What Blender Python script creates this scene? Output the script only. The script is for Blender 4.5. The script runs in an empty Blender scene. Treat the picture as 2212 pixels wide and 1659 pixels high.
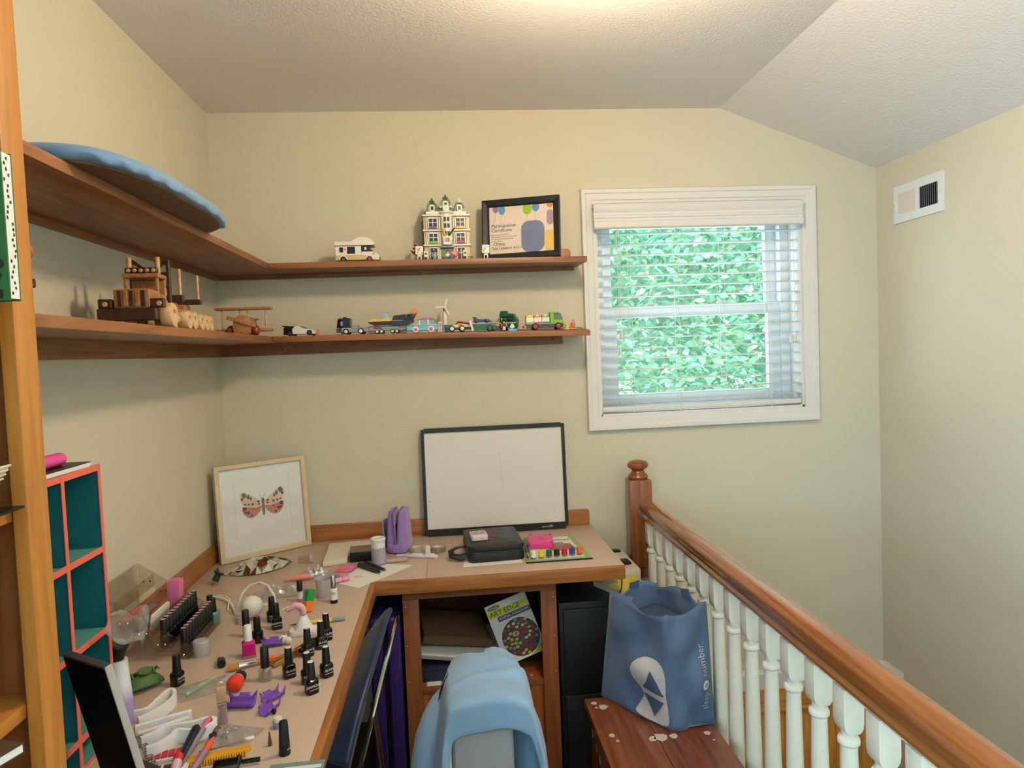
import bpy, bmesh, math, random
from mathutils import Matrix, Vector, Euler
random.seed(7)
SC = bpy.context.scene
COL = SC.collection
PI = math.pi

# ------------------------------------------------------------------ camera
def make_camera():
    yaw, pitch, roll, f = 0.0882, -0.0462, -0.0399, 1523.33
    F = Vector((math.sin(yaw)*math.cos(pitch), math.cos(yaw)*math.cos(pitch), math.sin(pitch)))
    R = Vector((math.cos(yaw), -math.sin(yaw), 0)); U = R.cross(F)
    c, s = math.cos(roll), math.sin(roll)
    R2 = R*c + U*s; U2 = -R*s + U*c
    cam = bpy.data.cameras.new('camera'); cam.sensor_fit = 'HORIZONTAL'; cam.sensor_width = 36
    cam.lens = f/2212*36; cam.clip_start = 0.02
    o = bpy.data.objects.new('camera', cam); COL.objects.link(o)
    m = Matrix((R2, U2, -F)).transposed().to_4x4(); m.translation = (0.8787, -2.8201, 1.4658)
    o.matrix_world = m
    SC.camera = o
make_camera()

# ------------------------------------------------------------------ light
SC.view_settings.view_transform = 'Standard'
SC.view_settings.look = 'None'
SC.view_settings.gamma = 1
SC.view_settings.use_curve_mapping = False
SC.view_settings.exposure = 0.2
w = bpy.data.worlds.new('overcast_sky'); SC.world = w; w.use_nodes = True
bg = w.node_tree.nodes['Background']; bg.inputs['Color'].default_value = (0.80, 0.94, 1.0, 1); bg.inputs['Strength'].default_value = 5.3

def portal(name, loc, rot, sx, sy):
    l = bpy.data.lights.new(name, 'AREA'); l.shape = 'RECTANGLE'; l.size = sx; l.size_y = sy; l.energy = 1
    l.cycles.is_portal = True
    o = bpy.data.objects.new(name, l); COL.objects.link(o); o.location = loc; o.rotation_euler = rot
portal('window_portal', (1.92, 0.30, 1.62), (-PI/2, 0, 0), 0.86, 0.86)
def sky_panel(name, loc, rot, sx, sy, watt, col):   # daylight entering through a window
    l = bpy.data.lights.new(name, 'AREA'); l.shape = 'RECTANGLE'; l.size = sx; l.size_y = sy; l.energy = watt; l.color = col
    o = bpy.data.objects.new(name, l); COL.objects.link(o); o.location = loc; o.rotation_euler = rot
sky_panel('side_window_daylight', (-0.16, -3.85, 1.5), (PI/2, 0, -PI/2), 1.2, 1.2, 155, (0.50, 0.78, 1.0))
LAMP_W = (31, 15)

# ------------------------------------------------------------------ helpers
def lin(c):
    c = c/255
    return c/12.92 if c <= 0.04045 else ((c+0.055)/1.055)**2.4
def L3(c): return tuple(lin(x) for x in c)+(1,)

MATS = {}
def mat(name, rgb, rough=0.5, metal=0.0, var=0.0, vscale=30, bump=0.0, bscale=200, spec=0.5, trans=0, ior=1.45, alpha=1, sheen=0, coat=0):
    if name in MATS: return MATS[name]
    m = bpy.data.materials.new(name); m.use_nodes = True; MATS[name] = m
    nt = m.node_tree; b = nt.nodes['Principled BSDF']
    b.inputs['Base Color'].default_value = L3(rgb); b.inputs['Roughness'].default_value = rough
    b.inputs['Metallic'].default_value = metal; b.inputs['Specular IOR Level'].default_value = spec
    b.inputs['Transmission Weight'].default_value = trans; b.inputs['IOR'].default_value = ior
    b.inputs['Sheen Weight'].default_value = sheen; b.inputs['Coat Weight'].default_value = coat
    if var or bump:
        tc = nt.nodes.new('ShaderNodeTexCoord')
    if var:
        n = nt.nodes.new('ShaderNodeTexNoise'); n.inputs['Scale'].default_value = vscale; n.inputs['Detail'].default_value = 4
        nt.links.new(tc.outputs['Object'], n.inputs['Vector'])
        r = nt.nodes.new('ShaderNodeValToRGB'); r.color_ramp.elements[0].position = 0.3; r.color_ramp.elements[1].position = 0.7
        a = L3(rgb); r.color_ramp.elements[0].color = tuple(x*(1-var) for x in a[:3])+(1,); r.color_ramp.elements[1].color = tuple(min(1, x*(1+var)) for x in a[:3])+(1,)
        nt.links.new(n.outputs['Fac'], r.inputs['Fac']); nt.links.new(r.outputs['Color'], b.inputs['Base Color'])
    if bump:
        n = nt.nodes.new('ShaderNodeTexNoise'); n.inputs['Scale'].default_value = bscale; n.inputs['Detail'].default_value = 3
        nt.links.new(tc.outputs['Object'], n.inputs['Vector'])
        bp = nt.nodes.new('ShaderNodeBump'); bp.inputs['Strength'].default_value = bump; bp.inputs['Distance'].default_value = 0.004
        nt.links.new(n.outputs['Fac'], bp.inputs['Height']); nt.links.new(bp.outputs['Normal'], b.inputs['Normal'])
    return m

def wood(name, dark, light, axis='x', rough=0.45, scale=1.0, coat=0.0, bump=0.15):
    if name in MATS: return MATS[name]
    m = bpy.data.materials.new(name); m.use_nodes = True; MATS[name] = m
    nt = m.node_tree; b = nt.nodes['Principled BSDF']; b.inputs['Roughness'].default_value = rough; b.inputs['Coat Weight'].default_value = coat; b.inputs['Coat Roughness'].default_value = 0.06
    tc = nt.nodes.new('ShaderNodeTexCoord'); mp = nt.nodes.new('ShaderNodeMapping')
    s = [26*scale]*3; s['xyz'.index(axis)] = 1.6*scale; mp.inputs['Scale'].default_value = s
    nt.links.new(tc.outputs['Object'], mp.inputs['Vector'])
    n = nt.nodes.new('ShaderNodeTexNoise'); n.inputs['Scale'].default_value = 2.2; n.inputs['Detail'].default_value = 6; n.inputs['Distortion'].default_value = 0.6
    nt.links.new(mp.outputs['Vector'], n.inputs['Vector'])
    r = nt.nodes.new('ShaderNodeValToRGB'); r.color_ramp.elements[0].position = 0.32; r.color_ramp.elements[1].position = 0.68
    r.color_ramp.elements[0].color = L3(dark); r.color_ramp.elements[1].color = L3(light)
    nt.links.new(n.outputs['Fac'], r.inputs['Fac']); nt.links.new(r.outputs['Color'], b.inputs['Base Color'])
    bp = nt.nodes.new('ShaderNodeBump'); bp.inputs['Strength'].default_value = bump; bp.inputs['Distance'].default_value = 0.001
    nt.links.new(n.outputs['Fac'], bp.inputs['Height']); nt.links.new(bp.outputs['Normal'], b.inputs['Normal'])
    return m

def clear(name, rgb=(255, 255, 255), glossy=0.12, rough=0.08, tint=1.0, diffuse=0.0):
    """thin clear plastic or glass: mostly see-through, some gloss, some milky scatter"""
    if name in MATS: return MATS[name]
    m = bpy.data.materials.new(name); m.use_nodes = True; MATS[name] = m
    nt = m.node_tree; nt.nodes.remove(nt.nodes['Principled BSDF']); out = nt.nodes['Material Output']
    t = nt.nodes.new('ShaderNodeBsdfTransparent'); c = L3(rgb); t.inputs['Color'].default_value = tuple(x*tint for x in c[:3])+(1,)
    g = nt.nodes.new('ShaderNodeBsdfGlossy'); g.inputs['Roughness'].default_value = rough
    mx = nt.nodes.new('ShaderNodeMixShader'); mx.inputs[0].default_value = glossy
    nt.links.new(t.outputs[0], mx.inputs[1]); nt.links.new(g.outputs[0], mx.inputs[2]); last = mx
    if diffuse:
        d = nt.nodes.new('ShaderNodeBsdfDiffuse'); d.inputs['Color'].default_value = c
        m2 = nt.nodes.new('ShaderNodeMixShader'); m2.inputs[0].default_value = diffuse
        nt.links.new(mx.outputs[0], m2.inputs[1]); nt.links.new(d.outputs[0], m2.inputs[2]); last = m2
    nt.links.new(last.outputs[0], out.inputs['Surface'])
    return m

class B:
    """mesh builder"""
    def __init__(s, m=None): s.v = []; s.f = []; s.m = m or Matrix()
    def at(s, loc=(0, 0, 0), rot=(0, 0, 0), sc=(1, 1, 1)):
        s.m = Matrix.LocRotScale(Vector(loc), Euler(rot), Vector(sc)); return s
    def add(s, vs, fs):
        k = len(s.v); s.v += [s.m @ Vector(v) for v in vs]; s.f += [[i+k for i in f] for f in fs]; return s
    def box(s, x0, y0, z0, x1, y1, z1):
        return s.add([(x0, y0, z0), (x1, y0, z0), (x1, y1, z0), (x0, y1, z0), (x0, y0, z1), (x1, y0, z1), (x1, y1, z1), (x0, y1, z1)],
                     [(3, 2, 1, 0), (4, 5, 6, 7), (0, 1, 5, 4), (1, 2, 6, 5), (2, 3, 7, 6), (3, 0, 4, 7)])
    def hexa(s, p):     # eight corners: bottom ring, top ring
        return s.add(p, [(3, 2, 1, 0), (4, 5, 6, 7), (0, 1, 5, 4), (1, 2, 6, 5), (2, 3, 7, 6), (3, 0, 4, 7)])
    def rings(s, rs, cap=True, closed=False):
        n = len(rs[0]); vs = [p for r in rs for p in r]; fs = []; k = len(rs)
        for i in range(k if closed else k-1):
            j = (i+1) % k
            for a in range(n):
                b = (a+1) % n; fs.append((i*n+a, i*n+b, j*n+b, j*n+a))
        if cap and not closed: fs.append(tuple(reversed(range(n)))); fs.append(tuple(range((k-1)*n, k*n)))
        return s.add(vs, fs)
    def lathe(s, prof, c=(0, 0, 0), n=20, sx=1, sy=1):
        return s.rings([[(c[0]+r*sx*math.cos(2*PI*a/n), c[1]+r*sy*math.sin(2*PI*a/n), c[2]+z) for a in range(n)] for r, z in prof])
    def tube(s, pts, r, n=8, closed=False, flat=1.0):
        pts = [Vector(p) for p in pts]; k = len(pts); rs = []; prev = None
        for i, p in enumerate(pts):
            a = pts[(i-1) % k] if (closed or i > 0) else p; b = pts[(i+1) % k] if (closed or i < k-1) else p
            t = (b-a).normalized()
            if prev is None:
                u = t.cross(Vector((0, 0, 1)));  u = t.cross(Vector((0, 1, 0))) if u.length < 1e-3 else u
            else: u = prev - t*prev.dot(t)
            u.normalize(); prev = u; w_ = t.cross(u)
            rr = r[i] if isinstance(r, (list, tuple)) else r
            rs.append([p+u*rr*math.cos(2*PI*q/n)+w_*rr*flat*math.sin(2*PI*q/n) for q in range(n)])
        return s.rings(rs, True, closed)
    def cyl(s, p0, p1, r0, r1=None, n=14): return s.tube([p0, p1], [r0, r0 if r1 is None else r1], n)
    def prism(s, poly, a, b, ax='z'):
        def P(u, v, h): return {'z': (u, v, h), 'y': (u, h, v), 'x': (h, u, v)}[ax]
        n = len(poly)
        return s.add([P(u, v, a) for u, v in poly]+[P(u, v, b) for u, v in poly],
                     [tuple(reversed(range(n))), tuple(range(n, 2*n))]+[(i, (i+1) % n, n+(i+1) % n, n+i) for i in range(n)])
    def ball(s, c, r, n=12, sc=(1, 1, 1)):
        k = max(6, n//2+1)
        return s.rings([[(c[0]+sc[0]*r*math.sin(PI*(i/k) if 0 < i < k else 0.02)*math.cos(2*PI*a/n), c[1]+sc[1]*r*math.sin(PI*(i/k) if 0 < i < k else 0.02)*math.sin(2*PI*a/n), c[2]-sc[2]*r*math.cos(PI*i/k)) for a in range(n)] for i in range(k+1)])
    def grid(s, fn, nu, nv, closed_u=False):
        vs = [fn(i/nu, j/nv) for j in range(nv+1) for i in range(nu+1)]
        return s.add(vs, [(j*(nu+1)+i, j*(nu+1)+i+1, (j+1)*(nu+1)+i+1, (j+1)*(nu+1)+i) for j in range(nv) for i in range(nu)])
    def strip(s, pts, w, t, up=(0, 0, 1)):
        """flat ribbon along pts: w tall along up, t thick sideways"""
        up = Vector(up).normalized(); pts = [Vector(p) for p in pts]; rs = []
        for i, p in enumerate(pts):
            d = (pts[min(i+1, len(pts)-1)]-pts[max(i-1, 0)]).normalized(); sd = d.cross(up).normalized()*t/2
            rs.append([p-sd, p+sd, p+sd+up*w, p-sd+up*w])
        return s.rings(rs)
    def text(s, body, size, ext=0.0003, align='CENTER', font_sx=1.0):
        cu = bpy.data.curves.new('t', 'FONT'); cu.body = body; cu.size = size; cu.extrude = ext; cu.align_x = align; cu.align_y = 'CENTER'; cu.resolution_u = 2
        ob = bpy.data.objects.new('t', cu); COL.objects.link(ob)
        dg = bpy.context.evaluated_depsgraph_get(); me = ob.evaluated_get(dg).to_mesh()
        s.add([(v.co.x*font_sx, v.co.y, v.co.z) for v in me.vertices], [tuple(p.vertices) for p in me.polygons])
        ob.evaluated_get(dg).to_mesh_clear(); bpy.data.objects.remove(ob); bpy.data.curves.remove(cu)
        return s

def obj(name, b, m, parent=None, bevel=0, seg=2, angle=35, thick=0, sub=0):
    me = bpy.data.meshes.new(name); me.from_pydata([tuple(v) for v in b.v], [], b.f)
    bm = bmesh.new(); bm.from_mesh(me)
    if thick or sub: bmesh.ops.remove_doubles(bm, verts=bm.verts, dist=1e-6)
    bmesh.ops.recalc_face_normals(bm, faces=bm.faces)
    if bevel:
        es = [e for e in bm.edges if len(e.link_faces) == 2 and e.calc_face_angle(0) > 0.5]
        bmesh.ops.bevel(bm, geom=es, offset=bevel, segments=seg, profile=0.6, affect='EDGES', clamp_overlap=True)
    bm.to_mesh(me); bm.free()
    me.shade_smooth(); me.set_sharp_from_angle(angle=math.radians(angle))
    me.materials.append(m)
    o = bpy.data.objects.new(name, me); COL.objects.link(o)
    if thick:
        md = o.modifiers.new('s', 'SOLIDIFY'); md.thickness = thick; md.offset = 0
    if sub:
        md = o.modifiers.new('u', 'SUBSURF'); md.levels = sub; md.render_levels = sub
    if parent: o.parent = parent
    return o
def tag(o, label, cat, group=None):
    o['label'] = label; o['category'] = cat
    if group: o['group'] = group
    return o
def thing(name, label, cat, loc=(0, 0, 0), rz=0, group=None, rot=None):
    o = bpy.data.objects.new(name, None); COL.objects.link(o); o.empty_display_size = 0.02
    o.location = loc; o.rotation_euler = rot if rot else (0, 0, rz)
    return tag(o, label, cat, group)
def struct(name, b, m, parent=None, **k):
    o = obj(name, b, m, parent, **k)
    if not parent: o['kind'] = 'structure'
    return o
def dup(root, loc, rz=None, label=None, group=None):
    r = root.copy(); COL.objects.link(r); r.location = loc
    if rz is not None: r.rotation_euler = (0, 0, rz)
    if label: r['label'] = label
    if group: r['group'] = group
    for ch in list(root.children):
        c = ch.copy(); COL.objects.link(c); c.parent = r
        for g in ch.children:
            d = g.copy(); COL.objects.link(d); d.parent = c
    return r
def frame_sides(name, x0, z0, x1, z1, prof, m, parent, y=0.0):
    """four mitred mouldings; prof = [(outward distance, height towards -y)]"""
    cs = [((x0, z0), (-1, -1)), ((x1, z0), (1, -1)), ((x1, z1), (1, 1)), ((x0, z1), (-1, 1))]
    for i in range(4):
        (pa, da), (pb, db) = cs[i], cs[(i+1) % 4]
        b = B(); b.rings([[(p[0]+d[0]*u, y-h, p[1]+d[1]*u) for u, h in prof] for p, d in ((pa, da), (pb, db))])
        obj(name, b, m, parent)
def rrect(x0, z0, x1, z1, r, n=4):
    pts = []
    for cx, cz, a in ((x1-r, z1-r, 0), (x0+r, z1-r, 1), (x0+r, z0+r, 2), (x1-r, z0+r, 3)):
        for i in range(n+1):
            t = (a+i/n)*PI/2; pts.append((cx+r*math.cos(t), cz+r*math.sin(t)))
    return pts
def ell(cx, cz, rx, rz, n=20, a0=0, a1=2*PI): return [(cx+rx*math.cos(a0+(a1-a0)*i/n), cz+rz*math.sin(a0+(a1-a0)*i/n)) for i in range(n)]

# ------------------------------------------------------------------ shared materials
wall_m = mat('wall_paint', (214, 206, 184), 0.75, bump=0.35, bscale=160, spec=0.25)
ceil_m = mat('ceiling_paint', (238, 235, 234), 0.9, bump=0.45, bscale=120, spec=0.2)
white_trim = mat('white_trim_paint', (226, 222, 217), 0.4)
bal_m = mat('baluster_paint', (232, 222, 202), 0.35, var=0.03, vscale=60)
shelf_x = wood('shelf_wood_x', (116, 68, 38), (154, 98, 58), 'x', 0.42)
shelf_y = wood('shelf_wood_y', (122, 74, 42), (162, 106, 64), 'y', 0.42)
desk_x = wood('desk_wood_x', (142, 86, 40), (180, 118, 62), 'x', 0.38)
desk_y = wood('desk_wood_y', (142, 86, 40), (180, 118, 62), 'y', 0.38)
pine_z = wood('bookcase_pine', (176, 112, 44), (206, 140, 64), 'z', 0.4)
pine_y = wood('bookcase_pine_y', (176, 112, 44), (200, 134, 60), 'y', 0.4)
rail_w = wood('handrail_wood', (140, 80, 38), (166, 100, 50), 'y', 0.18, coat=1.0, bump=0.0)
newel_w = wood('newel_wood', (116, 62, 30), (150, 86, 44), 'z', 0.25, coat=0.3)
cab_z = wood('cabinet_wood', (124, 66, 34), (158, 92, 52), 'z', 0.45)
cab_x = wood('cabinet_wood_x', (124, 66, 34), (158, 92, 52), 'x', 0.45)
panel_z = wood('panelling_pine', (190, 124, 48), (222, 158, 76), 'z', 0.35)
panel_x = wood('panelling_pine_x', (190, 124, 48), (222, 158, 76), 'x', 0.35)
chest_m = wood('chest_wood', (88, 44, 26), (132, 74, 44), 'y', 0.3)
black_m = mat('black_plastic', (16, 16, 17), 0.35)
black_s = mat('black_gloss', (10, 10, 11), 0.15)
dark_m = mat('dark_grey', (52, 53, 56), 0.5)
grey_m = mat('mid_grey', (142, 146, 152), 0.45)
white_m = mat('white_plastic', (235, 233, 228), 0.35)
chrome = mat('chrome', (205, 205, 205), 0.12, 1.0)
gold_m = mat('gold_metal', (206, 160, 84), 0.3, 1.0)
acryl = clear('clear_acrylic', (246, 244, 240), 0.10, 0.06)
glass = clear('window_glass', (250, 255, 255), 0.05, 0.02)
film = clear('plastic_film', (240, 240, 240), 0.22, 0.22, diffuse=0.16)
frost = clear('frosted_plastic', (232, 226, 232), 0.12, 0.3, diffuse=0.42)
paper_m = mat('paper', (238, 235, 228), 0.7)

# ------------------------------------------------------------------ room shell
H, XR, W, HS = 2.418, 2.0155, 2.681, 2.1647
YR = -4.8
struct('floor', B().box(-0.1, YR-0.1, -0.12, 1.66, 0.1, 0).box(1.66, YR-0.1, -0.12, W+0.1, -3.3, 0), mat('carpet', (104, 84, 66), 0.95, var=0.15, vscale=300, bump=0.6, bscale=700))
struct('floor', B().box(1.5, -3.4, -1.62, W+0.1, 0.1, -1.5), mat('stair_floor', (150, 110, 70), 0.6))
struct('ceiling', B().box(-0.1, YR-0.1, H, XR, 0.1, H+0.1), ceil_m)
struct('ceiling', B().prism([(XR, H), (W+0.1, HS-0.1*(H-HS)/(W-XR)), (W+0.1, HS+0.2), (XR, H+0.1)], YR-0.1, 0.1, 'y'), ceil_m)
struct('wall_left', B().box(-0.1, -3.2, -0.12, 0, 0.15, H+0.02).box(-0.1, YR-0.1, -0.12, 0, -4.5, H+0.02).box(-0.1, -4.5, -0.12, 0, -3.2, 0.9).box(-0.1, -4.5, 2.1, 0, -3.2, H+0.02), wall_m)
WX0, WX1, WZ0, WZ1 = 1.487, 2.352, 1.187, 2.043
wb = struct('wall_back', B().box(0, 0, -1.6, WX0, 0.15, H+0.02).box(WX1, 0, -1.6, W, 0.15, H+0.02).box(WX0, 0, -1.6, WX1, 0.15, WZ0).box(WX0, 0, WZ1, WX1, 0.15, H+0.02), wall_m)
struct('wall_right', B().box(W, YR-0.1, -1.6, W+0.1, 0.15, HS+0.1), wall_m)
struct('wall_rear', B().box(0, YR-0.1, -0.12, W, YR, H), wall_m)
struct('wall_stairwell', B().box(1.60, -3.3, -1.5, 1.66, 0, -0.12).box(1.66, -3.36, -1.5, W, -3.3, -0.12), wall_m)
# side window behind the camera: frame and two panes
o = struct('window_2', B().box(-0.08, -4.5, 0.9, -0.02, -4.45, 2.1).box(-0.08, -3.25, 0.9, -0.02, -3.2, 2.1).box(-0.08, -4.45, 0.9, -0.02, -3.25, 0.95).box(-0.08, -4.45, 2.05, -0.02, -3.25, 2.1).box(-0.08, -4.45, 1.48, -0.02, -3.25, 1.52), white_trim)
for z0, z1 in ((0.95, 1.48), (1.52, 2.05)): obj('pane', B().box(-0.055, -4.45, z0, -0.05, -3.25, z1), glass, o)
# baseboards, stairwell trim and plank panelling
struct('baseboard_back', B().prism([(0, 0), (0, 0.083), (-0.006, 0.083), (-0.008, 0.072), (-0.014, 0.066), (-0.014, 0)], 1.66, W, 'x'), white_trim)
struct('baseboard_right', B().prism([(W, 0), (W, 0.083), (W-0.006, 0.083), (W-0.008, 0.072), (W-0.014, 0.066), (W-0.014, 0)], -0.135, 0, 'y'), white_trim)
struct('trim_1', B().box(1.66, -0.018, -0.075, W, 0, -0.001), panel_x, bevel=0.002)
struct('trim_2', B().box(1.66, -0.03, -0.092, W, 0, -0.0755), panel_x, bevel=0.005)
struct('trim_3', B().box(W-0.018, -3.2, -0.12, W, -0.031, -0.001), panel_z, bevel=0.002)
pl = B().box(0, 0, 0, 0.056, 0.011, 0.9); pm = None
for i in range(18):
    x = 1.664+i*0.0566
    if x+0.05 > W: break
    if pm is None: o = obj('plank', pl, panel_z, wb, bevel=0.0035); pm = o
    else: o = pm.copy(); COL.objects.link(o)
    o.location = (x, -0.0112, -0.995)
struct('trim_4', B().box(1.585, -2.75, 0, 1.66, -0.02, 0.022), desk_y, bevel=0.004)

# ------------------------------------------------------------------ window
win = bpy.data.objects.new('window_1', None); COL.objects.link(win); win['kind'] = 'structure'; win.empty_display_size = 0.05
cas = [(0, 0.0), (0, 0.012), (0.010, 0.013), (0.014, 0.017), (0.036, 0.019), (0.040, 0.023), (0.054, 0.023), (0.057, 0.018), (0.057, 0.0)]
frame_sides('casing', WX0, WZ0, WX1, WZ1, cas, white_trim, win)
vinyl = mat('window_vinyl', (226, 230, 236), 0.35)
obj('jamb', B().box(WX0, 0.001, WZ0-0.001, WX0+0.008, 0.15, WZ1).box(WX1-0.008, 0.001, WZ0, WX1, 0.15, WZ1).box(WX0, 0.001, WZ1-0.008, WX1, 0.15, WZ1).box(WX0, 0.001, WZ0, WX1, 0.15, WZ0+0.008), white_trim, win)
fx0, fx1, fz0, fz1 = WX0+0.008, WX1-0.008, WZ0+0.008, WZ1-0.008
obj('outer_frame', B().box(fx0, 0.095, fz0, fx0+0.04, 0.17, fz1).box(fx1-0.04, 0.095, fz0, fx1, 0.17, fz1).box(fx0+0.04, 0.095, fz0, fx1-0.04, 0.17, fz0+0.025).box(fx0+0.04, 0.095, fz1-0.035, fx1-0.04, 0.17, fz1), vinyl, win, bevel=0.002)
def sash(y0, z0, z1, rail_b, rail_t, gx):
    x0, x1 = fx0+0.04, fx1-0.04
    s_ = obj('sash', B().box(x0, y0, z0, x0+gx, y0+0.028, z1).box(x1-gx, y0, z0, x1, y0+0.028, z1).box(x0+gx, y0, z0, x1-gx, y0+0.028, z0+rail_b).box(x0+gx, y0, z1-rail_t, x1-gx, y0+0.028, z1), vinyl, win, bevel=0.002)
    obj('pane', B().box(x0+gx, y0+0.012, z0+rail_b, x1-gx, y0+0.016, z1-rail_t), glass, s_)
    return s_
sash(0.138, 1.60, fz1-0.035, 0.03, 0.035, 0.045)
s1 = sash(0.105, fz0+0.025, 1.628, 0.045, 0.038, 0.055)
for x in (1.74, 2.05):
    obj('sash_lock', B().prism(ell(x, 0.122, 0.032, 0.011, 16), 1.628, 1.636).prism(ell(x, 0.122, 0.018, 0.009, 14), 1.636, 1.646).box(x-0.004, 0.106, 1.638, x+0.03, 0.114, 1.644), white_trim, s1)

# ------------------------------------------------------------------ foliage outside the window
def hedge():
    rnd = random.Random(3); b = B()
    for i in range(34000):
        x = rnd.uniform(0.4, 4.6); z = rnd.uniform(0.2, 3.4)
        y = 1.5+0.35*(0.5+0.5*math.sin(2.3*x+0.7*math.sin(3*z)))+0.25*math.sin(3.1*z+x)*0.5+rnd.uniform(-0.12, 0.9)
        if z > 2.0+0.2*x and rnd.random() < 0.2: continue
        s = rnd.uniform(0.02, 0.046); e = Euler((rnd.uniform(-1.1, 0.5), rnd.uniform(-0.9, 0.9), rnd.uniform(-PI, PI)))
        b.m = Matrix.LocRotScale(Vector((x, y, z)), e, Vector((s, s, s)))
        b.add([(0, -1, 0), (0.5, -0.25, 0.12), (0.42, 0.4, 0.1), (0, 1, -0.05), (-0.42, 0.4, 0.1), (-0.5, -0.25, 0.12), (0, 0, 0)],
              [(0, 1, 6), (1, 2, 6), (2, 3, 6), (3, 4, 6), (4, 5, 6), (5, 0, 6)])
    for i in range(9000):
        x = rnd.uniform(0.2, 5.2); z = rnd.uniform(0.0, 3.8); s = rnd.uniform(0.06, 0.11); e = Euler((rnd.uniform(-1.9, -1.1), rnd.uniform(-0.5, 0.5), rnd.uniform(-0.6, 0.6)))
        b.m = Matrix.LocRotScale(Vector((x, rnd.uniform(2.9, 3.3), z)), e, Vector((s, s, s)))
        b.add([(0, -1, 0), (0.5, -0.25, 0.12), (0.42, 0.4, 0.1), (0, 1, -0.05), (-0.42, 0.4, 0.1), (-0.5, -0.25, 0.12), (0, 0, 0)],
              [(0, 1, 6), (1, 2, 6), (2, 3, 6), (3, 4, 6), (4, 5, 6), (5, 0, 6)])
    m = bpy.data.materials.new('leaves'); m.use_nodes = True; nt = m.node_tree; p = nt.nodes['Principled BSDF']; p.inputs['Roughness'].default_value = 0.45
    g = nt.nodes.new('ShaderNodeNewGeometry'); r = nt.nodes.new('ShaderNodeValToRGB')
    cols = [(104, 160, 142), (122, 178, 152), (144, 194, 174), (160, 198, 146), (166, 208, 194), (226, 212, 178)]
    r.color_ramp.elements[0].color = L3(cols[0]); r.color_ramp.elements[1].color = L3(cols[-1])
    for i, c in enumerate(cols[1:-1]): e_ = r.color_ramp.elements.new((i+1)/5.2); e_.color = L3(c)
    nt.links.new(g.outputs['Random Per Island'], r.inputs['Fac']); nt.links.new(r.outputs['Color'], p.inputs['Base Color'])
    tr = nt.nodes.new('ShaderNodeBsdfTranslucent'); nt.links.new(r.outputs['Color'], tr.inputs['Color'])
    mx = nt.nodes.new('ShaderNodeMixShader'); mx.inputs[0].default_value = 0.35
    nt.links.new(p.outputs[0], mx.inputs[1]); nt.links.new(tr.outputs[0], mx.inputs[2]); nt.links.new(mx.outputs[0], nt.nodes['Material Output'].inputs['Surface'])
    me = bpy.data.meshes.new('foliage'); me.from_pydata([tuple(v) for v in b.v], [], b.f); me.materials.append(m)
    o = bpy.data.objects.new('foliage', me); COL.objects.link(o); o['kind'] = 'stuff'
    tag(o, 'sunlit green leaves of a dense hedge outside the window', 'foliage')
hedge()

# ------------------------------------------------------------------ ceiling lamps (just above the picture)
def lamp(loc, watt, label):
    t = thing('ceiling_lamp', label, 'lamp', loc)
    obj('base', B().lathe([(0.0, 0), (0.15, 0), (0.15, -0.02), (0.13, -0.03), (0.0, -0.03)], n=28), mat('lamp_base', (200, 190, 170), 0.4), t)
    m = bpy.data.materials.get('lamp_bulb')
    if not m:
        m = bpy.data.materials.new('lamp_bulb'); m.use_nodes = True; p = m.node_tree.nodes['Principled BSDF']
        p.inputs['Emission Color'].default_value = (1, 0.78, 0.5, 1); p.inputs['Emission Strength'].default_value = 6
    for s in (-1, 1):
        bl = obj('bulb', B().ball((s*0.06, 0, -0.062), 0.03, 12), m, t)
    l = bpy.data.lights.new('lamp_light', 'POINT'); l.energy = watt; l.color = (1.0, 0.76, 0.50); l.shadow_soft_size = 0.06
    o = bpy.data.objects.new('lamp_light', l); COL.objects.link(o); o.parent = t; o.location = (0, 0, -0.16)
lamp((1.28, -1.32, H), LAMP_W[0], 'flush ceiling lamp with two bare bulbs above the stair rail')
lamp((1.75, -3.4, H), LAMP_W[1], 'flush ceiling lamp with two bare bulbs near the side window')

# ------------------------------------------------------------------ venetian blind
bl = thing('window_blind', 'white venetian blind with open slats hanging in the window', 'blind', (1.92, 0.03, WZ1))
blm = mat('blind_white', (226, 222, 220), 0.45)
def rel(b, o): b.m = Matrix.Translation(-Vector(o.location)); return b
prof = [(0.0, 2.034), (-0.050, 2.034), (-0.056, 2.026), (-0.054, 2.006), (-0.048, 1.998), (-0.048, 1.990), (-0.054, 1.986), (-0.054, 1.978), (-0.050, 1.974), (-0.050, 1.968), (-0.056, 1.962), (-0.056, 1.940), (-0.050, 1.934), (-0.042, 1.934), (-0.042, 2.020), (0.0, 2.022)]
obj('valance', rel(B(), bl).prism(prof, 1.474, 2.335, 'x'), blm, bl)
obj('headrail', rel(B(), bl).box(1.500, 0.004, 1.985, 2.340, 0.056, 2.03), blm, bl)
slm = bpy.data.materials.new('blind_slat'); slm.use_nodes = True; nt = slm.node_tree; nt.nodes['Principled BSDF'].inputs['Base Color'].default_value = L3((240, 240, 238)); nt.nodes['Principled BSDF'].inputs['Roughness'].default_value = 0.4
tr = nt.nodes.new('ShaderNodeBsdfTranslucent'); tr.inputs['Color'].default_value = L3((240, 242, 240)); mx = nt.nodes.new('ShaderNodeMixShader'); mx.inputs[0].default_value = 0.5
nt.links.new(nt.nodes['Principled BSDF'].outputs[0], mx.inputs[1]); nt.links.new(tr.outputs[0], mx.inputs[2]); nt.links.new(mx.outputs[0], nt.nodes['Material Output'].inputs['Surface'])
sl = None
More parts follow.
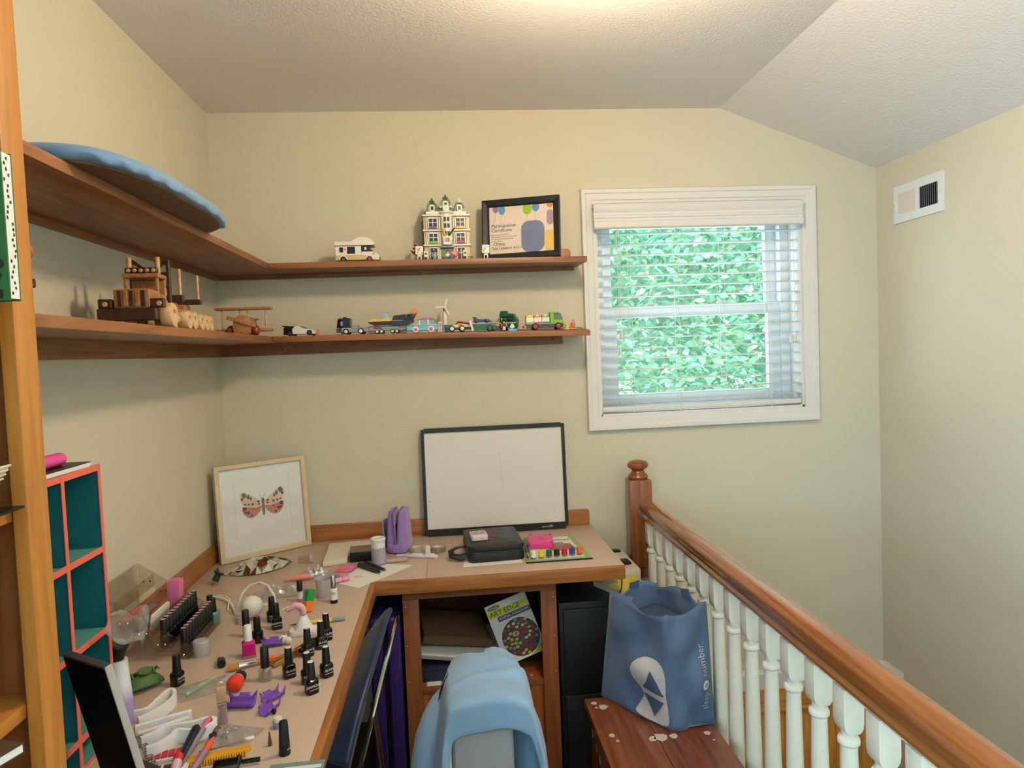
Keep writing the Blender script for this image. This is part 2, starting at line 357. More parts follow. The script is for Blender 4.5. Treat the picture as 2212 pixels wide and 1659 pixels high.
for k in range(17):
    z = 1.246+k*0.0425
    if sl is None:
        b = B().rings([[(x, -0.025, -0.0028), (x, -0.012, -0.0006), (x, 0, 0), (x, 0.012, -0.0006), (x, 0.025, -0.0028), (x, 0.012, 0.0014), (x, 0, 0.002), (x, -0.012, 0.0014)] for x in (-0.422, 0.422)])
        o = obj('slat', b, slm, bl, angle=60); sl = o
    else: o = sl.copy(); COL.objects.link(o)
    o.location = (0.0, 0.0, z-WZ1)
obj('bottom_rail', rel(B(), bl).box(1.498, 0.006, 1.203, 2.342, 0.054, 1.222), blm, bl, bevel=0.003)
for x in (1.63, 1.826, 2.02, 2.215):
    obj('ladder_cord', rel(B(), bl).cyl((x, 0.003, 1.205), (x, 0.003, 1.985), 0.0011, n=6).cyl((x, 0.057, 1.205), (x, 0.057, 1.985), 0.0011, n=6).tube([(x, 0.003, 1.205), (x-0.008, 0.0, 1.196), (x, 0.004, 1.200)], 0.0011, 6), blm, bl)
for x, z in ((1.580, 1.520), (1.572, 1.452), (2.292, 1.475), (2.310, 1.478)):
    c = obj('pull_cord', rel(B(), bl).tube([(x, -0.012, 1.945), (x+0.002, -0.012, z+0.2), (x, -0.012, z)], 0.0012, 6), blm, bl)
    obj('tassel', B(Matrix.Translation(Vector((x, -0.012, z))-Vector(bl.location))).lathe([(0.0, 0.012), (0.006, 0.012), (0.0075, 0.004), (0.0055, -0.006), (0.008, -0.018), (0.0, -0.02)], n=12), blm, c)

# ------------------------------------------------------------------ wall vent
vt = thing('air_vent', 'white metal air vent grille high on the right wall', 'vent', (W, -0.266, 1.983))
vm = mat('vent_white', (226, 230, 230), 0.4)
def vb(*a):  # u along +(-y) seen left to right, v up, d proud
    u0, v0, d0, u1, v1, d1 = a
    return B().box(-d1, -u1, v0, -d0, -u0, v1)
hw, hh = 0.140, 0.072
fb = B()
for u0, v0, u1, v1 in ((-hw, -hh, hw, -0.040), (-hw, 0.040, hw, hh), (-hw, -0.040, -0.113, 0.040), (0.113, -0.040, hw, 0.040), (-0.010, -0.040, 0.010, 0.040)):
    fb.box(-0.007, -u1, v0, -0.0005, -u0, v1)
obj('frame', fb, vm, vt)
obj('duct', B().box(-0.0025, -0.113, -0.04, -0.0005, 0.113, 0.04), mat('duct_black', (14, 15, 15), 0.9), vt)
lm = mat('louver_cream', (214, 200, 186), 0.5); lm2 = mat('louver_grey', (120, 124, 126), 0.5)
for i in range(9):
    u = -0.113+(i+0.5)*0.103/9
    obj('louver', B().at((-0.005, -u, 0), (0, 0, 0.45)).box(-0.0006, -0.0048, -0.04, 0.0006, 0.0048, 0.04), lm, vt)
    u = 0.010+(i+0.5)*0.103/9
    obj('louver', B().at((-0.005, -u, 0), (0, 0, -0.9)).box(-0.0006, -0.0030, -0.04, 0.0006, 0.0030, 0.04), lm2, vt)
for u in (-0.133, 0.128):
    obj('screw', B().at((-0.007, -u, 0), (0, -PI/2, 0)).lathe([(0, 0), (0.0035, 0), (0.002, 0.0015), (0, 0.0018)], n=10), chrome, vt)
obj('lever', B().box(-0.016, 0.118, -0.025, -0.007, 0.121, 0.012), vm, vt)

# ------------------------------------------------------------------ wall shelves
def wall_shelf(zt, sag, cl_h, x_end, cl_end, label):
    t = thing('wall_shelf', label, 'shelf', (0, 0, zt))
    th = 0.021
    obj('board', B().box(0.001, -1.815, -th, 0.25, -0.001, 0), shelf_y, t, bevel=0.0015)
    n = 6; b = B(); rs = []
    for i in range(n+1):
        x = 0.2505+(x_end-0.2505)*i/n; s = sag*(i/n)**1.3
        rs.append([(x, -0.001, -th), (x, -0.205, -th-s), (x, -0.205, -s), (x, -0.001, 0)])
    obj('board', b.rings(rs), shelf_x, t, bevel=0.0015)
    obj('cleat', B().box(0.001, -1.815, -th-cl_h, 0.02, -0.001, -th), shelf_y, t)
    obj('cleat', B().box(0.0205, -0.02, -th-cl_h, cl_end, -0.001, -th-0.0005), shelf_x, t)
    for x in (0.24, 0.78, cl_end-0.04): obj('screw', B().at((x, -0.02, -th-cl_h/2), (PI/2, 0, 0)).lathe([(0, 0), (0.0035, 0), (0.002, 0.001), (0, 0.001)], n=8), dark_m, t)
SU, SL = 1.8165, 1.5535
wall_shelf(SU, 0.006, 0.015, 1.410, 1.393, 'upper L-shaped brown wall shelf carrying the toy house and blue cushion')
wall_shelf(SL, 0.019, 0.045, 1.413, 1.337, 'lower L-shaped brown wall shelf carrying the wooden truck and toy vehicles')

# ------------------------------------------------------------------ bookcase on the left
bk = thing('bookcase', 'tall honey pine bookcase at the left wall', 'bookcase', (0, -2.4, 0))
def bb(): return B(Matrix.Translation((0, 2.4, 0)))
obj('stile', bb().box(0.311, -1.866, 0.0, 0.330, -1.818, 2.38), pine_z, bk, bevel=0.002)
obj('side_panel', bb().box(0.002, -1.836, 0.0, 0.311, -1.818, 2.38), wood('bookcase_pine_shaded', (108, 62, 28), (140, 84, 40), 'z', 0.5), bk)  # same pine, colour darkened to stand for the unlit interior
obj('side_panel', bb().box(0.002, -3.0, 0.0, 0.311, -2.98, 2.38), pine_z, bk)
obj('back_panel', bb().box(0.0015, -2.98, 0.05, 0.008, -1.836, 2.38), pine_z, bk)
for z in (0.05, 0.40, 0.75, 1.033, 1.292, 1.546, 1.95, 2.36):
    obj('shelf', bb().box(0.008, -2.98, z-0.02, 0.309, -1.837, z), pine_y, bk, bevel=0.001)

# ------------------------------------------------------------------ corner desk
dk = thing('corner_desk', 'L-shaped corner desk with beige laminate top and brown wood edge', 'desk', (0, 0, 0))
lam = mat('desk_laminate', (196, 172, 152), 0.42, var=0.05, vscale=420)
DI, DX, DD, DZ = 0.618, 1.4247, -0.584, 0.75
obj('worktop', B().prism([(0.001, -0.001), (0.001, -1.816), (DI-0.018, -1.816), (DI-0.018, DD+0.018), (0.7755, DD+0.018), (0.7755, -0.001)], DZ-0.036, DZ), lam, dk, bevel=0.0008)
obj('worktop', B().box(0.7765, DD+0.018, DZ-0.036, DX, -0.001, DZ), lam, dk, bevel=0.0008)
obj('edge_strip', B().box(DI-0.018, DD, DZ-0.043, DX, DD+0.018, DZ), desk_x, dk, bevel=0.003)
obj('edge_strip', B().box(DI-0.018, -1.816, DZ-0.043, DI, DD-0.0005, DZ), desk_y, dk, bevel=0.003)
obj('support_rail', B().box(DI-0.10, -1.8, DZ-0.075, DI-0.02, DD-0.02, DZ-0.043), desk_y, dk)
obj('backsplash', B().prism(rrect(0.021, DZ+0.0005, DX-0.004, DZ+0.062, 0.008), -0.019, -0.001, 'y'), desk_x, dk, bevel=0.001)
obj('backsplash', B().box(0.001, -1.40, DZ+0.0005, 0.020, -0.0195, DZ+0.062), desk_y, dk, bevel=0.002)
obj('wall_bracket', B().box(0.30, -0.03, 0.60, 0.34, -0.002, DZ-0.037).box(0.30, -0.35, DZ-0.075, 0.34, -0.002, DZ-0.037), desk_x, dk)

# ------------------------------------------------------------------ cabinet under the desk
cb = thing('cabinet', 'brown wooden cabinet with an open shelf under the desk', 'cabinet', (0.95, -0.3, 0))
def cbx(): return B(Matrix.Translation((-0.95, 0.3, 0)))
inner = mat('cabinet_inside', (92, 54, 32), 0.7, var=0.1, vscale=20)
obj('stile', cbx().box(0.695, -0.54, 0, 0.747, -0.52, 0.672), cab_z, cb, bevel=0.0015)
obj('stile', cbx().box(1.147, -0.54, 0, 1.199, -0.52, 0.672), cab_z, cb, bevel=0.0015)
obj('rail', cbx().box(0.695, -0.54, 0.6725, 1.199, -0.52, 0.706), cab_x, cb, bevel=0.0015)
obj('side_panel', cbx().box(0.695, -0.5195, 0, 0.712, -0.03, 0.706), cab_z, cb)
obj('side_panel', cbx().box(1.182, -0.5195, 0, 1.199, -0.03, 0.706), cab_z, cb)
obj('back_panel', cbx().box(0.712, -0.04, 0, 1.182, -0.03, 0.706), inner, cb)
obj('shelf', cbx().box(0.7125, -0.535, 0.354, 1.1815, -0.0405, 0.372), cab_x, cb, bevel=0.002)
obj('door', cbx().box(0.7475, -0.532, 0.02, 1.1465, -0.514, 0.353), wood('plywood', (112, 56, 26), (176, 102, 52), 'z', 0.4, 0.6), cb, bevel=0.002)
for x in (0.705, 1.189):
    for z in (0.65, 0.52, 0.40): obj('nail', B().at((x-0.95, -0.24, z), (PI/2, 0, 0)).lathe([(0, 0), (0.0018, 0), (0, 0.0006)], n=6), paper_m, cb)

# ------------------------------------------------------------------ filing cabinet
fc = thing('filing_cabinet', 'black metal filing cabinet beside the desk end', 'filing cabinet', (1.38, -0.27, 0))
fm = mat('file_black', (22, 28, 28), 0.45, bump=0.1, bscale=600)
obj('body', B().box(-0.17, -0.24, 0, 0.165, 0.24, 0.615), fm, fc, bevel=0.003)
for z0, z1 in ((0.02, 0.30), (0.315, 0.595)):
    d = obj('drawer', B().box(-0.157, -0.252, z0, 0.152, -0.2405, z1), fm, fc, bevel=0.003)
    obj('handle', B().box(-0.02, -0.262, z0+0.13, 0.06, -0.253, z0+0.155), dark_m, d, bevel=0.002)
    obj('label_holder', B().box(-0.02, -0.256, z0+0.17, 0.06, -0.2525, z0+0.19), chrome, d)

# ------------------------------------------------------------------ purple suitcase under the desk
su = thing('suitcase', 'dark purple hard-shell suitcase standing under the desk', 'suitcase', (0.635, -0.415, 0), 0)
pum = mat('suitcase_purple', (54, 38, 104), 0.35)
obj('shell', B().box(-0.05, -0.15, 0.04, -0.004, 0.18, 0.625), pum, su, bevel=0.02, seg=3)
obj('shell', B().box(0.004, -0.15, 0.04, 0.05, 0.18, 0.625), pum, su, bevel=0.02, seg=3)
obj('zipper', B().box(-0.0035, -0.145, 0.045, 0.0035, 0.175, 0.618), black_m, su)
for y in (-0.11, 0.14):
    for x in (-0.03, 0.03): obj('wheel', B().cyl((x-0.012, y, 0.02), (x+0.012, y, 0.02), 0.02), black_m, su)
    obj('wheel_mount', B().box(-0.042, y-0.015, 0.018, 0.042, y+0.015, 0.042), black_m, su)

# ------------------------------------------------------------------ blue chair tucked under the left desk wing
ch = thing('chair', 'blue moulded chair with steel tube frame tucked under the desk', 'chair', (0.42, -0.82, 0))
blu = mat('chair_blue', (32, 48, 80), 0.4, sheen=0.2)
def cpt(x, y, z): return (x-0.42, y+0.82, z)
edge = [(0.672, -0.635, 0.690), (0.664, -0.70, 0.684), (0.652, -0.82, 0.655), (0.636, -0.93, 0.615), (0.612, -1.03, 0.545), (0.590, -1.09, 0.455)]
def shell(u, v):
    i = u*(len(edge)-1); k = min(int(i), len(edge)-2); f = i-k
    p = Vector(edge[k]).lerp(Vector(edge[k+1]), f)
    q = Vector((0.545, -0.635-0.40*u, 0.455))
    r = p.lerp(q, v); r.x -= 0.03*math.sin(PI*v)
    return cpt(*r)
obj('backrest', B().grid(shell, 20, 10), blu, ch, thick=0.022, sub=1)
obj('seat', B().prism(rrect(-0.20, -0.24, 0.16, 0.22, 0.06), 0.40, 0.425), blu, ch, bevel=0.008)
obj('frame', B().tube([cpt(0.684, -0.63, 0.655), cpt(0.678, -0.74, 0.640), cpt(0.664, -0.86, 0.606), cpt(0.648, -0.96, 0.555), cpt(0.622, -1.05, 0.475), cpt(0.60, -1.085, 0.40)], 0.008, 10), chrome, ch)
for x, y, x2, y2 in ((0.60, -1.07, 0.66, -1.12), (0.60, -0.66, 0.63, -0.63), (0.24, -1.04, 0.20, -1.08), (0.24, -0.60, 0.20, -0.57)):
    obj('leg', B().cyl(cpt(x, y, 0.40), cpt(x2, y2, 0.0), 0.009, n=10), chrome, ch)

# ------------------------------------------------------------------ grey chair with the sweatshirt
gc = thing('chair', 'grey padded chair with a pale side trim half covered by the blue sweatshirt', 'chair', (0.90, -1.15, 0))
gm = mat('chair_grey_vinyl', (158, 158, 162), 0.5, bump=0.15, bscale=400)
obj('backrest', B().box(-0.050, -0.15, 0.36, 0.086, 0.09, 0.690), gm, gc, bevel=0.012, seg=3)
obj('side_trim', B().box(-0.066, -0.148, 0.36, -0.0525, -0.05, 0.672), mat('pale_trim', (226, 222, 210), 0.4), gc, bevel=0.005)
obj('seat', B().box(-0.10, -0.13, 0.30, 0.14, 0.34, 0.36), gm, gc, bevel=0.012)
for x in (-0.08, 0.12):
    for y in (-0.10, 0.31): obj('leg', B().cyl((x, y, 0.0), (x, y, 0.30), 0.012), chrome, gc)
sw_m = mat('sweatshirt_blue', (132, 164, 196), 0.9, bump=0.25, bscale=900, sheen=0.3, var=0.04, vscale=14)
sw = thing('sweatshirt', 'pale blue sweatshirt draped over the grey chair', 'clothing', (0.90, -1.15, 0.69))
def drape(u, v):
    # v: 0 near hem .. 1 far end ; u: 0 left hem .. 1 right hem
    x = (u-0.5)*2
    cx = 0.022+0.015*(1-v)
    half = 0.084+0.010*math.sin(5*v)
    y = -0.168+0.275*v
    ridge = 0.020+0.014*math.sin(PI*min(1, v*1.05))
    if v < 0.12: ridge -= 0.07*((0.12-v)/0.12)**1.5; y = -0.168+0.02*v
    if v > 0.85: ridge -= 0.10*((v-0.85)/0.15)**2
    a = abs(x)
    if a < 0.55:
        px = cx+x/0.55*half; pz = ridge-0.020*(a/0.55)**3
    else:
        t = (a-0.55)/0.45
        fl = (0.035+0.018*math.sin(7*v+2*x))*t
        px = cx+math.copysign(half+0.012*math.sin(PI*t)+fl, x)
        pz = ridge-0.020-(0.34-0.10*max(0, v-0.4))*t
        y += -0.02*t+0.02*t*math.sin(14*t+5*v)
    # folds
    f = 0.007*math.sin(3.2*v*PI+2.6*x+1.0)*math.exp(-((v-0.42)/0.3)**2)*math.exp(-((x-0.2)/0.6)**2)+0.002*math.sin(9*x+6*v)
    f += 0.011*math.exp(-((v-0.34-0.16*x)/0.05)**2)*math.exp(-(x/0.75)**2)-0.010*math.exp(-((v-0.44-0.20*x)/0.05)**2)*math.exp(-(x/0.8)**2)
    f += 0.006*math.exp(-((v-0.70+0.25*x)/0.06)**2)*math.exp(-((x+0.1)/0.6)**2)
    pz += f; px += 0.004*math.sin(11*v+4*x)
    return (px, y, pz)
obj('body', B().grid(drape, 44, 40), sw_m, sw, thick=0.006, sub=1, angle=80)
def sleeve(pts, r): return B().tube(pts, r, 14)
obj('sleeve', sleeve([(-0.03, 0.01, -0.03), (-0.062, -0.01, -0.05), (-0.098, -0.045, -0.12), (-0.108, -0.06, -0.21), (-0.118, -0.07, -0.31), (-0.125, -0.075, -0.41)], [0.028, 0.040, 0.048, 0.048, 0.042, 0.036]), sw_m, sw, sub=1, angle=80)
obj('sleeve', sleeve([(0.06, 0.02, -0.05), (0.095, 0.01, -0.06), (0.122, -0.01, -0.13), (0.135, -0.01, -0.24), (0.145, -0.02, -0.36)], [0.026, 0.038, 0.048, 0.045, 0.038]), sw_m, sw, sub=1, angle=80)
obj('hood_fold', B().tube([(0.03, 0.09, 0.012), (0.075, 0.075, 0.016), (0.105, 0.05, -0.01), (0.115, 0.02, -0.05)], [0.022, 0.030, 0.030, 0.02], 14, flat=0.7), sw_m, sw, sub=1, angle=80)
tx_ = B().text('nu', 0.046, 0.0); vs_ = []
for p_ in tx_.v:
    u_, v_ = 0.235+p_.y/0.305, 0.56-p_.x/0.275; q0 = Vector(drape(u_, v_)); n_ = (Vector(drape(u_, v_-0.02))-q0).cross(Vector(drape(u_+0.02, v_))-q0).normalized(); vs_.append(tuple(q0+n_*0.008))
obj('lettering', B().add(vs_, tx_.f), mat('navy_ink', (30, 36, 60), 0.8), sw)

# ------------------------------------------------------------------ chest / bench by the railing
cs = thing('chest', 'dark brown wooden chest with chipped paint spots by the railing', 'chest', (1.41, -1.5, 0))
obj('lid_board', B().box(-0.166, -0.70, 0.378, -0.0105, 0.758, 0.40), wood('chest_wood_light', (104, 54, 30), (146, 84, 50), 'y', 0.3), cs, bevel=0.002)
obj('lid_board', B().box(-0.0095, -0.70, 0.378, 0.164, 0.758, 0.40), chest_m, cs, bevel=0.002)
obj('body', B().box(-0.150, -0.68, 0.0, 0.150, 0.74, 0.377), chest_m, cs, bevel=0.002)
chip = mat('chipped_paint', (196, 184, 172), 0.8)
def blob(cx, cy, r, rnd, asp=1.0):
    return [(cx+r*(0.7+0.5*rnd.random())*math.cos(2*PI*i/11), cy+asp*r*(0.7+0.5*rnd.random())*math.sin(2*PI*i/11)) for i in range(11)]
rnd = random.Random(5)
for (x, y, r) in ((1.268, -0.775, 0.009), (1.291, -0.80, 0.014), (1.281, -0.955, 0.009), (1.29, -0.985, 0.005), (1.41, -0.985, 0.020), (1.385, -0.99, 0.012), (1.445, -0.985, 0.012), (1.515, -1.17, 0.017), (1.54, -0.985, 0.009), (1.545, -1.02, 0.004), (1.27, -0.80, 0.005)):
    obj('paint_chip', B().prism(blob(x-1.41, y+1.5, r, rnd), 0.4002, 0.4008), chip, cs)
for i in range(9):
    y = -0.78-0.05*i; obj('paint_chip', B().prism([(u, v) for u, v in blob(y+1.5, 0.30-0.012*i+0.02*rnd.random(), 0.008, rnd, 1.6)], -0.1508, -0.1502, 'x'), chip, cs)

# ------------------------------------------------------------------ tote bag
tb = thing('tote_bag', 'blue reusable tote bag with white emblem standing on the chest', 'bag', (1.44, -0.85, 0.401))
tm = mat('tote_blue', (78, 100, 130), 0.75, var=0.05, vscale=25, sheen=0.2)
def tp(x, y, z): return Vector((x-1.44, y+0.85, z-0.401))
bot = [tp(1.300, -0.735, 0.402), tp(1.446, -0.962, 0.402), tp(1.576, -0.945, 0.402), tp(1.50, -0.70, 0.402)]
top = [tp(1.335, -0.745, 0.722), tp(1.437, -0.958, 0.715), tp(1.565, -0.935, 0.742), tp(1.49, -0.715, 0.735)]
def wallpt(k, u, v):
    a, b_, c, d = bot[k], bot[(k+1) % 4], top[(k+1) % 4], top[k]
    p = (a*(1-u)+b_*u)*(1-v)+(d*(1-u)+c*u)*v
    n = (b_-a).cross(Vector((0, 0, 1))).normalized()
    w_ = math.sin(PI*u)
    ff = w_*(0.010*math.sin(5*u+9*v+k)+0.008*math.sin(11*v-6*u+2*k)) + 0.012*math.sin(PI*v)*w_
    if k == 0: ff += -0.020*math.exp(-((u-0.6)/0.25)**2-((v-0.62)/0.14)**2)
    if k == 1: ff += -0.016*math.exp(-((u-0.4)/0.3)**2-((v-0.6)/0.12)**2)
    p = p+n*ff
    if v > 0.9: p = p+Vector((0, 0, 0.012*math.sin(7*u+2*k)))*(v-0.9)*10
    return p
b = B()
for k in range(4): b.grid(lambda u, v, k=k: wallpt(k, u, v), 16, 22)
obj('body', b, tm, tb, thick=0.002, angle=70)
obj('base', B().add([tuple(p+Vector((0, 0, 0.002))) for p in bot], [(0, 1, 2, 3)]), tm, tb, thick=0.002)
obj('contents', B().hexa([tuple(p.lerp(sum(bot, Vector())/4, 0.15)+Vector((0, 0, 0.01))) for p in bot]+[tuple(p.lerp(sum(top, Vector())/4, 0.2)-Vector((0, 0, 0.05))) for p in top]), mat('tote_inside', (52, 66, 92), 0.6), tb, bevel=0.02)
def flap(k, u, w_, h, lean, tip):
    p = wallpt(k, u, 0.96); a_, c_ = bot[k], bot[(k+1) % 4]; e = (c_-a_).normalized(); n_ = e.cross(Vector((0, 0, 1))).normalized()
    q = [p-e*w_/2, p+e*w_/2, p+e*w_*tip/2+Vector((0, 0, h*0.8))-n_*lean, p-e*w_*0.45+Vector((0, 0, h))-n_*lean*1.1]
    obj('handle', B().hexa([tuple(x) for x in q]+[tuple(x-n_*0.003) for x in q]), tm, tb)
flap(2, 0.35, 0.050, 0.040, 0.012, 0.5); flap(3, 0.45, 0.034, 0.030, 0.010, 0.9); flap(0, 0.30, 0.030, 0.012, 0.020, 0.9)
def onface(name, polys, m, k, off=0.0022):
    b = B()
    for poly, holes in polys:
        n_ = len(poly); mid = (sum(p[0] for p in poly)/n_, sum(p[1] for p in poly)/n_)
        a, c = bot[k], bot[(k+1) % 4]; nn = (c-a).cross(Vector((0, 0, 1))).normalized()
        R = 7; vs = [tuple(wallpt(k, *mid)+nn*off)]; fs = []
        for r in range(1, R+1):
            for p in poly:
                q = (mid[0]+(p[0]-mid[0])*r/R, mid[1]+(p[1]-mid[1])*r/R); vs.append(tuple(wallpt(k, *q)+nn*off))
        for i in range(n_): fs.append((0, 1+i, 1+(i+1) % n_))
        for r in range(1, R):
            for i in range(n_): fs.append((1+(r-1)*n_+i, 1+(r-1)*n_+(i+1) % n_, 1+r*n_+(i+1) % n_, 1+r*n_+i))
        b.add(vs, fs)
    obj(name, b, m, tb)
emb = mat('tote_print', (206, 196, 190), 0.8)
def dens(poly, k=5):
    out = []; n_ = len(poly)
    for i in range(n_):
        a, b_, c, d = [Vector(poly[(i+o_) % n_]) for o_ in (-1, 0, 1, 2)]
        for j in range(k):
            u = j/k; p = 0.5*((2*b_)+(c-a)*u+(2*a-5*b_+4*c-d)*u*u+(3*b_-a-3*c+d)*u**3); out.append((min(0.985, p.x), max(0.012, p.y)))
    return out
onface('emblem', [(dens([(0.54, 0.03), (0.965, 0.03), (0.965, 0.30), (0.955, 0.50), (0.86, 0.585), (0.68, 0.58), (0.54, 0.51), (0.49, 0.42), (0.53, 0.33), (0.60, 0.24), (0.60, 0.14)]), None)], emb, 0)
tm2 = mat('tote_blue_print', (74, 92, 118), 0.8)
onface('emblem_triangle', [(dens([(0.66, 0.285), (0.93, 0.285), (0.90, 0.33), (0.80, 0.47), (0.775, 0.47), (0.72, 0.37), (0.65, 0.31)]), None), (dens([(0.64, 0.225), (0.92, 0.235), (0.93, 0.22), (0.80, 0.075), (0.785, 0.075), (0.74, 0.12), (0.63, 0.20)]), None)], tm2, 0, 0.0040)
# vertical writing on the narrow side
def face_text(body, size, u, v, name):
    a, c = bot[1], bot[2]; ex = (c-a).normalized(); nn = ex.cross(Vector((0, 0, 1))).normalized()
    b = B().text(body, size, 0.0001); ln = (c-a).length; hz = 0.33
    vs = []
    for p in b.v:
        uu = u-p.y/ln; vv = v+p.x/hz; q = wallpt(1, uu, vv); vs.append(tuple(q+nn*0.0030))
    b2 = B().add(vs, b.f); obj(name, b2, mat('tote_letter', (226, 226, 226), 0.8), tb)
face_text('sleep', 0.026, 0.80, 0.215, 'lettering')
face_text('number.', 0.026, 0.80, 0.562, 'lettering')
onface('emblem_disc', [(ell(0.80, 0.362, 0.092, 0.037, 24), None)], mat('tote_letter', (226, 226, 226), 0.8), 1, 0.0028)
onface('emblem_arrow', [([(0.75, 0.360), (0.79, 0.342), (0.79, 0.360), (0.79, 0.383)], None), ([(0.86, 0.362), (0.82, 0.344), (0.82, 0.364), (0.82, 0.384)], None)], tm2, 1, 0.0042)

# ------------------------------------------------------------------ railing
nw = thing('newel_post', 'turned brown wooden newel post with ball finial by the back wall', 'newel post', (1.60, -0.12, 0.0225))
obj('post', B().box(-0.044, -0.044, 0, 0.044, 0.044, 0.25), newel_w, nw, bevel=0.004)
obj('turning', B().lathe([(0.0, 0.25), (0.040, 0.25), (0.044, 0.262), (0.036, 0.275), (0.026, 0.30), (0.034, 0.38), (0.040, 0.44), (0.030, 0.50), (0.026, 0.512), (0.041, 0.520), (0.042, 0.530), (0.033, 0.538), (0.038, 0.552), (0.042, 0.570), (0.043, 0.580), (0, 0.582)], n=24), newel_w, nw)
obj('post', B().box(-0.044, -0.044, 0.58, 0.044, 0.044, 0.925), newel_w, nw, bevel=0.008)
obj('finial', B().lathe([(0, 0.924), (0.036, 0.924), (0.040, 0.932), (0.037, 0.940), (0.028, 0.948), (0.024, 0.958), (0.030, 0.964), (0.040, 0.971), (0.041, 0.982), (0.034, 0.992), (0.018, 0.998), (0, 0.999)], n=24), newel_w, nw)
hr = thing('handrail', 'glossy brown moulded wooden handrail on white balusters', 'handrail', (1.625, -0.164, 0))
pf = [(-0.020, 0.792), (0.020, 0.792), (0.025, 0.800), (0.025, 0.808), (0.020, 0.816), (0.020, 0.824), (0.029, 0.832)]
pf += [(0.031*math.cos(t_), 0.846+0.028*math.sin(t_)) for t_ in [PI*i/16 for i in range(17)]]
pf += [(-0.029, 0.832), (-0.020, 0.824), (-0.020, 0.816), (-0.025, 0.808), (-0.025, 0.800)]
obj('rail', B().rings([[(x, y, z) for x, z in pf] for y in [-2.5*i/10 for i in range(11)]]), rail_w, hr, angle=24)
bal = thing('baluster', 'white turned wooden baluster under the brown handrail', 'baluster', (1.625, -0.2, 0.0225), 0, 'white balusters along the stair railing')
zb = 0.7915-0.0225
obj('block', B().prism([(-0.021, zb), (0.021, zb), (0.021, 0.70), (0.019, 0.688), (0.013, 0.679), (-0.013, 0.679), (-0.019, 0.688), (-0.021, 0.70)], -0.021, 0.021, 'y'), bal_m, bal, bevel=0.003)
obj('shaft', B().lathe([(0, 0.12), (0.017, 0.12), (0.021, 0.30), (0.0205, 0.40), (0.0165, 0.640), (0.0165, 0.650), (0.021, 0.655), (0.0215, 0.661), (0.019, 0.667), (0.0145, 0.670), (0.0145, 0.6795), (0, 0.6795)], n=18), bal_m, bal)
obj('foot', B().box(-0.021, -0.021, 0, 0.021, 0.021, 0.1205), bal_m, bal, bevel=0.002)
for i in range(1, 21): dup(bal, (1.625, -0.2-0.1114*i, 0.0225))

# ------------------------------------------------------------------ things on the wall shelves
def zu(x, y=-0.12): return SU+0.0004-(0.006*max(0, (x-0.25)/1.16)**1.3)*abs(y)/0.205
def zl(x, y=-0.12): return SL+0.0004-(0.019*max(0, (x-0.25)/1.16)**1.3)*abs(y)/0.205
def lego(rgb): return mat('toy_%d_%d_%d' % rgb, rgb, 0.28)
LW, LBK, LG, LDG, LY, LR, LT, LP, LGR, LO, LBR, LTAN, LBL, LMG = [lego(c) for c in ((236, 232, 222), (20, 20, 22), (150, 154, 158), (70, 74, 80), (244, 190, 40), (190, 36, 44), (96, 186, 206), (206, 92, 150), (40, 120, 70), (238, 126, 40), (96, 56, 34), (214, 186, 130), (34, 66, 130), (176, 44, 120))]
LLG = lego((130, 180, 50)); LLV = lego((140, 120, 190)); LPU = lego((120, 60, 150)); LSK = lego((224, 170, 120)); LNV = lego((30, 44, 66)); LDT = lego((20, 96, 84))
wind = clear('toy_window', (90, 92, 96), 0.2, 0.1, tint=0.5)
wdark = mat('toy_window_dark', (38, 40, 42), 0.2)
def P(t, name, m, *boxes, bevel=0.0006):
    b = B()
    for q in boxes: b.box(*q)
    return obj(name, b, m, t, bevel=bevel, seg=1)
def PR(t, name, m, poly, y0, y1, bevel=0.0006): return obj(name, B().prism(poly, y0, y1, 'y'), m, t, bevel=bevel, seg=1)
def wheel(t, x, y, r, w_, hub=LW, tyre=LBK, z=None):
    z = r if z is None else z
    o = obj('wheel', B().at((x, y, z), (PI/2, 0, 0)).lathe([(0, -w_/2), (r*0.92, -w_/2), (r, -w_*0.3), (r, w_*0.3), (r*0.92, w_/2), (0, w_/2)], n=16), tyre, t)
    obj('hub', B().at((x, y, z), (PI/2, 0, 0)).lathe([(0, -w_/2-0.0005), (r*0.6, -w_/2-0.0005), (r*0.6, w_/2+0.0008), (r*0.25, w_/2+0.0014), (0, w_/2+0.0014)], n=14), hub, o)
def studs(t, m, xs, ys, z, r=0.0024):
    b = B()
    for x in xs:
        for y in ys: b.lathe([(0, z), (r, z), (r, z+0.0017), (0, z+0.0017)], (x, y, 0), 8)
    return obj('studs', b, m, t)
def fr(a, b, n): return [a+(b-a)*i/(n-1) for i in range(n)]

# blue cushion on the upper shelf
cu = thing('cushion', 'pale blue fabric covered padded board lying on the upper shelf', 'cushion', (0.180, -1.195, SU+0.001), 0, None, (0, 0, 0.0))
def cush(u, v):
    a = 2*PI*u; n_ = 3.2
    c, s = math.cos(a), math.sin(a)
    rx = math.copysign(abs(c)**(2/n_), c)*0.160; ry = math.copysign(abs(s)**(2/n_), s)*0.375
    if v < 0.34: k = 0.86+0.14*(v/0.34); z = 0.004
    elif v < 0.62: t = (v-0.34)/0.28; k = 1.0+0.02*math.sin(PI*t); z = 0.004+0.018*t
    else: t = (v-0.62)/0.38; k = math.cos(t*PI/2*0.99)*1.0; z = 0.022+0.030*math.sin(t*PI/2)
    wr = 0.0025*math.sin(40*u*PI+3*math.sin(20*u))*math.exp(-((v-0.40)/0.10)**2)
    lift = 0.02*max(0, ry/0.375)**2
    return (rx*k*(1+wr*3), ry*k, z+wr*2+lift*0)
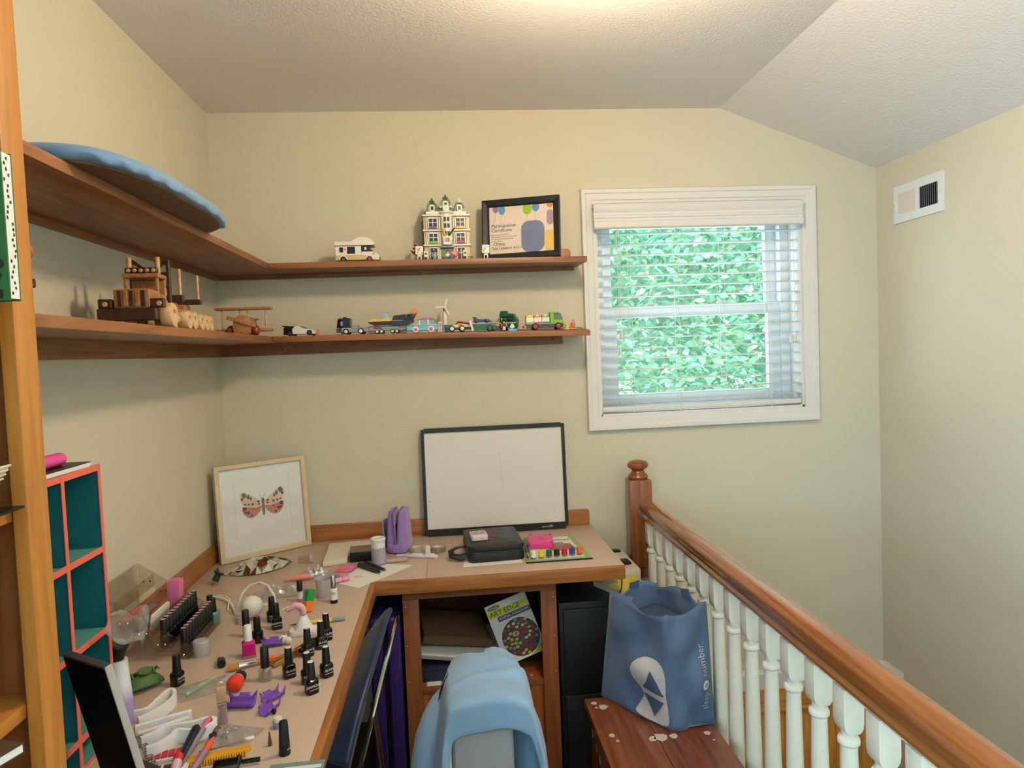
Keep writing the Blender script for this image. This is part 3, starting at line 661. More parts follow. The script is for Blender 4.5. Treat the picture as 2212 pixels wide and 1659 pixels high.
obj('cover', B().grid(cush, 96, 22), mat('cushion_blue', (104, 142, 182), 0.75, bump=0.2, bscale=600, sheen=0.3), cu, angle=80)
obj('board', B().prism([(0.148*math.copysign(abs(math.cos(a))**0.62, math.cos(a)), 0.36*math.copysign(abs(math.sin(a))**0.62, math.sin(a))) for a in [2*PI*i/40 for i in range(40)]], 0.0, 0.004), mat('board_brown', (112, 88, 66), 0.7), cu)

# wooden log truck
dkw = wood('walnut', (48, 28, 18), (78, 48, 32), 'y', 0.4, 2); lw = wood('maple', (186, 136, 86), (214, 166, 112), 'y', 0.4, 2); mw = wood('cherry', (150, 98, 58), (184, 126, 78), 'y', 0.4, 2); plyw = wood('birch_ply', (196, 160, 112), (226, 194, 146), 'x', 0.5, 3)
tk = thing('toy_truck', 'wooden toy log truck with dark bumper and plywood wheels', 'toy', (0.172, -1.095, SL+0.0006), 0, None, (0, 0, 0.08)); tk.scale = (1.05, 1.02, 1.0)
def WP(t, name, m, *bx, bevel=0.002): return P(t, name, m, *bx, bevel=bevel)
WP(tk, 'chassis', dkw, (-0.022, -0.06, 0.026, 0.022, 0.20, 0.040))
WP(tk, 'bumper', dkw, (-0.068, -0.075, 0.014, 0.050, -0.055, 0.042))
for s in (-1, 1):
    f = WP(tk, 'fender', dkw, (s*0.052-0.016, -0.066, 0.0425, s*0.052+0.012, -0.050, 0.064)); obj('headlight', B().at((s*0.054, -0.0665, 0.052), (PI/2, 0, 0)).lathe([(0, 0), (0.006, 0), (0.004, 0.003), (0, 0.003)], n=12), lw, f)
hd = WP(tk, 'hood', mw, (-0.036, -0.066, 0.042, 0.036, 0.0, 0.086))
for i in range(5): x = -0.028+i*0.0118; obj('grille_slat', B().box(x, -0.0685, 0.046, x+0.0085, -0.0655, 0.082), (dkw, mw)[i % 2], hd, bevel=0.001, seg=1)
WP(tk, 'cab', mw, (-0.036, 0.0005, 0.040, 0.036, 0.010, 0.088), (-0.036, 0.050, 0.040, 0.036, 0.058, 0.118), (-0.036, 0.0005, 0.088, -0.029, 0.008, 0.118), (0.029, 0.0005, 0.088, 0.036, 0.008, 0.118), (-0.036, 0.010, 0.040, -0.030, 0.050, 0.080), (0.030, 0.010, 0.040, 0.036, 0.050, 0.080), (-0.038, -0.002, 0.1182, 0.038, 0.060, 0.128), bevel=0.0015)
lb = WP(tk, 'light_bar', dkw, (-0.034, 0.004, 0.1285, 0.034, 0.016, 0.142))
for i in range(5): obj('roof_light', B().at((-0.026+i*0.013, 0.0035, 0.1352), (PI/2, 0, 0)).lathe([(0, 0), (0.0048, 0), (0.003, 0.0025), (0, 0.0025)], n=10), lw, lb)
for s in (-1, 1): obj('exhaust', B().cyl((s*0.030, 0.024, 0.1285), (s*0.030, 0.024, 0.168), 0.0055), lw, tk)
WP(tk, 'head_rack', dkw, (-0.044, 0.062, 0.03, -0.036, 0.072, 0.168), (0.036, 0.062, 0.03, 0.044, 0.072, 0.168), (-0.036, 0.063, 0.128, 0.036, 0.071, 0.138), (-0.036, 0.063, 0.098, 0.036, 0.071, 0.106), (-0.036, 0.063, 0.07, 0.036, 0.071, 0.078))
obj('rack_brace', B().at((-0.021, 0.067, 0.152), (0, 0.7, 0)).box(-0.022, -0.003, -0.004, 0.022, 0.003, 0.004).at((0.021, 0.067, 0.152), (0, -0.7, 0)).box(-0.022, -0.003, -0.004, 0.022, 0.003, 0.004), dkw, tk)
for x, y, r in ((0.060, -0.020, 0.028), (0.058, 0.112, 0.0235), (0.058, 0.163, 0.0235), (0.056, 0.238, 0.0225), (0.056, 0.286, 0.0225), (0.056, 0.334, 0.0225)):
    for s in (-1, 1):
        o = obj('wheel', B().at((s*x, y, r), (0, PI/2, 0)).lathe([(0, -0.012), (r*0.95, -0.012), (r, -0.010), (r, 0.010), (r*0.95, 0.012), (r*0.5, 0.012), (r*0.45, 0.007), (0, 0.007)], n=24), plyw, tk)
WP(tk, 'fuel_tank', lw, (0.030, 0.022, 0.010, 0.060, 0.072, 0.034), bevel=0.006)
WP(tk, 'trailer_frame', dkw, (-0.018, 0.205, 0.026, 0.018, 0.345, 0.036), (-0.052, 0.130, 0.072, 0.052, 0.148, 0.088))
WP(tk, 'trailer_bunk', dkw, (-0.052, 0.296, 0.076, 0.052, 0.314, 0.090))
WP(tk, 'trailer_block', mw, (-0.020, 0.215, 0.0365, 0.020, 0.270, 0.060), (-0.028, 0.10, 0.041, 0.028, 0.18, 0.0715), bevel=0.004)
WP(tk, 'trailer_block', mw, (-0.018, 0.280, 0.0365, 0.018, 0.330, 0.0755), bevel=0.004)
for y, z in ((0.139, 0.088), (0.305, 0.090)):
    for s in (-1, 1): obj('stake', B().cyl((s*0.044, y, z), (s*0.044, y, z+0.066), 0.004, n=10), lw, tk)

# wooden biplane
bp = thing('toy_biplane', 'wooden toy biplane with two straight wings beside the toy truck', 'toy', (0.192, -0.34, SL+0.0006), 0, None, (0, 0, 0.1))
WP(bp, 'wing', mw, (-0.092, -0.018, 0.088, 0.092, 0.018, 0.097), bevel=0.003)
WP(bp, 'wing', mw, (-0.092, -0.018, 0.014, 0.092, 0.018, 0.024), bevel=0.003)
obj('fuselage', B().prism([(-0.026, 0.006), (0.026, 0.006), (0.030, 0.030), (0.026, 0.058), (0.010, 0.068), (-0.010, 0.068), (-0.026, 0.058), (-0.030, 0.030)], -0.05, 0.09, 'y'), mw, bp, bevel=0.003)
obj('propeller', B().at((0, -0.054, 0.046), (0, 0.32, 0)).box(-0.048, -0.004, -0.006, 0.048, 0.002, 0.006).at().cyl((0, -0.064, 0.046), (0, -0.05, 0.046), 0.006), mw, bp, bevel=0.002)
for x in (-0.07, -0.012, 0.012, 0.07): obj('strut', B().cyl((x, 0, 0.024 if abs(x) > 0.05 else 0.064), (x, 0, 0.088), 0.0028, n=8), lw, bp)
for s in (-1, 1): obj('wheel', B().ball((s*0.040, -0.022, 0.018), 0.018, 14, (0.8, 1, 1)), wood('red_wood', (120, 48, 28), (150, 70, 42), 'x', 0.3, 3), bp)
WP(bp, 'tail', mw, (-0.035, 0.082, 0.058, 0.035, 0.10, 0.064), bevel=0.002)

# partly hidden wooden toy next to the bookcase
tw = thing('toy_tractor', 'wooden toy with round pegs partly behind the bookcase edge', 'toy', (0.135, -1.66, SL+0.0006))
WP(tw, 'body', mw, (-0.06, -0.07, 0.012, 0.06, 0.05, 0.045)); WP(tw, 'bench', dkw, (0.0, -0.05, 0.0455, 0.082, 0.058, 0.060))
for z, x in ((0.105, 0.070), (0.078, 0.064)): obj('peg_log', B().cyl((x, -0.08, z), (x, 0.056, z), 0.0125, n=14).ball((x, 0.056, z), 0.0122, 12), mw, tw)
obj('post', B().cyl((0.045, 0.03, 0.06), (0.045, 0.03, 0.118), 0.005), lw, tw); obj('post', B().cyl((0.045, -0.05, 0.06), (0.045, -0.05, 0.118), 0.005), lw, tw)
for y in (-0.045, 0.03): 
    for s in (-1, 1): obj('wheel', B().cyl((s*0.062, y, 0.018), (s*0.076, y, 0.018), 0.018), mat('red_knob', (120, 60, 34), 0.3), tw)

# ---- toy camper van
x0 = 0.48
t = thing('toy_camper_van', 'white toy brick camper van on the upper shelf', 'toy', (x0, -0.13, zu(x0)), 0)
P(t, 'body', LW, (0.002, -0.03, 0.026, 0.070, 0.03, 0.060), (0.070, -0.03, 0.026, 0.095, 0.03, 0.060), (0.0, -0.031, 0.0628, 0.142, 0.031, 0.076))
P(t, 'stripe', LBR, (0.0, -0.0315, 0.0601, 0.142, 0.0315, 0.0627))
PR(t, 'roof_pod', LW, [(0.055, 0.076), (0.138, 0.076), (0.132, 0.084), (0.118, 0.092), (0.088, 0.093), (0.07, 0.084)], -0.028, 0.028)
studs(t, LW, fr(0.004, 0.05, 7), (-0.026, -0.016, 0.0, 0.016), 0.076)
P(t, 'skirt', LTAN, (0.002, -0.0305, 0.009, 0.112, 0.0305, 0.0255))
P(t, 'window', wdark, (0.016, -0.0308, 0.038, 0.030, -0.0295, 0.056)); P(t, 'window', wdark, (0.044, -0.0308, 0.032, 0.073, -0.0295, 0.058))
PR(t, 'cab_window', wdark, [(0.0955, 0.040), (0.138, 0.040), (0.120, 0.060), (0.0955, 0.060)], -0.029, 0.029)
PR(t, 'hood', LW, [(0.0955, 0.010), (0.160, 0.008), (0.160, 0.024), (0.150, 0.034), (0.134, 0.0395), (0.0955, 0.0395)], -0.028, 0.028)
P(t, 'mirror', LW, (0.108, -0.038, 0.044, 0.115, -0.031, 0.054)); P(t, 'grille', LBK, (0.1602, -0.02, 0.012, 0.1612, 0.02, 0.022))
obj('badge', B().at((0.140, -0.0284, 0.031)).prism(ell(0, 0, 0.004, 0.004, 12), -0.0006, 0, 'y'), LLG, t)
obj('flower_decal', B().at((0.037, -0.0304, 0.048)).prism(ell(0, 0, 0.004, 0.004, 8), -0.0006, 0, 'y'), LO, t)
for x, h in ((0.029, LDG), (0.124, LR)):
    for s in (-1, 1): wheel(t, x, s*0.028, 0.011, 0.010, h)
obj('wheel_arch', B().prism(ell(0.029, 0.011, 0.0155, 0.0155, 14, 0, PI)+ell(0.029, 0.011, 0.012, 0.012, 14, PI, 0), -0.034, -0.031, 'y'), LW, t)

# ---- toy house
t = thing('toy_house', 'tall white toy brick building with green roof and window boxes', 'toy', (0.892, -0.085, zu(0.89)), 0, None, (0, 0, 0.05)); t.scale = (0.94, 0.94, 0.97)
w2 = 0.092
P(t, 'wall', LTAN, (-w2, -0.02, 0.004, w2, 0.075, 0.185))
P(t, 'base', LG, (-w2-0.006, -0.05, 0, w2+0.006, 0.078, 0.0038))
for z in (0.062, 0.120, 0.178): P(t, 'cornice', LW, (-w2-0.004, -0.032, z, w2+0.004, 0.077, z+0.006))
for cx in (-0.055, 0.055):
    for z, c in ((0.128, (LPU, LY)[cx > 0]), (0.070, (LLG, LMG)[cx > 0])):
        f = P(t, 'window', LW, (cx-0.021, -0.028, z+0.002, cx-0.016, -0.0205, z+0.046), (cx+0.016, -0.028, z+0.002, cx+0.021, -0.0205, z+0.046), (cx-0.016, -0.028, z+0.040, cx+0.016, -0.0205, z+0.046), (cx-0.0015, -0.027, z+0.010, cx+0.0015, -0.0205, z+0.040), (cx-0.016, -0.027, z+0.024, cx+0.016, -0.0205, z+0.027))
        obj('pane', B().box(cx-0.0158, -0.0212, z+0.008, cx+0.0158, -0.0204, z+0.040), wdark, f)
        P(t, 'window_box', c, (cx-0.015, -0.036, z+0.001, cx+0.015, -0.0285, z+0.010))
        for s in (-1, 1): obj('column', B().lathe([(0, z), (0.004, z), (0.0028, z+0.005), (0.0028, z+0.04), (0.0045, z+0.044), (0, z+0.048)], (cx+s*0.026, -0.026, 0), 10), LW, t)
    f = P(t, 'window', LW, (cx-0.018, -0.026, 0.008, cx-0.014, -0.0205, 0.058), (cx+0.014, -0.026, 0.008, cx+0.018, -0.0205, 0.058), (cx-0.014, -0.026, 0.054, cx+0.014, -0.0205, 0.058), (cx-0.0015, -0.025, 0.01, cx+0.0015, -0.0205, 0.054), (cx-0.014, -0.025, 0.034, cx+0.014, -0.0205, 0.037))
    obj('pane', B().box(cx-0.0138, -0.0212, 0.010, cx+0.0138, -0.0204, 0.054), wdark, f)
bay = obj('bay', B().prism([(-0.024, -0.0205), (-0.02, -0.034), (-0.008, -0.042), (0.008, -0.042), (0.02, -0.034), (0.024, -0.0205)], 0.0685, 0.186), LW, t)
for z in (0.076, 0.100, 0.130, 0.155):
    for x in (-0.0065, 0.0065): obj('pane', B().box(x-0.005, -0.0428, z, x+0.005, -0.0421, z+0.017), wdark, bay)
obj('bay_cap', B().lathe([(0, 0.1862), (0.030, 0.1862), (0.033, 0.190), (0.030, 0.196), (0, 0.197)], (0, -0.018, 0), 18), LW, t)
GR = lego((62, 112, 66))
PR(t, 'roof', GR, [(-w2, 0.1845), (w2, 0.1845), (w2-0.008, 0.200), (0.05, 0.206), (0.02, 0.214), (-0.02, 0.214), (-0.05, 0.206), (-w2+0.008, 0.200)], -0.012, 0.06)
for cx, zt, m_ in ((-0.055, 0.0, GR), (0.0, 0.014, GR), (0.055, 0.0, LW)):
    PR(t, 'dormer', LW, [(cx-0.026, 0.1845), (cx+0.026, 0.1845), (cx+0.026, 0.196), (cx-0.026, 0.196)] if zt == 0 else [(cx-0.014, 0.2), (cx+0.014, 0.2), (cx+0.014, 0.214), (cx-0.014, 0.214)], -0.030, -0.013)
    f = P(t, 'dormer_window', LW, (cx-0.010, -0.026, 0.197+zt, cx+0.010, -0.013, 0.222+zt)); obj('pane', B().box(cx-0.0055, -0.0268, 0.202+zt, cx+0.0055, -0.0261, 0.216+zt), wdark, f)
    obj('dormer_arch', B().prism(ell(cx, 0.214+zt, 0.021, 0.020, 14, -0.3, PI+0.3)+[(cx-0.024, 0.198+zt)]+ell(cx, 0.214+zt, 0.014, 0.014, 12, PI, 0), -0.024, -0.008, 'y'), GR if cx < 0.05 else lego((60, 60, 50)), t)
    obj('finial', B().lathe([(0, 0.230+zt), (0.013, 0.230+zt), (0.010, 0.238+zt), (0.004, 0.243+zt), (0.002, 0.250+zt), (0, 0.251+zt)], (cx, -0.016, 0), 14), m_, t)
obj('clock', B().at((0, -0.046, 0.205), (PI/2, 0, 0)).lathe([(0, 0), (0.012, 0), (0.012, 0.003), (0, 0.003)], n=20), LW, t)
obj('clock_hand', B().box(-0.0006, -0.0496, 0.205, 0.0006, -0.0492, 0.213).box(-0.0006, -0.0496, 0.2044, 0.005, -0.0492, 0.2056), LBK, t)
for s in (-1, 1): obj('roof_ball', B().ball((s*0.021, -0.03, 0.213), 0.005, 10), LW, t)
P(t, 'door', mat('toy_door', (86, 120, 104), 0.3), (-0.024, -0.024, 0.004, 0.024, -0.0205, 0.054)); P(t, 'door_lintel', LG, (-0.027, -0.04, 0.0545, 0.027, -0.0205, 0.060))
sg = obj('sign', B().prism(rrect(-0.016, 0.064, 0.016, 0.096, 0.006), -0.052, -0.049, 'y'), LW, t)
for x, c in ((-0.009, LP), (-0.003, lego((180, 60, 140))), (0.003, LBK), (0.009, LY)): obj('sign_letter', B().prism(rrect(x-0.0022, 0.074, x+0.0022, 0.090, 0.001), -0.0526, -0.0521, 'y'), c, sg)
obj('sign_post', B().box(-0.02, -0.049, 0.062, 0.02, -0.043, 0.082), LLV, t)
obj('pencil', B().cyl((-0.005, -0.046, 0.095), (-0.018, -0.046, 0.128), 0.0035, n=8).cyl((-0.018, -0.046, 0.128), (-0.0205, -0.046, 0.134), 0.0035, 0.0005, n=8), LY, t)
obj('paintbrush', B().cyl((0.006, -0.046, 0.095), (0.022, -0.046, 0.119), 0.003, 0.0035, n=8), LDT, t); obj('brush_tip', B().cyl((0.022, -0.046, 0.119), (0.034, -0.046, 0.131), 0.0035, 0.001, n=8), LBK, t)
obj('side_mural', B().box(-w2-0.008, 0.0, 0.07, -w2-0.0005, 0.06, 0.165), LDG, t)
tag_f = 0
def figure(x, z, y, hair, top_, legs, label, sc=1.0):
    g = thing('toy_figure', label, 'toy figure', (x, y, z)); 
    obj('legs', B().at(sc=(sc,)*3).box(-0.005, -0.003, 0, -0.0006, 0.003, 0.013).box(0.0006, -0.003, 0, 0.005, 0.003, 0.013), legs, g)
    obj('torso', B().at(sc=(sc,)*3).prism([(-0.0055, 0.0131), (0.0055, 0.0131), (0.0062, 0.0235), (-0.0062, 0.0235)], -0.003, 0.003, 'y'), top_, g)
    for s in (-1, 1): obj('arm', B().at(sc=(sc,)*3).tube([(s*0.0078, 0, 0.022), (s*0.0105, -0.001, 0.017), (s*0.010, -0.005, 0.013)], 0.0017, 8), LSK, g)
    h = obj('head', B().at(sc=(sc,)*3).lathe([(0, 0.0236), (0.003, 0.0238), (0.0046, 0.0252), (0.0046, 0.0315), (0.003, 0.033), (0, 0.0335)], n=12), LSK, g)
    obj('hair', B().at(sc=(sc,)*3).ball((0, 0.0012, 0.0308), 0.0062, 12, (1, 0.95, 0.95)).ball((0, 0.0042, 0.0245), 0.005, 10, (1, 0.6, 1.5)), hair, h)
zz = zu(0.89)
figure(0.845, zz, -0.165, LBK, LT, LT, 'toy figure with long black hair and pale blue clothes')
figure(0.893, zz, -0.165, LBR, LW, LDG, 'toy figure with brown hair before the green door')
# pink toy bicycle with rider
figure(0.918, zz+0.006, -0.170, LO, lego((240, 150, 140)), lego((240, 150, 140)), 'toy figure with ginger hair riding the magenta bicycle')
t = thing('toy_bicycle', 'small magenta toy bicycle before the toy house', 'toy', (0.925, -0.178, zz))
for x in (-0.015, 0.017): obj('wheel', B().tube([(x+0.008*math.cos(a), 0, 0.009+0.008*math.sin(a)) for a in [2*PI*i/16 for i in range(16)]], 0.0012, 6, True), lego((120, 30, 60)), t)
obj('frame', B().tube([(-0.015, 0, 0.009), (-0.004, 0, 0.009), (0.010, 0, 0.019), (0.017, 0, 0.009)], 0.0018, 6).tube([(-0.004, 0, 0.009), (-0.007, 0, 0.018)], 0.0016, 6).tube([(0.010, 0, 0.019), (0.009, 0, 0.025), (0.004, 0.004, 0.026)], 0.0014, 6), LMG, t)
# easels with pictures, tree, stand
def easel(x, label):
    t = thing('toy_easel', label, 'toy', (x, -0.165, zu(x)))
    P(t, 'stand', LW, (-0.008, -0.004, 0, -0.0045, 0.004, 0.018), (0.0045, -0.004, 0, 0.008, 0.004, 0.018), (-0.0045, -0.004, 0.014, 0.0045, 0.004, 0.018), (-0.008, -0.004, 0.0181, 0.008, 0.004, 0.0215))
    c = obj('easel_canvas', B().at((0, -0.002, 0.0375), (-0.12, 0.05, 0)).box(-0.014, -0.002, -0.0155, 0.014, 0.002, 0.0155), LW, t, bevel=0.0008)
    rn = random.Random(int(x*1000))
    for i in range(12):
        u, v = rn.uniform(-0.011, 0.011), rn.uniform(-0.012, 0.010); m_ = rn.choice([LLG, LBK, LY, LP, LGR, lego((70, 70, 50))])
        obj('painted_stroke', B().at((0, -0.002, 0.0375), (-0.12, 0.05, 0)).prism(blob(u, v, 0.002, rn, 1.2), -0.0026, -0.0021, 'y'), m_, c)
easel(0.788, 'white toy easel with painted flowers at the toy house corner')
easel(1.035, 'white toy easel with yellow painting before the black picture frame')
for x, y, label, m_ in ((0.812, -0.17, 'small green toy art panel standing beside the white toy easel', LGR), (0.957, -0.17, 'small green toy art panel standing beside the magenta bicycle', LGR)):
    t = thing('toy_sign', label, 'toy', (x, y, zu(x))); P(t, 'post', LBK, (-0.003, -0.003, 0, 0.003, 0.003, 0.012)); P(t, 'panel', LW, (-0.007, -0.002, 0.0121, 0.007, 0.002, 0.034)); obj('picture', B().prism(blob(0, 0.024, 0.005, rnd), -0.0026, -0.0021, 'y'), m_, t)
t = thing('toy_tree', 'orange autumn toy tree behind the toy easel', 'toy', (0.778, -0.09, zu(0.78)))
obj('trunk', B().tube([(0, 0, 0), (0.001, 0, 0.02), (-0.002, 0, 0.045)], 0.0025, 8), LBR, t)
for i in range(9):
    a = i*2.4; obj('leaf_cluster', B().ball((0.008*math.cos(a)-0.003*(i % 3), 0.006*math.sin(a), 0.040+0.004*i), 0.006, 8, (1, 1, 0.7)), (LO, LBR, LO)[i % 3], t)
for i in range(4): obj('branch', B().tube([(-0.002, 0, 0.03), (-0.012-0.003*i, -0.002, 0.034+0.004*i)], 0.0012, 6).ball((-0.013-0.003*i, -0.002, 0.035+0.004*i), 0.003, 6), LBR, t)
t = obj('toy_surfboard', B().prism(ell(0, 0, 0.032, 0.009, 20), 0, 0.004), LO, None, bevel=0.001); t.location = (0.722, -0.13, zu(0.72)); tag(t, 'small flat orange toy board between the camper van and toy house', 'toy')
t = thing('toy_hoop', 'tiny grey toy wheel stand beside the magenta bicycle', 'toy', (0.975, -0.16, zu(0.975)))
for dx in (0, 0.006): obj('wheel', B().tube([(dx+0.006*math.cos(a), 0.004*dx/0.006, 0.0072+0.006*math.sin(a)) for a in [2*PI*i/14 for i in range(14)]], 0.0011, 6, True), LDG, t)

# ---- framed certificate leaning on the upper shelf
t = thing('picture_frame', 'black framed participation certificate leaning on the upper shelf', 'picture frame', (1.172, -0.142, zu(1.17, -0.19)+0.001), 0, None, (-0.10, 0, -0.30))
fw, fh = 0.300, 0.232
frame_sides('frame_side', -fw/2+0.026, 0.026, fw/2-0.026, fh-0.026, [(0, 0.002), (0.004, 0.006), (0.006, 0.012), (0.022, 0.016), (0.026, 0.014), (0.026, -0.006), (0, -0.006)], mat('frame_black', (22, 25, 28), 0.4), t)
obj('backing', B().box(-fw/2+0.003, 0.0062, 0.003, fw/2-0.003, 0.0085, fh-0.003), dark_m, t)
ct = obj('certificate', B().box(-fw/2+0.022, -0.001, 0.022, fw/2-0.022, 0.004, fh-0.022), mat('certificate_paper', (226, 212, 200), 0.6), t)
def flat(name, poly, m, par, y0=-0.0013, y1=-0.0018): return obj(name, B().prism(poly, y1, y0, 'y'), m, par)
x1, z1 = -fw/2+0.026, 0.026; iw, ih = fw-0.052, fh-0.052
for (u, v, rx, rz, c) in ((0.10, 0.955, 0.011, 0.014, (150, 120, 150)), (0.20, 0.93, 0.013, 0.018, (92, 150, 200)), (0.73, 0.95, 0.014, 0.018, (100, 140, 200)), (0.60, 0.93, 0.018, 0.024, (150, 190, 50)), (0.95, 0.97, 0.012, 0.010, (220, 130, 70))):
    x, z = x1+u*iw, z1+v*ih; zt = z1+ih
    poly = [(px, min(pz, zt)) for px, pz in ell(x, z, rx, rz, 20)]
    bb_ = flat('balloon', poly, mat('balloon_%d_%d' % (c[0], c[1]), c, 0.5), ct, -0.0013, -0.0019+0.0003*(u == 0.73))
    obj('balloon_string', B().tube([(x, -0.0013, z-rz), (x-0.003, -0.0013, z-rz-0.02), (x-0.008, -0.0013, z-rz-0.05)], 0.0004, 5), grey_m, bb_)
rn = random.Random(11)
for i in range(40):
    u, v = rn.uniform(0.03, 0.97), rn.uniform(0.45, 0.95)
    flat('confetti', [(x1+u*iw+a, z1+v*ih+b_) for a, b_ in ((-0.0009, 0), (0, -0.0012), (0.0009, 0), (0, 0.0012))], mat('confetti_%d' % (i % 3), ((190, 120, 110), (120, 130, 150), (190, 170, 90))[i % 3], 0.6), ct)
def ptext(body, size, u, v, m, par, align='LEFT', y=-0.0014, name='lettering', sx=1.0):
    obj(name, B().at((x1+u*iw, y, z1+v*ih), (PI/2, 0, 0)).text(body, size, 0.0002, align, sx), m, par)
ink_b = mat('ink_teal', (58, 92, 112), 0.6); ink_k = mat('ink_black', (40, 36, 34), 0.6)
ptext('Participation', 0.019, 0.03, 0.595, ink_b, ct); ptext('Certificate', 0.019, 0.03, 0.50, ink_b, ct)
for i, s in enumerate(('happy you had with us for', 'these lessons and were you enjoyed', 'to your fun and swimming days', 'at swim school')): ptext(s, 0.0068, 0.03, 0.405-0.045*i, mat('ink_faint', (140, 126, 118), 0.7), ct)
ptext('Olivia', 0.019, 0.06, 0.205, ink_k, ct); ptext('Tania Cattaberry  6-15-14', 0.016, 0.03, 0.115, ink_k, ct, sx=0.72)
# plain coloured blocks in the printed picture area
flat('printed_shape', rrect(x1+0.90*iw, z1+0.55*ih, x1+0.998*iw, z1+0.86*ih, 0.010), mat('print_lilac', (168, 140, 166), 0.6), ct, -0.0013, -0.0016)
flat('printed_shape', rrect(x1+0.86*iw, z1+0.005*ih, x1+0.995*iw, z1+0.44*ih, 0.014), mat('print_yellow', (226, 190, 100), 0.6), ct, -0.0013, -0.0017)
flat('printed_shape', rrect(x1+0.50*iw, z1+0.001*ih, x1+0.86*iw, z1+0.66*ih, 0.03), mat('print_blue', (112, 122, 156), 0.6), ct, -0.0013, -0.0022)
t = thing('wood_block', 'small light wooden block standing behind the black certificate frame', 'block', (1.345, -0.055, zu(1.34, -0.05)))
obj('block', B().prism([(-0.028, 0), (0.028, 0), (0.028, 0.032), (0.018, 0.044), (-0.028, 0.044)], -0.012, 0.012, 'y'), mw, t, bevel=0.001)

# ---- lower shelf: white sports car
def low(name, label, x, y=-0.12, rz=0): return thing(name, label, 'toy', (x, y, zl(x+0.03, y)), rz)
t = low('toy_car', 'white and black toy brick sports car on the lower shelf', 0.282, -0.15, -0.12)
PR(t, 'body', LW, [(0.038, 0.006), (0.118, 0.005), (0.120, 0.014), (0.105, 0.021), (0.080, 0.026), (0.060, 0.036), (0.046, 0.036), (0.036, 0.024)], -0.026, 0.026)
PR(t, 'rear', LBK, [(0.004, 0.005), (0.0375, 0.006), (0.0355, 0.026), (0.045, 0.0365), (0.010, 0.034), (0.006, 0.030)], -0.026, 0.026)
PR(t, 'windscreen', wdark, [(0.062, 0.0362), (0.084, 0.0262), (0.064, 0.030)], -0.022, 0.022)
P(t, 'spoiler', LBK, (0.0, -0.028, 0.0345, 0.022, 0.028, 0.038)); P(t, 'tail_light', LW, (0.003, -0.02, 0.020, 0.0042, -0.006, 0.024))
for x in (0.028, 0.100):
    for s in (-1, 1): wheel(t, x, s*0.0245, 0.010, 0.008, LDG)
figure(0.405, zl(0.405), -0.165, LP, LO, LO, 'tiny orange toy figure with pink flower beside the white toy car', 0.62)
# grey tractor unit + trailer
t = low('toy_lorry', 'grey toy brick lorry with dark blue cab on the lower shelf', 0.470, -0.14, -0.03)
P(t, 'cab', LNV, (0.022, -0.026, 0.024, 0.052, 0.026, 0.056)); P(t, 'roof', LNV, (0.010, -0.027, 0.0562, 0.053, 0.027, 0.060), (0.026, -0.012, 0.0602, 0.038, 0.012, 0.065))
PR(t, 'windscreen', wind, [(0.004, 0.026), (0.0215, 0.024), (0.0215, 0.056), (0.009, 0.056)], -0.026, 0.026)
P(t, 'front', LDG, (0.003, -0.027, 0.006, 0.0215, 0.027, 0.0235)); P(t, 'stripe', LW, (0.0225, -0.0275, 0.0205, 0.056, 0.0275, 0.0236))
P(t, 'chassis', LG, (0.022, -0.026, 0.008, 0.118, 0.026, 0.0202), (0.058, -0.022, 0.0206, 0.080, 0.022, 0.033), (0.080, -0.018, 0.0206, 0.118, 0.018, 0.026))
P(t, 'mirror', LG, (0.020, -0.034, 0.032, 0.028, -0.0285, 0.048)); P(t, 'bumper', LW, (0.0, -0.027, 0.002, 0.02, 0.027, 0.0056))
for x in (0.038, 0.092):
    for s in (-1, 1): wheel(t, x, s*0.027, 0.011, 0.009)
t = low('toy_trailer', 'grey toy brick trailer carrying the yellow jet boat', 0.585, -0.125, 0.0)
P(t, 'bed', LG, (0.0, -0.02, 0.012, 0.150, 0.02, 0.019), (0.050, -0.022, 0.0192, 0.115, 0.022, 0.025)); P(t, 'stripe', LR, (0.02, -0.0225, 0.0192, 0.049, 0.0225, 0.023))
P(t, 'cradle', LDG, (0.02, -0.010, 0.0252, 0.040, 0.010, 0.0295), (0.085, -0.010, 0.0252, 0.120, 0.010, 0.0295), (0.0, -0.012, 0.0252, 0.15, -0.009, 0.0285))
for x in (0.034, 0.050, 0.090, 0.106):
    for s in (-1, 1): wheel(t, x, s*0.024, 0.008, 0.008)
t = thing('toy_jet_boat', 'yellow and black toy brick jet on the grey toy trailer', 'toy', (0.585, -0.125, zl(0.65)+0.0302), 0)
PR(t, 'hull', LBK, [(0.0, 0.012), (0.02, 0.002), (0.15, 0.0), (0.17, 0.010), (0.17, 0.017), (0.0, 0.0155)], -0.018, 0.018)
P(t, 'stripe', LW, (0.0, -0.0185, 0.0157, 0.130, 0.0185, 0.0182))
PR(t, 'deck', LY, [(0.004, 0.0184), (0.13, 0.0184), (0.12, 0.028), (0.02, 0.0265), (0.008, 0.022)], -0.016, 0.016)
obj('canopy', B().prism([(0.035+0.05*i/12, 0.0272+0.019*math.sin(PI*i/12)) for i in range(13)], -0.010, 0.010, 'y'), wind, t)
obj('wing', B().hexa([(0.10, -0.066, 0.033), (0.185, -0.060, 0.040), (0.17, -0.0165, 0.019), (0.09, -0.0165, 0.019), (0.10, -0.066, 0.036), (0.185, -0.060, 0.043), (0.17, -0.0165, 0.022), (0.09, -0.0165, 0.022)]), LG, t)
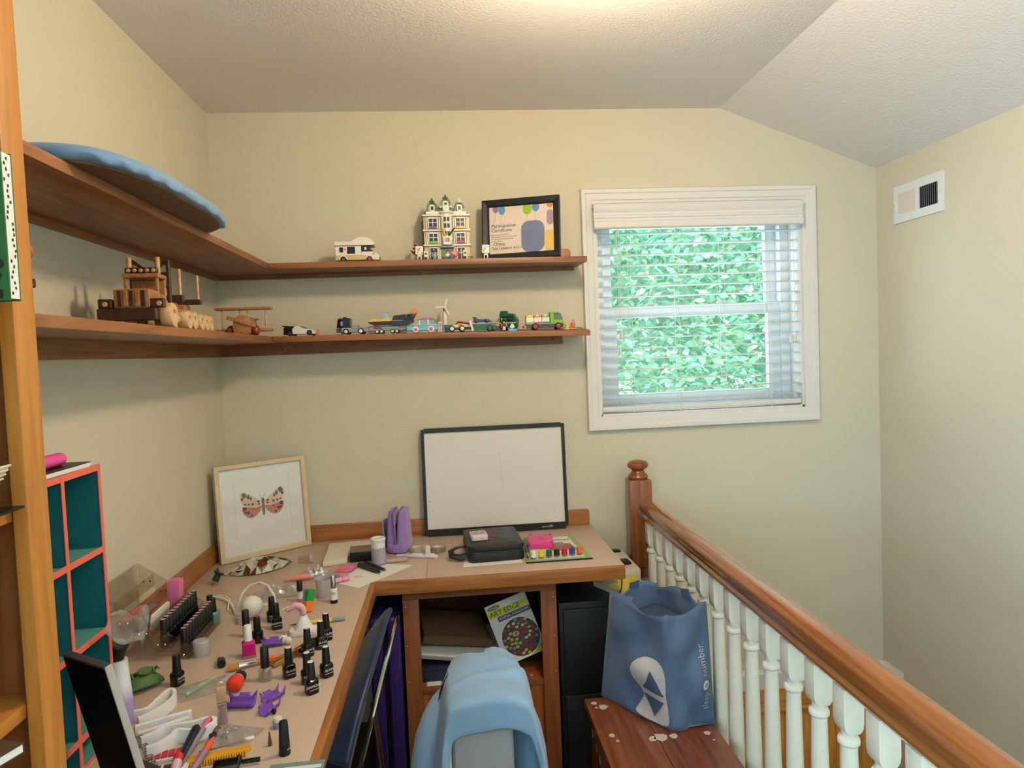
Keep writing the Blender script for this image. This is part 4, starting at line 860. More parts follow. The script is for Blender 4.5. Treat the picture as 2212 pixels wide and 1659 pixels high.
for i in range(6): x = 0.100+0.014*i; obj('wing_stripe', B().hexa([(x+0.002, -0.0655, 0.0365), (x+0.007, -0.065, 0.0371), (x-0.002, -0.017, 0.0227), (x-0.008, -0.017, 0.0222), (x+0.002, -0.0655, 0.0371), (x+0.007, -0.065, 0.0377), (x-0.002, -0.017, 0.0233), (x-0.008, -0.017, 0.0228)]), LW if i % 2 else LDG, t)
obj('tail_fin', B().prism([(0.145, 0.0285), (0.175, 0.0285), (0.190, 0.050), (0.176, 0.062), (0.165, 0.060)], -0.0035, 0.0035, 'y'), LO, t); P(t, 'tail', LY, (0.131, -0.014, 0.0225, 0.180, 0.014, 0.0283))
P(t, 'engine', LDG, (0.125, -0.016, 0.0185, 0.168, 0.016, 0.0222))
# teal and pink van
t = low('toy_van', 'teal toy brick van with pink roof beside the yellow jet', 0.728, -0.172, 0.04)
PR(t, 'body', LT, [(0.002, 0.008), (0.116, 0.008), (0.116, 0.026), (0.002, 0.024)], -0.026, 0.026); P(t, 'waist_line', LW, (0.03, -0.0265, 0.0262, 0.116, 0.0265, 0.029))
PR(t, 'hood', mat('toy_khaki', (150, 168, 150), 0.3), [(0.0, 0.0242), (0.03, 0.0262), (0.03, 0.030), (0.004, 0.027)], -0.024, 0.024)
PR(t, 'windows', wind, [(0.030, 0.0292), (0.114, 0.0292), (0.102, 0.047), (0.046, 0.047)], -0.0255, 0.0255); PR(t, 'roof', LP, [(0.040, 0.0472), (0.104, 0.0472), (0.098, 0.054), (0.056, 0.054)], -0.0258, 0.0258)
P(t, 'pillar', LW, (0.047, -0.0262, 0.0292, 0.051, -0.0256, 0.047), (0.078, -0.0262, 0.0292, 0.083, -0.0256, 0.047))
obj('driver', B().ball((0.064, -0.016, 0.036), 0.005, 10, (1, 1, 1.5)), LMG, t)
for x in (0.034, 0.090):
    for s in (-1, 1): wheel(t, x, s*0.0245, 0.0115, 0.009, LP, LW)
# wind turbine, little tent, picture
t = low('toy_wind_turbine', 'white toy wind turbine with three blades on the lower shelf', 0.872, -0.085)
P(t, 'base', LG, (-0.012, -0.012, 0, 0.012, 0.012, 0.028)); obj('tower', B().lathe([(0, 0.0282), (0.0085, 0.0282), (0.0085, 0.062), (0.006, 0.072), (0.004, 0.080), (0, 0.080)], n=14), LW, t)
obj('collar', B().lathe([(0, 0.0802), (0.006, 0.0802), (0.006, 0.089), (0, 0.090)], n=12), mat('toy_gold', (196, 150, 70), 0.3, 0.6), t); P(t, 'nacelle', LW, (-0.006, -0.012, 0.0902, 0.006, 0.010, 0.1005))
hb = obj('hub', B().cyl((0, -0.018, 0.096), (0, -0.0122, 0.096), 0.004), LW, t)
for a in (1.25, PI+0.05, -1.0): obj('blade', B().at((0, -0.016, 0.096), (0, -a, 0)).prism([(0.003, -0.002), (0.012, -0.004), (0.034, -0.0035), (0.034, 0.0015), (0.010, 0.002)], -0.001, 0.001, 'y'), LW, hb)
t = low('toy_tent', 'tiny pink toy tent with white picture sign beside the teal van', 0.852, -0.16)
obj('tent', B().prism([(-0.010, 0), (0.012, 0), (0.004, 0.018), (-0.006, 0.018)], -0.01, 0.01, 'y'), lego((220, 150, 180)), t); P(t, 'sign', LW, (-0.006, 0.011, 0.012, 0.007, 0.013, 0.040)); P(t, 'sign_picture', LG, (-0.004, 0.0103, 0.022, 0.005, 0.0109, 0.036)); P(t, 'grass', LLG, (-0.016, -0.016, 0.0001, 0.018, -0.0105, 0.003))
# jeep
t = low('toy_jeep', 'green and cream toy brick buggy with red roll bar', 0.868, -0.15, 0.02)
P(t, 'chassis', LBK, (0.002, -0.02, 0.008, 0.100, 0.02, 0.016)); P(t, 'body', LDT, (0.0, -0.021, 0.0162, 0.032, 0.021, 0.026)); P(t, 'side', lego((236, 222, 150)), (0.0325, -0.0215, 0.0162, 0.052, 0.0215, 0.026), (0.066, -0.0215, 0.0162, 0.085, 0.0215, 0.027))
obj('roll_bar', B().tube([(0.042, -0.015, 0.026), (0.052, -0.015, 0.037), (0.080, -0.014, 0.032), (0.104, -0.012, 0.028)], 0.003, 8).tube([(0.042, 0.015, 0.026), (0.052, 0.015, 0.037), (0.080, 0.014, 0.032), (0.104, 0.012, 0.028)], 0.003, 8), lego((120, 24, 30)), t)
obj('seat', B().box(0.053, -0.01, 0.0162, 0.062, 0.01, 0.030), LO, t)
for x in (0.028, 0.066):
    for s in (-1, 1): wheel(t, x, s*0.025, 0.0115, 0.009)
# car trailer with blue racer
t = low('toy_car_trailer', 'dark green toy brick trailer with ramp and blue racer on top', 0.966, -0.145, 0.0)
PR(t, 'body', lego((24, 92, 62)), [(0.014, 0.003), (0.060, 0.003), (0.085, 0.016), (0.085, 0.026), (0.008, 0.026)], -0.022, 0.022); P(t, 'deck', LG, (0.006, -0.023, 0.0262, 0.098, 0.023, 0.030))
obj('ramp', B().at((0.006, 0, 0.014), (0, -0.25, 0)).box(-0.004, -0.020, -0.012, 0.004, 0.020, 0.028), LW, t); P(t, 'floor_strip', LLG, (0.018, -0.027, 0.0, 0.055, -0.0225, 0.0028))
for x in (0.072, 0.090):
    for s in (-1, 1): wheel(t, x, s*0.0265, 0.010, 0.008, LDG)
t = thing('toy_race_car', 'blue toy brick racing car parked on the green trailer', 'toy', (0.977, -0.145, zl(1.01)+0.0302))
PR(t, 'body', LBL, [(0.0, 0.004), (0.068, 0.003), (0.068, 0.008), (0.05, 0.013), (0.02, 0.014), (0.012, 0.019), (0.002, 0.019)], -0.012, 0.012); P(t, 'wing', LBL, (-0.002, -0.017, 0.0192, 0.012, 0.017, 0.022)); P(t, 'nose', LG, (0.0682, -0.014, 0.003, 0.076, 0.014, 0.006))
for x in (0.012, 0.052):
    for s in (-1, 1): wheel(t, x, s*0.0165, 0.0072, 0.007, LDG)
# dark green bus + palm + surfer figure
t = low('toy_bus', 'dark green toy brick bus with roof rack behind the toy palm', 1.083, -0.105, -0.35)
PR(t, 'body', lego((18, 92, 74)), [(0.0, 0.010), (0.066, 0.010), (0.070, 0.040), (0.056, 0.062), (0.004, 0.066)], -0.02, 0.02)
for z in (0.034, 0.046): P(t, 'window_band', wdark, (0.008, -0.0208, z, 0.058, -0.0202, z+0.008))
P(t, 'roof_rack', LDG, (0.004, -0.012, 0.0662, 0.03, 0.012, 0.074)); P(t, 'stripe', LW, (0.002, -0.0212, 0.026, 0.068, -0.0206, 0.029))
for x in (0.014, 0.052):
    for s in (-1, 1): wheel(t, x, s*0.019, 0.010, 0.008)
t = low('toy_palm', 'small toy palm tree with green fronds on the lower shelf', 1.083, -0.175)
obj('trunk', B().tube([(0, 0, 0), (0.001, 0, 0.02), (-0.001, 0, 0.042)], 0.0028, 8), LBR, t)
for i in range(8):
    a = i*PI/4; obj('frond', B().tube([(0, 0, 0.043), (0.012*math.cos(a), 0.008*math.sin(a), 0.047), (0.024*math.cos(a), 0.014*math.sin(a), 0.036)], [0.002, 0.0035, 0.0006], 6, flat=0.4), (LLG, lego((70, 120, 50)))[i % 2], t)
figure(1.090, zl(1.09), -0.192, LBK, LBR, LW, 'toy figure in white shorts standing by the toy palm')
t = low('toy_boat', 'small pale blue toy boat with white sails beside the toy palm', 1.122, -0.182)
obj('hull', B().prism(rrect(-0.016, -0.007, 0.018, 0.007, 0.005), 0.0, 0.008), LT, t); obj('mast', B().cyl((0, 0, 0.008), (0, 0, 0.028), 0.0012, n=6), LW, t)
for s in (-1, 1): obj('sail', B().prism([(s*0.001, 0.012), (s*0.010, 0.014), (s*0.002, 0.030)], -0.0008, 0.0008, 'y'), LW, t)
# recycling truck
t = low('toy_recycling_truck', 'green and white toy recycling truck with coloured bins on top', 1.172, -0.135, 0.0)
P(t, 'bed', LG, (0.004, -0.024, 0.0195, 0.152, 0.024, 0.023)); P(t, 'chassis', LDG, (0.01, -0.018, 0.007, 0.15, 0.018, 0.0193), (0.092, -0.0235, 0.010, 0.108, -0.0182, 0.0193))
for i, c in enumerate((LLG, LMG, LGR)):
    x = 0.006+0.030*i; o = P(t, 'container', LW, (x, -0.023, 0.0232, x+0.0285, 0.023, 0.046)); obj('container_label', B().box(x+0.001, -0.0238, 0.024, x+0.0275, -0.0232, 0.029), c, o)
    bc = (lego((228, 214, 40)), lego((240, 110, 80)), LLG)[i]; o = P(t, 'bin', bc, (x+0.002, -0.016, 0.0462, x+0.026, 0.016, 0.056)); obj('bin_handle', B().box(x+0.009, -0.0168, 0.051, x+0.019, -0.0162, 0.057), LW, o)
P(t, 'cab', LLG, (0.098, -0.024, 0.0232, 0.112, 0.024, 0.060), (0.112, -0.024, 0.0232, 0.146, 0.024, 0.036), (0.098, -0.0245, 0.0602, 0.132, 0.0245, 0.065)); obj('beacon', B().ball((0.122, -0.010, 0.067), 0.003, 8), LW, t)
PR(t, 'windscreen', wind, [(0.1122, 0.0362), (0.146, 0.0362), (0.138, 0.060), (0.1122, 0.060)], -0.0235, 0.0235); P(t, 'bumper', LG, (0.1465, -0.024, 0.008, 0.152, 0.024, 0.0228)); obj('tow_ball', B().ball((-0.004, -0.01, 0.012), 0.0045, 8), LR, t)
for x in (0.040, 0.128):
    for s in (-1, 1): wheel(t, x, s*0.0245, 0.0125, 0.009, LR)
t = low('toy_planter', 'tiny toy planter with yellow and coral cups beside the recycling truck', 1.335, -0.15)
P(t, 'plate', LTAN, (-0.014, -0.012, 0, 0.034, 0.012, 0.0035)); obj('cup', B().lathe([(0, 0.0036), (0.006, 0.0036), (0.008, 0.020), (0, 0.020)], (0.0, 0, 0), 12), lego((232, 214, 50)), t)
obj('cup', B().at((0.018, 0, 0.0036), (0, 0.25, 0)).lathe([(0, 0), (0.007, 0), (0.009, 0.020), (0, 0.020)], n=12), lego((240, 100, 90)), t); obj('straw', B().cyl((0.022, 0, 0.022), (0.021, 0, 0.038), 0.0015, n=6).cyl((0.027, 0, 0.022), (0.028, 0, 0.036), 0.0015, n=6), LP, t); obj('leaf', B().ball((0.031, -0.006, 0.008), 0.005, 8, (1, 0.6, 0.8)), LLG, t)

# ------------------------------------------------------------------ things on the desk
DT = 0.7504
def desk(name, label, cat, xy, rz=0, group=None, z=DT): return thing(name, label, cat, (xy[0], xy[1], z), rz, group)
ink_w = mat('white_print', (224, 224, 224), 0.6)
CAM_XY = (0.8787, -2.8201)
# --- framed butterfly print leaning in the corner
t = thing('picture_frame', 'pale wooden framed butterfly print leaning in the desk corner', 'picture frame', (0.178, -0.158, DT+0.001), 0, None, (-0.07, 0, 0.66))
s_ = 0.345; hs = s_/2
frame_sides('frame_side', -hs+0.017, 0.017, hs-0.017, s_-0.017, [(0, 0.0), (0, 0.006), (0.003, 0.010), (0.017, 0.010), (0.017, -0.010), (0, -0.010)], mat('pale_frame_wood', (214, 194, 160), 0.45, var=0.05, vscale=40), t)
mb_ = obj('mat_board', B().box(-hs+0.015, 0.002, 0.015, hs-0.015, 0.0085, s_-0.015), mat('mat_white', (240, 238, 234), 0.5), t)
obj('mat_bevel', B().box(-0.105, 0.0012, 0.075, 0.105, 0.0019, 0.0755).box(0.1045, 0.0012, 0.075, 0.105, 0.0019, 0.285).box(-0.105, 0.0012, 0.2845, 0.105, 0.0019, 0.285).box(-0.105, 0.0012, 0.075, -0.1045, 0.0019, 0.285), mat('mat_line', (206, 200, 192), 0.6), mb_)
obj('glazing', B().box(-hs+0.0175, -0.0035, 0.0175, hs-0.0175, -0.0025, s_-0.0175), clear('picture_glass', (255, 255, 255), 0.05, 0.05), t)
bf = B; cz = 0.185
def wing_poly(s, pts): return [(s*x, cz+z) for x, z in pts] if s > 0 else [(s*x, cz+z) for x, z in reversed(pts)]
cream = mat('print_cream', (226, 204, 176), 0.6); rose = mat('print_rose', (206, 134, 118), 0.6); ink = mat('print_grey', (88, 80, 80), 0.6); ink2 = mat('print_brown', (140, 100, 90), 0.6)
up = [(0.004, 0.008), (0.020, 0.022), (0.045, 0.042), (0.066, 0.056), (0.078, 0.058), (0.084, 0.048), (0.082, 0.028), (0.076, 0.010), (0.062, 0.0), (0.040, -0.006), (0.016, -0.004)]
lo = [(0.006, -0.004), (0.030, -0.008), (0.060, -0.002), (0.076, 0.002), (0.080, -0.010), (0.074, -0.026), (0.060, -0.040), (0.044, -0.044), (0.026, -0.036), (0.012, -0.022)]
rn = random.Random(2)
for s in (-1, 1):
    a = flat('printed_wing', wing_poly(s, lo), rose, mb_, 0.0018, 0.0012)
    for x, z, r in ((0.070, -0.006, 0.007), (0.058, -0.022, 0.006), (0.046, -0.034, 0.005), (0.068, -0.020, 0.004), (0.038, -0.012, 0.003)): flat('wing_spot', blob(s*x, cz+z, r, rn), ink, a, 0.0011, 0.0007)
    a = flat('printed_wing', wing_poly(s, up), cream, mb_, 0.0016, 0.0010)
    for x, z, r, q in ((0.070, 0.044, 0.009, 1.2), (0.077, 0.030, 0.005, 1.4), (0.054, 0.034, 0.0055, 1.7), (0.045, 0.028, 0.0045, 1.6), (0.018, 0.013, 0.006, 0.7), (0.016, 0.004, 0.006, 0.5), (0.040, 0.006, 0.005, 0.9), (0.054, 0.008, 0.004, 0.9), (0.068, 0.010, 0.005, 0.6)): flat('wing_spot', blob(s*x, cz+z, r, rn, q), ink, a, 0.0009, 0.0005)
flat('printed_body', ell(0, cz-0.014, 0.006, 0.028, 16), mat('print_taupe', (146, 130, 122), 0.6), mb_, 0.0012, 0.0003)
flat('printed_head', ell(0, cz+0.014, 0.0055, 0.010, 14), ink2, mb_, 0.0011, 0.0002)
obj('printed_antenna', B().tube([(0.001, 0.001, cz+0.022), (0.007, 0.001, cz+0.034), (0.010, 0.001, cz+0.040)], 0.0005, 5).tube([(-0.001, 0.001, cz+0.022), (-0.009, 0.001, cz+0.031), (-0.014, 0.001, cz+0.037)], 0.0005, 5), ink, mb_)

# --- whiteboard
t = thing('whiteboard', 'large black framed whiteboard leaning on the wall above the desk', 'whiteboard', (1.042, -0.052, DT+0.001), 0, None, (-0.062, 0, 0.0))
bw, bh = 0.572, 0.424
frame_sides('frame_side', -bw/2+0.013, 0.026, bw/2-0.013, bh-0.018, [(0, 0.001), (0.001, 0.006), (0.013, 0.006), (0.013, -0.010), (0, -0.010)], black_m, t)
obj('frame_band', B().box(-bw/2+0.013, -0.0055, 0.0005, bw/2-0.013, 0.009, 0.0262), black_m, t); obj('frame_band', B().box(-bw/2+0.013, -0.0055, bh-0.0182, bw/2-0.013, 0.009, bh-0.0005), black_m, t)
sf = obj('writing_surface', B().box(-bw/2+0.013, 0.0, 0.0262, bw/2-0.013, 0.008, bh-0.0182), mat('whiteboard_white', (226, 219, 214), 0.28, var=0.012, vscale=6), t)
obj('pen_trace', B().tube([(0.02, -0.0002, 0.32), (0.024, -0.0002, 0.27), (0.026, -0.0002, 0.21), (0.032, -0.0002, 0.17)], 0.0007, 5), mat('faint_trace', (198, 196, 192), 0.6), sf)
rn = random.Random(8)
obj('smudge', B().prism(blob(-0.262, 0.135, 0.006, rn), -0.0004, -0.0001, 'y').prism(blob(-0.250, 0.10, 0.003, rn), -0.0004, -0.0001, 'y'), mat('faint_trace', (198, 196, 192), 0.6), sf)
obj('lettering', B().at((bw/2-0.085, -0.0058, 0.0125), (PI/2, 0, 0)).text('poweBB', 0.013, 0.0002), ink_w, t)

# --- teal and coral cube organizer
t = thing('cube_organizer', 'teal cubby organizer with coral edges on the desk by the bookcase', 'organizer', (0.11, -1.535, DT))
teal = mat('organizer_teal', (30, 110, 122), 0.6); teal2 = mat('organizer_teal_light', (84, 150, 146), 0.6); coral = mat('organizer_coral', (232, 110, 92), 0.55)
ys = (0.129, 0.0, -0.129); zs = (0.525, 0.367, 0.211, 0.055, 0.0)
obj('back_panel', B().box(-0.088, -0.129, 0, -0.084, 0.129, 0.525), teal, t)
for i, y in enumerate(ys): obj('divider', B().box(-0.084, y-0.003, 0.003, 0.0885, y+0.003, 0.522), teal, t)
for z in zs:
    obj('shelf', B().box(-0.084, -0.132, max(0, z-0.003), 0.0885, 0.132, z+0.003), teal2, t)
    obj('edge_binding', B().box(0.0887, -0.134, max(0.0, z-0.006), 0.090, 0.134, z+0.006), coral, t)
for y in ys: obj('edge_binding', B().box(0.0887, y-0.005, 0, 0.0903, y+0.005, 0.531), coral, t)
zt = DT+0.529
t = desk('magazine', 'white magazine with black cover edge on the teal organizer', 'magazine', (0.132, -1.535), -0.03, z=zt)
obj('pages', B().box(-0.07, -0.12, 0.001, 0.06, 0.11, 0.009), paper_m, t); obj('cover', B().box(-0.071, -0.121, 0.0092, 0.061, 0.111, 0.0105).box(-0.071, -0.121, 0, 0.061, 0.111, 0.0008), black_m, t)
t = desk('pencil_case', 'bright pink rounded case lying on the white magazine', 'case', (0.162, -1.535), 0, z=zt+0.0108)
obj('case', B().tube([(0, -0.09, 0.012), (0, 0.068, 0.012)], 0.0118, 14).ball((0, 0.068, 0.012), 0.0117, 12), mat('hot_pink', (232, 84, 158), 0.45), t)

# --- acrylic polish rack
rk = thing('polish_rack', 'clear acrylic five-tier nail polish rack on the desk', 'rack', (0.221, -0.956, DT))
hl = 0.118
for i in range(5):
    x1_, x0_ = -0.042*i, -0.042*(i+1); z_ = 0.029*i
    obj('tier', B().box(x0_, -hl+0.003, z_, x1_, hl-0.003, z_+0.002), acryl, rk)
    obj('tier_front', B().box(x1_-0.002, -hl+0.003, z_+0.002, x1_, hl-0.003, z_+0.034), acryl, rk)
poly = [(0, 0), (0, 0.036), (-0.21, 0.180), (-0.21, 0.116)]
for i in (4, 3, 2, 1): poly += [(-0.042*i, 0.029*i), (-0.042*i, 0.029*(i-1))]
for s in (-1, 1):
    e = obj('end_panel', B().prism(poly, s*hl-0.0015, s*hl+0.0015, 'y'), acryl, rk)
    for i in range(5):
        for u in (0.013, 0.030): obj('screw', B().at((-0.042*i-u, s*(hl+0.0016), 0.029*i+0.012), (PI/2 if s < 0 else -PI/2, 0, 0)).lathe([(0, 0), (0.003, 0), (0.002, 0.0015), (0, 0.0018)], n=10), chrome, e)
obj('back_panel', B().box(-0.212, -hl+0.003, 0.118, -0.2102, hl-0.003, 0.18), acryl, rk)
obj('leg', B().box(-0.198, -0.08, 0, -0.194, -0.07, 0.1158), acryl, rk); obj('leg', B().box(-0.198, 0.07, 0, -0.194, 0.08, 0.1158), acryl, rk)

# --- nail polish bottles
tealb = mat('teal_polish', (110, 190, 184), 0.2); capred = mat('cap_red', (190, 60, 70), 0.4)
def gel_bottle(label, xy, rz=0.0, group=None, dot=ink_w, body=None, word='GLAZE', z=DT, sc=0.84):
    t = thing('polish_bottle', label, 'nail polish', (xy[0], xy[1], z), rz, group); t.scale = (sc,)*3
    bd = B()
    prof = [(0.92, 0), (1, 0.002), (1, 0.030), (0.94, 0.034), (0.72, 0.0365)]
    bd.rings([[(p[0]*k, p[1]*k, z_) for p in rrect(-0.0165, -0.0135, 0.0165, 0.0135, 0.008, 4)] for k, z_ in prof])
    o = obj('body', bd, body or black_s, t)
    if word:
        obj('lettering', B().at((0, -0.0137, 0.021), (PI/2, 0, 0)).text(word, 0.0085, 0.0001), ink_w, o)
        obj('lettering', B().at((0, -0.0137, 0.012), (PI/2, 0, 0)).text('UV GEL POLISH', 0.0036, 0.0001), ink_w, o)
    c = obj('cap', B().lathe([(0, 0.0366), (0.0112, 0.0366), (0.0108, 0.05), (0.0092, 0.0795), (0.0086, 0.081), (0, 0.081)], n=18), black_m, t)
    if dot: obj('cap_top', B().lathe([(0, 0.0811), (0.0078, 0.0811), (0.0078, 0.0815), (0, 0.0816)], n=18), dot, c)
    return t
def facing(xy): return math.atan2(CAM_XY[1]-xy[1], CAM_XY[0]-xy[0])+PI/2
gl = 'black gel polish bottle with white-topped cap in the group near the desk edge'; gg = 'black gel bottles near the inner desk edge'
b0 = None
for xy, dr in (((0.4890, -1.2150), 0.3), ((0.5090, -1.1060), 0.5), ((0.5340, -1.0650), 0.3), ((0.5380, -1.0140), 0.3), ((0.5740, -1.2260), 0.5), ((0.5370, -1.2510), 0.2)):
    if b0 is None: b0 = gel_bottle(gl, xy, facing(xy)+dr, gg)
    else: dup(b0, (xy[0], xy[1], DT), facing(xy)+dr, gl, gg)
xy = (0.5550, -1.3010); gel_bottle(gl, xy, facing(xy)+0.45, gg, word='DIAMOND')
xy = (0.2430, -1.2090); gel_bottle('black gel polish bottle standing in front of the acrylic rack', xy, facing(xy)+0.8, None, None)
pr = 'black gel polish bottle of the pair beside the white ball lamp'
xy = (0.3640, -0.8550); gel_bottle(pr, xy, facing(xy)+0.2, 'two black bottles by the ball lamp', None)
xy = (0.3900, -0.9130); gel_bottle(pr, xy, facing(xy)+0.2, 'two black bottles by the ball lamp', None, word='DIAMOND')
xy = (0.3630, -0.9990); gel_bottle('black gel polish bottle with a red-topped cap', xy, facing(xy), None, capred, word=None)
xy = (0.2010, -0.8340); gel_bottle('teal nail polish bottle with black cap at the rack end', xy, facing(xy), None, None, tealb, None, sc=0.84)
xy = (0.1840, -0.8060); gel_bottle('black nail polish bottle behind the teal bottle at the rack end', xy, facing(xy), None, None, None, None)
# bottles in the rack
b0 = None
for k, (n_, xr_, z_, lab) in enumerate(((10, 0.020, 0.0022, 'black capped polish bottle in the lowest tier of the acrylic rack'), (11, 0.020, 0.0312, 'black capped polish bottle in the second tier of the acrylic rack'))):
    for i in range(n_):
        y = -0.956-0.092+0.0205*i*(9.0/9) if n_ == 10 else -0.956-0.103+0.0205*i
        loc = (0.221-xr_-0.042*k, y, DT+z_)
        if b0 is None:
            b0 = thing('polish_bottle', lab, 'nail polish', loc, 0, 'polish bottles in the lowest tier')
            obj('body', B().lathe([(0, 0), (0.009, 0), (0.0096, 0.002), (0.0096, 0.026), (0.007, 0.030), (0, 0.030)], n=14), black_s, b0)
            c = obj('cap', B().lathe([(0, 0.0301), (0.0086, 0.0301), (0.0078, 0.066), (0.0072, 0.067), (0, 0.067)], n=14), black_m, b0)
            obj('cap_top', B().lathe([(0, 0.0671), (0.0062, 0.0671), (0.0062, 0.0674), (0, 0.0675)], n=14), mat('cap_tops', (196, 160, 150), 0.5), c)
        else: dup(b0, loc, 0, lab, ('polish bottles in the lowest tier', 'polish bottles in the second tier')[k])
# other things kept in the rack
t = desk('sponge_block', 'tall pink foam block at the far end of the acrylic rack', 'block', (0.118, -0.868), 0, z=DT+0.0602)
obj('block', B().box(-0.016, -0.016, 0, 0.016, 0.016, 0.078), mat('pink_foam', (224, 116, 168), 0.9, bump=0.3, bscale=500), t, bevel=0.002)
t = desk('nail_file', 'white rounded nail file board standing in the acrylic rack', 'nail file', (0.122, -0.985), 0, z=DT+0.0602)
obj('board', B().at((0, 0, 0.0), (0, 0.12, 0)).prism(rrect(-0.055, 0.0, 0.055, 0.042, 0.010), -0.005, 0.000, 'x'), white_m, t, bevel=0.001)
for (y, l, c, lab, r) in ((-0.985, 0.11, (236, 130, 128), 'coral pink flat tool lying in the upper rack tier', 0.014), (-0.975, 0.10, (140, 150, 186), 'grey blue flat tool lying in the upper rack tier', 0.009)):
    t = desk('nail_tool', lab, 'tool', (0.062 if c[0] > 200 else 0.085, y), 0.0, z=DT+0.0895)
    obj('handle', B().prism(rrect(-r, -l/2, r, l/2, r*0.6), 0, 0.005), mat('tool_%d' % c[0], c, 0.4), t, bevel=0.001); obj('tip', B().cyl((0, l/2, 0.0025), (0, l/2+0.03, 0.0025), 0.002, 0.0012, n=8), chrome, t)

# --- white bag film over the rack end
rn = random.Random(21)
t = thing('plastic_bag', 'crumpled clear plastic bag hanging between organizer and rack', 'bag', (0.17, -1.29, DT+0.18))
def bagf(u, v):
    y_ = -1.485+0.375*u; p = Vector((0.13+0.105*min(1, (-1.10-y_)/0.25), y_, 1.012-0.112*u))-Vector((0.17, -1.29, DT+0.18))
    w_ = 0.046*(1-u)**0.6*min(1, 0.35+2.2*u)+0.018
    return (p.x+0.007*math.sin(8*v+5*u)+0.004, p.y+0.012*math.sin(6*v), p.z-w_*v+0.010*math.sin(11*u+5*v)+0.005*math.sin(27*u-13*v)-0.02*math.sin(PI*u))
obj('film', B().grid(bagf, 26, 16), film, t, angle=25)

# --- flat dark screen on the desk
t = thing('tablet', 'black flat screen with silver rim standing by the bookcase', 'screen', (0.2955, -1.591, DT))
ux = Vector((0.8209, -0.5711, 0)); uz = Vector((0.031, 0.045, -0.25)).normalized()*-1; un = ux.cross(uz).normalized()
if un.y > 0: un = -un
M4 = Matrix((ux, -un, uz)).transposed().to_4x4()
hh_ = 0.250; ww = 0.124
def tb_(): return B(M4.copy())
obj('screen', tb_().box(-ww/2+0.002, -0.0012, 0.004, ww/2-0.004, 0.0, hh_-0.010), mat('screen_black', (4, 4, 5), 0.6, spec=0.1), t)
obj('case', tb_().box(-ww/2, 0.0002, 0.001, ww/2-0.0002, 0.010, hh_-0.004), mat('screen_back', (70, 68, 70), 0.5), t)
obj('rim', tb_().box(ww/2-0.003, -0.0015, 0.001, ww/2+0.001, 0.011, hh_-0.003), mat('silver_rim', (178, 172, 166), 0.35), t, bevel=0.002)
obj('rim', tb_().box(-ww/2, -0.0015, hh_-0.006, ww/2-0.0062, 0.011, hh_-0.003), mat('screen_back', (70, 68, 70), 0.5), t, bevel=0.002)
obj('stand', tb_().box(-0.02, 0.0105, 0.0, 0.02, 0.05, 0.006), dark_m, t)

# --- tumbler
t = desk('tumbler', 'white to lavender tumbler with black oval lid behind the screen', 'tumbler', (0.192, -1.366)); t.scale = (1.0, 1.0, 1.0)
mg = bpy.data.materials.new('lavender_fade'); mg.use_nodes = True; nt = mg.node_tree; tc = nt.nodes.new('ShaderNodeTexCoord'); sp = nt.nodes.new('ShaderNodeSeparateXYZ'); rp = nt.nodes.new('ShaderNodeValToRGB')
nt.links.new(tc.outputs['Object'], sp.inputs[0]); mr = nt.nodes.new('ShaderNodeMapRange'); mr.inputs['From Max'].default_value = 0.13; nt.links.new(sp.outputs['Z'], mr.inputs['Value']); nt.links.new(mr.outputs[0], rp.inputs[0]); rp.color_ramp.elements[0].position = 0.35; rp.color_ramp.elements[0].color = L3((170, 150, 206)); rp.color_ramp.elements[1].position = 0.6; rp.color_ramp.elements[1].color = L3((236, 236, 240)); nt.links.new(rp.outputs[0], nt.nodes['Principled BSDF'].inputs['Base Color']); nt.nodes['Principled BSDF'].inputs['Roughness'].default_value = 0.3
obj('body', B().lathe([(0, 0), (0.026, 0), (0.027, 0.01), (0.021, 0.08), (0.0175, 0.130), (0, 0.130)], n=24), mg, t)
obj('lid', B().at((-0.006, 0, 0.1302), (0, 0.10, 0)).lathe([(0, 0), (0.018, 0), (0.019, 0.01), (0.026, 0.030), (0.024, 0.034), (0, 0.0345)], n=24, sx=1.0, sy=0.8), black_m, t)

# --- green hair claw
t = desk('hair_claw', 'dark green matte hair claw clip on the desk', 'hair clip', (0.1670, -1.2130), 0.75)
gcl = mat('claw_green', (70, 102, 54), 0.6)
def leafp(s):
    def f(u, v):
        w_ = math.sin(PI*(0.06+0.88*u))**0.6
        return ((u-0.5)*0.086, s*(0.006+0.026*w_*v), 0.004+0.030*w_*math.cos(v*PI*0.42)*(0.75+0.25*math.sin(PI*u)))
    return f
for s in (-1, 1):
    sh = obj('jaw', B().grid(leafp(s), 18, 8), gcl, t, thick=0.0035)
    for i in range(5): x = -0.030+i*0.015+0.004*s; obj('tooth', B().tube([(x, s*0.010, 0.028), (x, s*0.001, 0.037), (x+0.001, -s*0.012, 0.036)], [0.0030, 0.0028, 0.0012], 6), gcl, sh)
obj('thumb_grip', B().at((0.004, -0.012, 0.040), (0.5, 0, 0)).prism(ell(0, 0, 0.015, 0.011, 14), 0, 0.003), gcl, t); obj('spring', B().tube([(-0.01+0.001*i, 0.004*math.cos(i*1.5), 0.024+0.004*math.sin(i*1.5)) for i in range(21)], 0.0009, 5), chrome, t)

